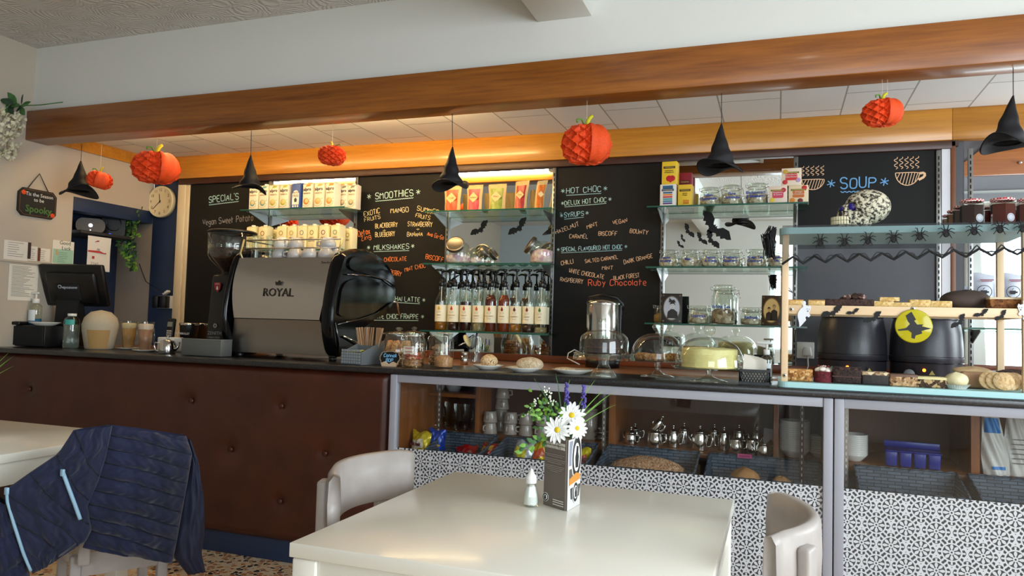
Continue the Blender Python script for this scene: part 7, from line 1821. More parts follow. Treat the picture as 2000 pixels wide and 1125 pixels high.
for i, px in enumerate((0, 1, 2, 3)):
    p = [(-1.651, 3.5, 0.636), (-1.616, 3.55, 0.627), (-1.53, 3.48, 0.634), (-1.488, 3.5, 0.627)][i]
    t = thing('latte_tumbler', 'tall footed glass, %s from the left on the lower cabinet shelf' % ORD[i], 'glass', (p[0], p[1], SHZ)); MB().shell([(.001, 0), (.024, 0), (.024, .004), (.01, .01), (.018, .02), (.028, .125)], jar_glass, n=24).build('glass_body', t); MB().tube([(.026, 0, .1), (.044, 0, .1), (.046, 0, .06), (.024, 0, .045)], .003, jar_glass, 6).build('handle', t)
p = (-0.85, 3.5, 0.653); t = thing('canister', 'tall taupe canister behind the flowers in the cabinet', 'canister', (p[0], 3.52, SHZ)); MB().lathe([(0, 0), (.04, 0), (.042, .004), (.044, .13), (.04, .134), (0, .134)], taupe_china, n=28).build('body', t); MB().lathe([(.041, .1345), (.045, .136), (.043, .145), (0, .15)], taupe_china, n=28).build('lid', t)
for i, p in enumerate(((-0.782, 3.46, 0.67), (-0.746, 3.5, 0.663))):
    t = thing('glass_cup', ('left' if i == 0 else 'right') + ' glass cup in a wire holder beside the canister', 'cup', (p[0], p[1], SHZ)); MB().shell([(.001, .004), (.022, .004), (.032, .06)], jar_glass, n=22).build('glass_body', t); m = MB(); m.tube([(.027 * math.cos(q), .027 * math.sin(q), .02) for q in [k * 2 * math.pi / 18 for k in range(18)]], .002, steel, 5, closed=True); m.tube([(.03 * math.cos(q), .03 * math.sin(q), .045) for q in [k * 2 * math.pi / 18 for k in range(18)]], .002, steel, 5, closed=True); m.build('wire_holder', t)
# steel pots: (base point, radius px, height px, kind, rotation, label)
ut = 0.0023
pots = [((-0.638, 3.47, 0.642), 13, 22, 'tea', 340, 'small steel teapot, leftmost of the front row in the cabinet'), ((-0.643, 3.6, 0.638), 12, 22, 'tea', 20, 'steel teapot standing behind the leftmost one'), ((-0.52, 3.42, 0.641), 14.5, 32, 'jug', 0, 'open steel jug carrying the small tilted pot'), ((-0.445, 3.47, 0.653), 12.5, 31, 'tea', 10, 'tall slim steel teapot right of the open jug'),
        ((-0.412, 3.6, 0.642), 12, 30, 'tea', 200, 'steel teapot behind, beside the wire handle'), ((-0.325, 3.45, 0.654), 15.5, 35, 'tea', 350, 'largest steel teapot in the middle of the cabinet'), ((-0.274, 3.6, 0.644), 12, 32, 'tea', 30, 'dark reflecting steel teapot behind the largest one'), ((-0.225, 3.5, 0.66), 12, 33, 'tea', 190, 'steel teapot with a round knob right of the largest one'),
        ((-0.17, 3.43, 0.652), 13, 29, 'jug', 20, 'open steel milk jug, first of the right group'), ((-0.164, 3.56, 0.64), 13, 36, 'tea', 340, 'steel teapot standing behind the milk jugs'), ((-0.104, 3.42, 0.646), 11.5, 31, 'jug', 330, 'narrow open steel milk jug, second of the right group'), ((-0.053, 3.41, 0.643), 15, 24, 'tea', 15, 'low steel teapot at the right end of the pots'), ((-0.086, 3.56, 0.633), 13, 34, 'tea', 120, 'steel teapot at the back beside the divider')]
for p, r_, h_, kd, rz, lab in pots:
    t = thing('steel_teapot' if kd == 'tea' else 'milk_jug', lab, 'teapot' if kd == 'tea' else 'jug', (p[0], p[1], SHZ), R(rz))
    r_ *= ut; h_ *= ut
    if kd == 'tea': teapot_parts(t, r_, h_)
    else:
        MB().lathe([(0, 0), (r_ * .92, 0), (r_, .005), (r_ * .98, h_ * .55), (r_ * .84, h_ * .85), (r_ * .92, h_), (r_ * .86, h_), (r_ * .8, h_ * .8), (0, h_ * .5)], steel, n=28).build('body', t)
        MB().tube([(r_ * .85, 0, h_ * .85), (r_ * 1.5, 0, h_ * .85), (r_ * 1.5, 0, h_ * .4), (r_ * .95, 0, h_ * .25)], .0045, steel, 8).build('handle', t)
p = (-0.51, 3.42, 0.719)
t = thing('steel_teapot', 'tiny tilted steel pot resting on the open jug', 'teapot', (p[0] - .012, 3.42, p[2] + .002)); t.rotation_euler = (0, R(28), 0); teapot_parts(t, 8.5 * ut, 21 * ut)
p = (-0.037, 3.39, 0.647); t = thing('cut_out_card', 'grey card with an arched cut-out leaning beside the bowls', 'card', (p[0] + .01, 3.375, SHZ), R(-6)); MB().prism([(-.03, 0), (-.02, 0), (-.018, .06), (0, .08), (.018, .06), (.02, 0), (.035, 0), (.03, .12), (-.03, .125)], -.0015, .0015, mat('card_grey', '#6a6468', .6), Matrix.Rotation(R(-10), 4, 'X')).build('card', t)
# bowls
def bowl_stack(p, n, r, dz, first, top, where):
    base = None
    pr = [(0, 0), (r * .5, 0), (r * .56, .004), (r * .9, r * .42), (r, r * .62), (r * .96, r * .62), (r * .85, r * .42), (r * .5, .008), (0, .007)]
    for i in range(n):
        lab = 'white bowl, %s of the stack of bowls %s' % ('bottom one' if i == 0 else ('topmost' if i == n - 1 else '%s from the bottom' % ORD[i]), where)
        loc = (p[0], p[1], SHZ + i * dz)
        o = MB().lathe(pr, white_china, n=36).build('white_bowl') if base is None else base.copy()
        if base is None: base = o
        else: col.objects.link(o)
        o.location = loc; tag(o, lab, 'bowl', 'stacked white bowls')
ub_ = 0.0022
bowl_stack((0.071, 3.47, 0.638), 14, 29.5 * ub_, 4.1 * ub_, '', '', 'right of the steel pots')
bowl_stack((0.172, 3.52, 0.63), 8, 19 * ub_, 4.4 * ub_, '', '', 'behind the cabinet corner post')
bowl_stack((0.307, 3.5, 0.653), 11, 25 * ub_, 3.6 * ub_, '', '', 'in the right cabinet')
def basket(label, x0, x1, zb=.652):
    t = thing('wicker_basket', label, 'basket', ((x0 + x1) / 2, 3.215, .4855)); w = (x1 - x0) / 2; h = zb - .4855; d = .115
    m = MB(); c_ = .93
    def wall(a, b, ha, hb):
        n = Vector((b[1] - a[1], a[0] - b[0])).normalized() * .004
        def f(u, v):
            x = a[0] + (b[0] - a[0]) * u; y = a[1] + (b[1] - a[1]) * u; hh = ha + (hb - ha) * u; k = c_ + (1 - c_) * v
            wv = .0025 * math.sin(u * 60) * (1 if int(v * 11) % 2 else -1)
            return (x * k + n.x * wv * 300 * .004, y * k + n.y * wv * 300 * .004, hh * v)
        m.grid(f, 40, 11, wicker); m.grid(lambda u, v: (f(u, v)[0] - n.x, f(u, v)[1] - n.y, f(u, v)[2]), 40, 11, wicker)
    hf = h * .68
    wall((-w, -d), (w, -d), hf, hf); wall((w, -d), (w, d), hf, h); wall((w, d), (-w, d), h, h); wall((-w, d), (-w, -d), h, hf)
    m.bb((-w * c_, -d * c_, 0), (w * c_, d * c_, .006), wicker); m.build('woven_body', t)
    m = MB(); P_ = [(-w, -d, hf), (w, -d, hf), (w, d, h), (-w, d, h)]
    for i in range(4):
        a, b = Vector(P_[i]), Vector(P_[(i + 1) % 4]); n = max(4, int((b - a).length / .02))
        for s in (0, math.pi): m.tube([a + (b - a) * (k / n) + Vector((0, .004 * math.cos(k * 1.6 + s), .004 * math.sin(k * 1.6 + s))) for k in range(n + 1)], .0045, wicker, 6)
    m.build('plaited_rim', t); return t
basket('slate wicker basket with red crisp packets, leftmost in the cabinet', (-1.509, 3.33, 0.625)[0], (-1.244, 3.33, 0.621)[0])
basket('slate wicker basket with yellow crisp packets behind the flower holder', (-1.197, 3.33, 0.625)[0], (-0.76, 3.33, 0.636)[0])
basket('slate wicker basket with the floury loaf', (-0.714, 3.33, 0.645)[0], (-0.315, 3.33, 0.644)[0])
bk4 = basket('slate wicker basket with the bread rolls and a pink label', (-0.272, 3.33, 0.639)[0], (0.166, 3.33, 0.635)[0])
bk5 = basket('slate wicker basket with a white price ticket in the right cabinet', (0.292, 3.33, 0.634)[0], (0.654, 3.33, 0.614)[0])
basket('slate wicker basket at the right edge of the right cabinet', (0.692, 3.33, 0.617)[0], (1.038, 3.33, 0.623)[0])
p = (-0.129, 3.3, 0.637); t = thing('pink_label', 'small pink label clipped to the rim of the bread roll basket', 'label', (p[0], 3.322, .655)); MB().box((0, 0, 0), (.058, .003, .017), mat('label_pink', '#c0447a', .5), TR(0, 0, 0)).build('label_card', t); MB().box((0, -.002, .0), (.045, .0008, .004), mat('label_pink_dark', '#7a2a50', .5)).build('printed_line', t)
p = (0.559, 3.35, 0.635); t = thing('price_ticket', 'white price ticket on the shelf edge below the blue tray', 'ticket', (p[0], 3.352, SH - .012)); MB().box((0, 0, 0), (.062, .002, .03), white_ink, TR(rx=R(-8))).build('ticket_card', t); MB().box((0, -.0015, .006), (.045, .001, .004), mat('grey_ink', '#6a645c', .7)).box((0, -.0015, -.005), (.04, .001, .004), mat('grey_ink', '#6a645c', .7)).build('printed_line', t)
# crisp packets and bread
def packet(label, loc, w, h, c, c2, word, rz, tilt, seed):
    t = thing('crisp_packet', label, 'crisps', loc); t.rotation_euler = (tilt, seed % 3 * .1 - .1, rz)
    g = random.Random(seed); ph = [g.uniform(0, 6) for _ in range(4)]; cm = mat('foil_' + c[1:], c, .22, .25, var=.1, vscale=30)
    def f(sg): return lambda u, v: ((u - .5) * w * (1 + .05 * math.sin(v * 7 + ph[0])), sg * (.032 * (math.sin(math.pi * u) * math.sin(math.pi * v)) ** .55 + .004 * math.sin(u * 23 + ph[1]) * math.sin(v * 19 + ph[2])), v * h + .006 * math.sin(u * 9 + ph[3]))
    MB().grid(f(-1), 16, 18, cm).grid(f(1), 16, 18, cm).build('foil_bag', t)
    fr = f(-1); MB().grid(lambda u, v: tuple(q - (.0015 if i == 1 else 0) for i, q in enumerate(fr(.2 + .6 * u, .4 + .32 * v))), 8, 6, mat('foil_patch_' + c2[1:], c2, .3)).build('printed_patch', t)
    if word: text('brand_lettering', word, w * .2, mat('packet_ink', '#5a1420', .4) if c != '#1c3f9e' else mat('packet_yellow', '#f0b02a', .4), t, TR(0, -.042, h * .56) @ UP, bold=.001)
packet('yellow crisp packet with dark red lettering at the left end of the cabinet', ((-1.588, 3.2, 0.588)[0], 3.2, .53), .11, .135, '#d8c02c', '#e6d8c0', 'nik nak', R(-15), R(-8), 1)
packet('blue crisp packet with orange lettering beside the yellow one', ((-1.535, 3.25, 0.585)[0], 3.26, .53), .085, .145, '#1c3f9e', '#2a55b8', 'quavers', R(12), R(6), 2)
packet('red crisp packet lying in the leftmost basket', ((-1.353, 3.22, 0.581)[0], 3.21, .54), .10, .085, '#b81e1c', '#8a1414', '', R(10), R(-35), 3)
packet('second red crisp packet lying in the leftmost basket, to the right', ((-1.256, 3.22, 0.589)[0], 3.22, .555), .095, .085, '#c0261c', '#d09a3a', '', R(-14), R(-35), 4)
packet('silver and yellow crisp packet left of the flower holder', ((-1.088, 3.2, 0.594)[0], 3.2, .54), .10, .12, '#b9bcc0', '#d8c832', '', R(-20), R(-15), 5)
packet('yellow crisp packet peeping out left of the flower holder', ((-1.005, 3.22, 0.598)[0], 3.24, .535), .09, .12, '#d8b81c', '#c04a1c', '', R(10), R(-12), 6)
packet('yellow crisp packet right of the flower holder', ((-0.812, 3.2, 0.607)[0], 3.2, .53), .095, .12, '#d2c028', '#b03a2a', 'NICOCS', R(12), R(-16), 7)
loafm = speckle('floury_loaf', '#a87c58', [(.3, '#b98f6a'), (.6, '#8f6444'), (.85, '#c7a888')], .9, 170, .9)
def bread(label, p, r, seed, cat='bread'):
    t = thing('bread_loaf' if r[0] > .1 else 'bread_roll', label, cat, p); m = MB(); lump(m, (0, 0, r[2]), r, loafm if r[0] > .1 else mat('roll_brown', '#a87a4a', .7, var=.15, vscale=30, bump=.3), seed, .05, .1); m.build('loaf', t)
bread('long floury brown loaf in the wicker basket', ((-0.515, 3.2, 0.611)[0], 3.2, .53), (.155, .055, .055), 31)
bread('larger brown bread roll in the right wicker basket', ((-0.121, 3.19, 0.585)[0], 3.19, .525), (.06, .055, .052), 32)
bread('smaller brown bread roll at the right of the same basket', ((0.017, 3.18, 0.58)[0], 3.18, .52), (.045, .045, .045), 33)
# right cabinet: blue tray and two bags
p0, p1 = (0.419, 3.42, 0.615), (0.625, 3.42, 0.634)
t = thing('blue_tray', 'translucent blue plastic tray with moulded cups on the right cabinet shelf', 'tray', ((p0[0] + p1[0]) / 2, 3.47, SHZ), R(-6)); w = (p1[0] - p0[0]) / 2; bl = mat('blue_plastic', '#2a3fae', .25, trans=.35)
m = MB(); m.bb((-w, -.06, .062), (w, .06, .067), bl, .002)
for i in range(4):
    for j in (0, 1): m.box((-w + w / 4 + i * w / 2, -.03 + j * .06, .032), (w * .40, .048, .062), bl, None, .006, 2, 1.12)
m.bb((-w, .055, .067), (w, .06, .092), bl, .002); m.build('moulded_tray', t)
wp = mat('white_plastic_bag', '#d8d4cc', .35, var=.06, vscale=12)
def floppy(label, x, y, w, h, skew, mt, nm, cat):
    t = thing(nm, label, cat, (x, y, SHZ)); g = lambda sg: (lambda u, v: ((u - .5) * w * (.95 - .25 * v + .1 * math.sin(v * 5)) + skew * v, sg * (.035 * math.sin(math.pi * min(max(u, .03), .97)) ** .6 * (1 - .7 * v) + .004 * math.sin(u * 17 + v * 13)), v * h))
    MB().grid(g(-1), 14, 20, mt).grid(g(1), 14, 20, mt).build('bag_body', t); return t, g(-1)
t, fr = floppy('white plastic bag with a blue printed top beside the right divider', (0.81, 3.4, 0.635)[0], 3.43, .095, .24, -.02, wp, 'plastic_bag', 'bag'); MB().grid(lambda u, v: tuple(q - (.0015 if i == 1 else 0) for i, q in enumerate(fr(.1 + .8 * u, .68 + .24 * v))), 8, 8, mat('bag_blue_print', '#2f7fc8', .4)).build('blue_print', t); MB().grid(lambda u, v: tuple(q - (.0015 if i == 1 else 0) for i, q in enumerate(fr(.3 + .5 * u, .1 + .05 * v))), 6, 3, mat('bag_blue_print', '#2f7fc8')).build('blue_line', t)
t, fr = floppy('white crumpled coffee bag at the right edge of the right cabinet', (0.882, 3.4, 0.642)[0], 3.46, .10, .23, .0, mat('crumpled_white', '#d2ccc4', .4, var=.06, vscale=12, bump=.4, bscale=20), 'coffee_bag', 'coffee bag'); m = MB()
for i in range(6): m.box((.01, -.037 + i * .003, .05 + i * .018), (.05, .001, .003), mat('grey_ink', '#6a645c', .7))
m.build('print_lines', t)

# ------------------------------------------------------------------ table, chairs, table ware
def cafe_table(label, x0, x1, y0, y1):
    t = thing('cafe_table', label, 'table', ((x0 + x1) / 2, (y0 + y1) / 2, 0)); w, d = (x1 - x0) / 2, (y1 - y0) / 2
    MB().bb((-w, -d, .712), (w, d, .74), white_laminate, .002).build('tabletop', t)
    for sx in (-1, 1):
        for sy in (-1, 1): MB().box((sx * (w - .032), sy * (d - .032), .355), (.055, .055, .71), white_laminate, None, .004).build('leg', t)
    for sy in (-1, 1): MB().bb((-w + .06, sy * (d - .02) - .009, .64), (w - .06, sy * (d - .02) + .009, .711), white_laminate, .001).build('apron', t)
    for sx in (-1, 1): MB().bb((sx * (w - .02) - .009, -d + .06, .64), (sx * (w - .02) + .009, d - .06, .711), white_laminate, .001).build('apron', t)
    return t
cafe_table('white square cafe table in the foreground', -.902, -.105, 1.26, 2.056)
cafe_table('white cafe table cut by the left edge of the picture', -3.03, -2.23, 1.58, 2.16)

def chair_proto():
    t = thing('cafe_chair', 'grey painted wooden chair tucked in at the left of the foreground table', 'chair')
    HWc, sag = .197, .082
    def yb(x): return .2 + sag * (1 - (x / HWc) ** 2)
    prof = [(-.012, .690), (.004, .684), (.016, .692), (.018, .745), (.016, .805), (.006, .82), (-.010, .815), (-.014, .75)]
    n = 24; vv, fs = [], []
    for i in range(n + 1):
        x = -HWc + 2 * HWc * i / n; e = 1 - .10 * max(0, abs(x / HWc) - .85) / .15
        nx, ny = 2 * sag * x / HWc ** 2, 1; L = math.hypot(nx, ny); nx, ny = nx / L, ny / L
        for a_, z in prof: vv.append((x + a_ * nx, yb(x) + a_ * ny, .752 + (z - .752) * e))
    k = len(prof)
    for i in range(n):
        for j in range(k): fs.append((i * k + j, i * k + (j + 1) % k, (i + 1) * k + (j + 1) % k, (i + 1) * k + j))
    fs += [tuple(range(k)), tuple(n * k + j for j in range(k))[::-1]]
    MB().add(vv, fs, chair_paint, True).build('backrest', t)
    for s in (-1, 1):
        x = s * .145; y = yb(x) + .034; a_ = math.atan2(2 * sag * x / HWc ** 2, 1)
        m = MB(); m.box((0, 0, 0), (.046, .026, .36), chair_paint, TR(x, y - .005, .61, -a_ * .6), .008, 3); m.build('back_post', t)
        MB().box((s * .165, .19, .225), (.042, .042, .45), chair_paint, None, .006, 2).build('leg', t)
        MB().box((s * .165, -.17, .215), (.04, .04, .43), chair_paint, None, .006, 2).build('leg', t)
        MB().box((s * .165, .01, .24), (.022, .33, .035), chair_paint, None, .004).build('side_stretcher', t)
    MB().prism(rnd_rect(.2, .205, .06), .43, .455, chair_paint, plane='XY').build('seat', t)
    MB().box((0, -.15, .405), (.31, .022, .05), chair_paint).build('seat_rail', t)
    MB().box((0, .19, .405), (.29, .022, .05), chair_paint).build('seat_rail', t)
    return t
ch = chair_proto(); ch.location = (-.775, 1.73, 0); ch.rotation_euler = (0, 0, R(90))
dup(ch, (-.213, 1.64, 0), R(-90), 'grey painted wooden chair tucked in at the right of the foreground table')
JA = 57; jt = Vector((math.cos(R(JA)), math.sin(R(JA)))); jn = Vector((math.sin(R(JA)), -math.cos(R(JA)))); JO = Vector((-1.85, 1.83))
cc = JO - jn * .275 - jt * .035
dup(ch, (cc.x, cc.y, 0), R(JA + 180), 'grey painted wooden chair at lower left under the draped navy jacket', None, (.76, .78, .955))

# navy quilted jacket over the chair back
navy_j = NT('navy_quilted_nylon'); v = navy_j.coord(); navy_j.l(navy_j.ramp(navy_j.noise(v, 7), [(.3, '#11162c'), (.7, '#192040')]), navy_j.b.inputs['Base Color']); navy_j.b.inputs['Roughness'].default_value = .72; navy_j.b.inputs['Specular IOR Level'].default_value = .25; navy_j.b.inputs['Sheen Weight'].default_value = .25
wr = navy_j.n('ShaderNodeTexWave'); navy_j.l(v, wr.inputs[0]); wr.inputs['Scale'].default_value = 9; wr.inputs['Distortion'].default_value = 14; wr.inputs['Detail'].default_value = 3
navy_j.bump(navy_j.math('ADD', navy_j.math('MULTIPLY', wr.outputs[1], .15), navy_j.noise(v, 34, 4)), .3, .008); navy_j = navy_j.m
navy_soft = mat('navy_soft_shell', '#161d38', .7, bump=.3, bscale=26)
zip_blue = mat('pale_blue_zip', '#8fb4cc', .45)
t = thing('jacket', 'navy quilted jacket with pale blue zips draped over the chair at lower left', 'jacket', (JO.x, JO.y, 0))
def sz(p): d = Vector((p[0] - JO.x, p[1] - JO.y)); return (d.dot(jt), p[2])
def rs(pl, n):
    L = [0]
    for a, b in zip(pl, pl[1:]): L.append(L[-1] + math.hypot(b[0] - a[0], b[1] - a[1]))
    out = []
    for i in range(n + 1):
        q = L[-1] * i / n; k = max(j for j in range(len(L)) if L[j] <= q + 1e-9); k = min(k, len(pl) - 2); f = (q - L[k]) / max(L[k + 1] - L[k], 1e-9)
        out.append((pl[k][0] * (1 - f) + pl[k + 1][0] * f, pl[k][1] * (1 - f) + pl[k + 1][1] * f))
    return out
def J3(s, z, n): return (jt.x * s + jn.x * n, jt.y * s + jn.y * n, z)
def puffy(nm, left, right, mt, off, bulge, baffles, puff, diag=0.0, back=-.03, nu=28, nv=64, seed=1, lab=None):
    Lp, Rp = rs([sz(p) for p in left], nv), rs([sz(p) for p in right], nv); g = random.Random(seed); ph = [g.uniform(0, 6) for _ in range(6)]
    def base(u, v):
        i = v * nv; k = min(int(i), nv - 1); f = i - k
        l = (Lp[k][0] * (1 - f) + Lp[k + 1][0] * f, Lp[k][1] * (1 - f) + Lp[k + 1][1] * f); r = (Rp[k][0] * (1 - f) + Rp[k + 1][0] * f, Rp[k][1] * (1 - f) + Rp[k + 1][1] * f)
        return l[0] * (1 - u) + r[0] * u, l[1] * (1 - u) + r[1] * u
    def front(u, v):
        s, z = base(u, v); e = (math.sin(math.pi * min(max(u, 0), 1))) ** .5; e2 = math.sin(math.pi * (.08 + .92 * v) * .98) ** .3 if v < 1 else 0
        w = (v + diag * (u - .5) + .012 * math.sin(u * 5 + ph[0])) * baffles
        pf_ = puff * abs(math.sin(math.pi * w)) ** .45 * e if baffles else 0
        n = off + bulge * e * e2 + pf_ + .005 * math.sin(u * 11 + v * 17 + ph[1]) * e + .004 * math.sin(u * 23 - v * 9 + ph[2]) * e
        n += .0022 * math.sin(u * 52 + 3 * math.sin(v * 37) + ph[3]) * e * (1 if baffles else .3)
        return J3(s, z, n)
    def rear(u, v):
        s, z = base(u, v); e = (math.sin(math.pi * u)) ** .5; return J3(s, z, off + back * e)
    m = MB().grid(front, nu, nv, mt).grid(lambda u, v: rear(1 - u, v), nu, 24, mt)
    return m.build(nm, t, label=lab), front
O_ = (-1.85, 1.83, 57)
LB = [(-1.913, 1.733, 0.845), (-1.917, 1.727, 0.767), (-1.926, 1.713, 0.692), (-1.942, 1.689, 0.605), (-1.931, 1.705, 0.527), (-1.939, 1.694, 0.487)]
RB = [(-1.789, 1.924, 0.797), (-1.777, 1.942, 0.738), (-1.782, 1.935, 0.658), (-1.789, 1.923, 0.554), (-1.795, 1.915, 0.475), (-1.801, 1.905, 0.4)]
o_, fb = puffy('quilted_body', LB, RB, navy_j, .01, .035, 9, .022, -.08, -.03, 80, 120, 2)
LP = [(-1.962, 1.657, 0.836), (-1.981, 1.629, 0.773), (-2.016, 1.574, 0.726), (-2.047, 1.527, 0.683), (-2.042, 1.535, 0.63), (-2.023, 1.564, 0.523), (-2.006, 1.59, 0.438)]
RP = [(-1.907, 1.743, 0.845), (-1.913, 1.733, 0.759), (-1.922, 1.719, 0.684), (-1.936, 1.697, 0.611), (-1.928, 1.709, 0.541), (-1.936, 1.698, 0.51), (-1.977, 1.634, 0.466)]
o_, fp = puffy('front_panel', LP, RP, navy_j, .03, .02, 6, .008, -.35, -.02, 70, 90, 5)
LS = [(-1.789, 1.924, 0.797), (-1.78, 1.938, 0.714), (-1.791, 1.921, 0.554), (-1.8, 1.907, 0.46), (-1.793, 1.918, 0.402), (-1.769, 1.955, 0.341)]
RS = [(-1.775, 1.946, 0.769), (-1.763, 1.964, 0.711), (-1.749, 1.985, 0.594), (-1.744, 1.993, 0.461), (-1.748, 1.987, 0.405), (-1.739, 2.001, 0.341)]
puffy('sleeve', LS, RS, navy_soft, -.03, .05, 0, 0, 0, -.06, 20, 60, 7)
LH = [(-2.06, 1.506, 0.657), (-2.064, 1.501, 0.59), (-2.061, 1.505, 0.505), (-2.059, 1.508, 0.42)]
RH = [(-2.039, 1.539, 0.627), (-2.024, 1.563, 0.551), (-2.009, 1.584, 0.476), (-2.006, 1.59, 0.403)]
puffy('sleeve', LH, RH, navy_j, -.02, .04, 5, .01, .2, -.05, 20, 50, 9)
LU = [(-1.962, 1.657, 0.836), (-1.976, 1.635, 0.775), (-1.975, 1.637, 0.738)]
RU = [(-1.91, 1.738, 0.844), (-1.915, 1.73, 0.767), (-1.922, 1.719, 0.699)]
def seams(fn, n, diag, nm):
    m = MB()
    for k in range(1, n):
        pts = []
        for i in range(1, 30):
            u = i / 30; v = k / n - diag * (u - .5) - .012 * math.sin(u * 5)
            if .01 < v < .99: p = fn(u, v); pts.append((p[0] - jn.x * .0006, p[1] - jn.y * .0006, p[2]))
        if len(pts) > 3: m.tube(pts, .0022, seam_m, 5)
    return m.build(nm, t, label='quilting seams with crease shade put in as dark tubes')
seam_m = mat('navy_seam_shadow', '#0a0e1c', .8)  # dark tubes along the quilting seams stand in for shade in the creases
seams(fb, 9, -.08, 'stitch_shade'); seams(fp, 6, -.35, 'stitch_shade')
def zipline(pts, n, w, nm):
    q = rs([sz(p) for p in pts], 20); m = MB()
    m.tube([J3(s, z, n) for s, z in q], w, zip_blue, 8)
    s, z = q[0]; m.box(J3(s, z - .004, n + .006), (.012, .008, .02), zip_blue, None, .002)
    return m.build(nm, t)
zipline([(-1.976, 1.635, 0.728), (-1.968, 1.648, 0.685), (-1.957, 1.665, 0.63), (-1.948, 1.678, 0.585)], .068, .0055, 'pocket_zip')
zipline([(-2.046, 1.528, 0.684), (-2.044, 1.531, 0.649), (-2.034, 1.547, 0.583), (-2.02, 1.569, 0.5), (-2.009, 1.586, 0.449)], .034, .0045, 'front_zip')

# ------------------------------------------------------------------ flower holder and salt shaker on the table
TZ_ = .7405
vc, vl, vr = (-0.471, 1.741, 0.74), (-0.547, 1.788, 0.74), (-0.462, 1.83, 0.74)
VH = (-0.407, 1.49, 0.945)[2]
sleeve = mat('sleeve_taupe', '#6a6058', .55); sleeve_w = mat('sleeve_white', '#d8d6d4', .5)
V0 = Vector((vc[0], vc[1])); Vl = Vector((vl[0], vl[1])) - V0; Vr = Vector((vr[0], vr[1])) - V0
fl = thing('flower_holder', 'triangular card holder reading WIN A BAG OF COFFEE with artificial flowers on the foreground table', 'flower holder', (vc[0], vc[1], TZ_))
dl, dr = Vl.normalized(), Vr.normalized(); wl, wr_ = Vl.length, Vr.length
hv = 0.1670
m = MB(); tri = [(0, 0), (Vr.x, Vr.y), (Vl.x, Vl.y)]
bev = []
for i in range(3):
    a, b, c = Vector(tri[i - 1]), Vector(tri[i]), Vector(tri[(i + 1) % 3]); bev += [tuple(b + (a - b).normalized() * .006), tuple(b + (c - b).normalized() * .006)]
m.prism(bev, .0, hv, sleeve, plane='XY'); m.build('card_sleeve', fl)
angl = math.atan2(-Vl.y, -Vl.x); TL = Matrix.Translation((Vl.x, Vl.y, 0)) @ Matrix.Rotation(angl, 4, 'Z') @ Matrix.Translation((0, -.0012, 0))
angr = math.atan2(Vr.y, Vr.x); TRr = Matrix.Rotation(angr, 4, 'Z') @ Matrix.Translation((0, -.0012, 0))
text('headline_lettering', 'WIN A BAG OF COFFEE\nA MONTH FOR A YEAR', wl * .098, mat('print_cream', '#d8d2c6', .6), fl, TL @ TR(wl * .5, 0, hv * .89) @ UP, sx=.78, bold=.0005)
m = MB(); pc = mat('print_pale', '#9a9288', .6)
for i, (z, q) in enumerate(((.76, .8), (.735, .6), (.69, .85), (.665, .8), (.64, .55), (.595, .8), (.57, .75), (.545, .6), (.52, .3))): m.box((wl * .5, -.0003, hv * z), (wl * q, .0006, hv * .009), pc, TL)
m.build('small_print', fl)
m = MB()
for z in (.115, .085, .05): m.box((wl * .68, -.0003, hv * z), (wl * .42, .0006, hv * .013), mat('print_cream', '#d8d2c6'), TL)
m.build('contact_print', fl)
def roundel(T, r, nm, dark, light):
    mm = MB().cyl((0, 0, 0), r, .0006, light, T @ TR(rx=R(90)), 32).cyl((0, 0, 0), r * .90, .0009, dark, T @ TR(rx=R(90)), 32).cyl((0, 0, 0), r * .62, .0012, light, T @ TR(rx=R(90)), 32)
    mm.prism([(-r * .25, -r * .45), (r * .25, -r * .45), (r * .35, 0), (r * .2, r * .2), (r * .25, r * .45), (-.1 * r, r * .5), (-r * .2, r * .2), (-r * .35, 0)], -.002, -.0012, dark, T); mm.build(nm, fl)
roundel(TL @ TR(wl * .17, 0, hv * .12), wl * .12, 'round_logo', mat('logo_dark', '#1a1816', .5), white_ink)
MB().box((wr_ * .5, 0, hv * .5), (wr_ * .96, .0008, hv), sleeve_w, TRr).build('photo_panel', fl)
MB().box((wr_ * .25, -.0006, hv * .45), (wr_ * .3, .0006, hv * .25), mat('photo_grey', '#5a5450', .5), TRr).box((wr_ * .2, -.0006, hv * .8), (wr_ * .25, .0006, hv * .35), mat('photo_blue_grey', '#8a8c9a', .5), TRr).build('photo_shades', fl)
roundel(TRr @ TR(wr_ * .62, -.0008, hv * .72) @ Matrix.Diagonal((.75, 1, 1.25, 1)), wr_ * .5, 'large_round_logo', mat('logo_dark', '#1a1816'), white_ink)
m = MB(); m.prism([(wr_ * .1, hv * .35), (wr_ * .9, hv * .38), (wr_ * .95, hv * .45), (wr_ * .6, hv * .50), (wr_ * .1, hv * .44)], -.0018, -.0008, mat('crema_orange', '#d08a34', .5), TRr); m.prism([(wr_ * .1, hv * .3), (wr_ * .95, hv * .32), (wr_ * .9, hv * .38), (wr_ * .1, hv * .35)], -.0018, -.0008, white_ink, TRr); m.prism([(wr_ * .25, hv * .14), (wr_ * .85, hv * .14), (wr_ * .95, hv * .31), (wr_ * .2, hv * .30)], -.0018, -.0008, mat('photo_cup_dark', '#4a4644', .5), TRr); m.build('coffee_picture', fl)
roundel(TRr @ TR(wr_ * .55, -.002, hv * .22) @ Matrix.Diagonal((.8, 1, 1.1, 1)), wr_ * .26, 'cup_logo', mat('logo_dark', '#1a1816'), white_ink)
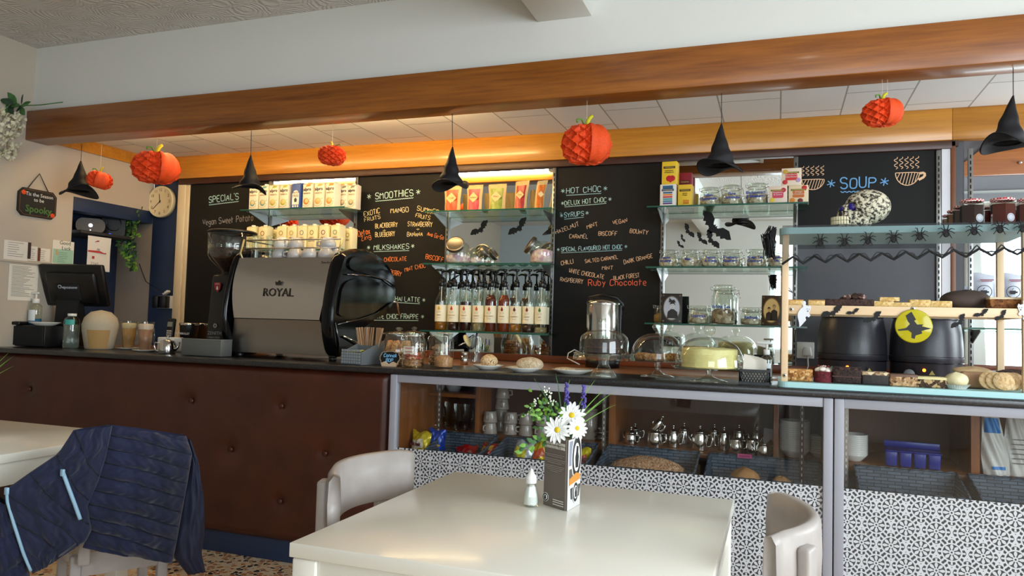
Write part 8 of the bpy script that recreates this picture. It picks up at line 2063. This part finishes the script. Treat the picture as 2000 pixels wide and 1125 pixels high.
# flowers: centre of the mouth in holder coordinates
mc = Vector(((Vl.x + Vr.x) / 3, (Vl.y + Vr.y) / 3, hv)); ex = rgt; uf = 0.0012
def fp_(dx, dz, dd=0): return mc + ex * (dx * uf) + Vector((0, 0, -dz * uf)) + Vector((-ex.y, ex.x, 0)) * dd
daisy_w = mat('daisy_white', '#e9e9e6', .6); daisy_y = mat('daisy_yellow', '#d8b81a', .7, bump=.6, bscale=400)
def daisy(c, r, nrm, seed):
    g = random.Random(seed); nrm = Vector(nrm).normalized(); q = nrm.to_track_quat('Z', 'Y').to_matrix().to_4x4(); m = MB(); T = Matrix.Translation(c) @ q
    for i in range(15):
        a_ = 2 * math.pi * i / 15 + g.uniform(-.08, .08); L = r * g.uniform(.88, 1.05); k = Matrix.Rotation(a_, 4, 'Z')
        m.grid(lambda u, v: (L * (.15 + .85 * v), (u - .5) * r * .30 * (math.sin(math.pi * (.12 + .86 * v)) ** .55), .10 * r * math.sin(v * 2.6) + .05 * r * (2 * u - 1) ** 2 + g.uniform(0, .001)), 4, 7, daisy_w, T @ k)
    m.build('daisy_petals', fl)
    MB().sph((0, 0, .03 * r), (r * .22, r * .22, r * .13), daisy_y, T).build('daisy_centre', fl)
    MB().tube([c - nrm * .004, (c + mc) / 2 + Vector((0, .004, -.01)), mc - Vector((0, 0, .06))], .0018, leaf_green, 5).build('flower_stem', fl)
cf_ = -fwd
daisy(fp_(-16, -18, -.03), 28 * uf, cf_ + Vector((-.25, 0, .2)), 1); daisy(fp_(14, -45, .0), 29 * uf, cf_ + Vector((.05, 0, .45)), 2); daisy(fp_(24, -22, -.025), 23 * uf, cf_ + Vector((.35, 0, .2)), 3)
m = MB()
for dx, dz, sx, w in ((-65, -118, -30, 5), (-20, -130, -8, 5), (10, -118, -4, 6), (62, -118, 30, 5), (92, -108, 45, 5), (106, -98, 52, 6), (108, -70, 55, 6), (80, -75, 40, 5), (98, -92, 46, 4), (-25, -70, -12, 5), (-45, -92, -25, 5)):
    a = mc; b = fp_(sx, dz * .62, .02); c = fp_(dx, dz, .01); n = 9; pts = [a * (1 - k) ** 2 + b * 2 * k * (1 - k) + c * k * k for k in [i / n for i in range(n + 1)]]
    sd = rgt; vv, fs = [], []
    for i, p in enumerate(pts):
        ww = w * uf * .62 * (1 - (i / n) ** 2.2) + .0003; vv += [p - sd * ww / 2, p + fwd * ww * .12, p + sd * ww / 2]
    for i in range(n): fs += [(3 * i, 3 * i + 1, 3 * i + 4, 3 * i + 3), (3 * i + 1, 3 * i + 2, 3 * i + 5, 3 * i + 4)]
    m.add(vv, fs, leaf_bright if dx > 0 else leaf_green, True)
m.build('grass_blades', fl)
lav = mat('lavender_purple', '#4f4590', .7)
for dx, dz in ((3, -92), (38, -88)):
    m = MB(); g = random.Random(dx + 50)
    for i in range(34):
        k = i / 33; c = fp_(dx + g.uniform(-5, 5) * (1 - k * .6), dz + 26 - k * 44, g.uniform(-.006, .006)); m.sph(c, (3 * uf, 3 * uf, 2.6 * uf), lav, None, 7, 5)
    m.build('lavender_spike', fl); MB().tube([fp_(dx, dz + 22), fp_(dx * .7, dz * .4), mc - Vector((0, 0, .04))], .0016, leaf_green, 5).build('flower_stem', fl)
m = MB(); g = random.Random(5)
for i in range(80):
    c = fp_(-48 + g.gauss(0, 16), -48 + g.gauss(0, 14), g.uniform(-.02, .02)); leaf(m, c, (g.uniform(-1, 1), g.uniform(-1, .2), g.uniform(-.2, 1)), .015, .0075, leaf_bright if i % 3 else leaf_green)
for i in range(14):
    c = fp_(-30 - i * 4.2, 0 + 2.0 * i + g.uniform(-6, 6), -.01); leaf(m, c, (g.uniform(-1, .3), -.4, g.uniform(-.6, .8)), .019, .011, leaf_bright if i % 2 else leaf_green)
m.build('leaf_sprigs', fl)
m = MB(); bud = mat('white_buds', '#dfe6cf', .6)
for bx, bz in ((-38, -95), (-30, -82), (-62, -68), (-72, -46), (-26, -70)):
    for i in range(9): m.sph(fp_(bx + g.gauss(0, 4), bz + g.gauss(0, 5), g.uniform(-.01, .01)), 1.9 * uf, bud, None, 7, 5)
m.build('white_bud_clusters', fl)
sp_ = (-0.565, 1.75, 0.74)
t = thing('salt_shaker', 'glass salt shaker with a white pointed cap left of the flower holder', 'salt shaker', (sp_[0], sp_[1] + .005, TZ_)); s = 0.0011
MB().lathe([(0, 0), (17 * s, 0), (18 * s, 2 * s), (18 * s, 8 * s), (16.5 * s, 22 * s), (11 * s, 48 * s), (10.5 * s, 52 * s)], jar_glass, n=12, smooth=False).build('glass_body', t)
MB().lathe([(0, 4 * s), (15.5 * s, 4 * s), (16 * s, 8 * s), (14.6 * s, 22 * s), (10.5 * s, 42 * s), (0, 42 * s)], mat('salt_white', '#e8e8e8', .9), n=12).build('salt', t)
MB().lathe([(0, 50 * s), (12 * s, 50 * s), (12.5 * s, 52 * s), (12 * s, 66 * s), (7 * s, 71 * s), (4 * s, 78 * s), (1.5 * s, 82 * s), (0, 82 * s)], white_plastic, n=24).build('cap', t)
o_ = dup(fl, (-2.58, 1.76, TZ_), 0, 'flower holder on the left table, mostly outside the left edge')

# ------------------------------------------------------------------ sub-parts and groups
def stem_(o): return o.name.split('.')[0]
SUB = dict(drop_mark='paper_label', label_print='paper_label', flavour_lettering='paper_label', logo_lettering='screen_back', logo_swirl='screen_back', display='handset', keypad='handset', badge_lettering='badge', badge_emblem='badge',
           printed_lines='sheet', printed_line='label_card', green_wash='sheet', card_lettering='sheet', painted_figure='sheet', picture_strip='sheet', brown_band='sheet', red_drawing='sheet', pencil_marks='sheet', status_light='case', small_light='case',
           blue_light='case', numeral='case', payment_logo='card_sticker', sign_lettering='plaque', border='plaque', pumpkin_motif='plaque', brand_lettering='carton_body', name_lettering='carton_body', cup_picture='carton_body', top_swirl='carton_body', ring_mark='carton_body', label_box='carton_body',
           white_panel='carton_body', icons='carton_body', cow_head='carton_body', label_lettering='diamond_label', white_disc='carton', brand_band='carton', picture='carton', cup_lettering='cup', small_print='card_sleeve', headline_lettering='card_sleeve', contact_print='card_sleeve',
           round_logo='card_sleeve', large_round_logo='photo_panel', photo_shades='photo_panel', coffee_picture='photo_panel', cup_logo='photo_panel', oval_rim='frame', oval_ground='frame', sitter_picture='frame', corner_ornament='frame', face='ghost_cutout', witch_cutout='disc',
           crown_emblem='back_panel', vent_slots='back_panel', model_lettering='back_panel', tap='tank', side_strip='tank', lid_handle='lid', indicator_light='base', control_knob='base', warning_sticker='base', plug='plate', adaptor='plate', printed_patch='foil_bag', blue_print='bag_body', blue_line='bag_body', print_lines='pouch')
for r in [o for o in col.objects if o.parent is None and 'category' in o]:
    kids = list(r.children); by = {}
    for k in kids: by.setdefault(stem_(k), k)
    for k in kids:
        s = SUB.get(stem_(k)); p = by.get(s) or (by.get('ticket_card') if stem_(k) == 'printed_line' else None) or (by.get('carton') if s == 'carton_body' else None) or (by.get('back_panel') if stem_(k) == 'name_lettering' else None) or (by.get('pouch') if s == 'card_sleeve' else None) or (by.get('foil_bag') if s == 'carton_body' else None)
        if p is not None and p is not k and p.location.length < 1e-6 and sum(abs(a) for a in p.rotation_euler) < 1e-6 and not p.children[:0] and p.parent is r: k.parent = p
GROUPS = dict(witch_hat='witch hats hanging from the front beam', paper_pumpkin='paper pumpkins hanging from the front beam', batten_light='battens behind the front beam', milk_carton='milk cartons on the glass shelves', snack_bag='snack bags on the glass shelf', sweet_jar='tilted sweet jars', syrup_bottle='syrup bottles with pumps',
              tea_box='boxes of tea on the shelf', clip_jar='clip-top jars', paper_bat='paper bats', paper_ghost='paper ghosts on the cake display', coffee_cup='cups on the espresso machine', latte_tumbler='tall glasses', jam_jar='jam jars on the cake display', cake_slice='cakes and slices in the display', round_biscuit='fan of round biscuits',
              soup_kettle='soup kettles', cake_stand='glass cake stands', cake_dome='glass cake domes', white_plate='white plates on the counter', scone='scones on plates', mug='mugs in the display cabinet', steel_teapot='steel teapots', milk_jug='steel milk jugs', wicker_basket='wicker baskets in the cabinets', crisp_packet='crisp packets in the baskets',
              bread_roll='bread rolls in the basket', cafe_chair='grey cafe chairs', cafe_table='white cafe tables', chalkboard='chalkboards on the back wall', wall_mirror='mirrors on the back wall', glass_shelf='glass shelves', display_cabinet='glazed counter cabinets', latte_glass='latte glasses', saucer='saucers under the latte glasses', router='routers in the recess',
              coffee_bag='coffee bags', portrait_card='old portraits on the shelf', small_card='small cards on the left wall', notice='notices on the left wall', cookie_jar='ribbed biscuit jars', blender_cup='blender cups', glass_cup='glass cups in wire holders', pump_bottle='pump bottles', wall_socket='wall sockets', flower_holder='flower holders on the tables', white_pot='white pots on the upper shelf')
for o in col.objects:
    if o.parent is None and 'category' in o and 'group' not in o and stem_(o) in GROUPS: o['group'] = GROUPS[stem_(o)]
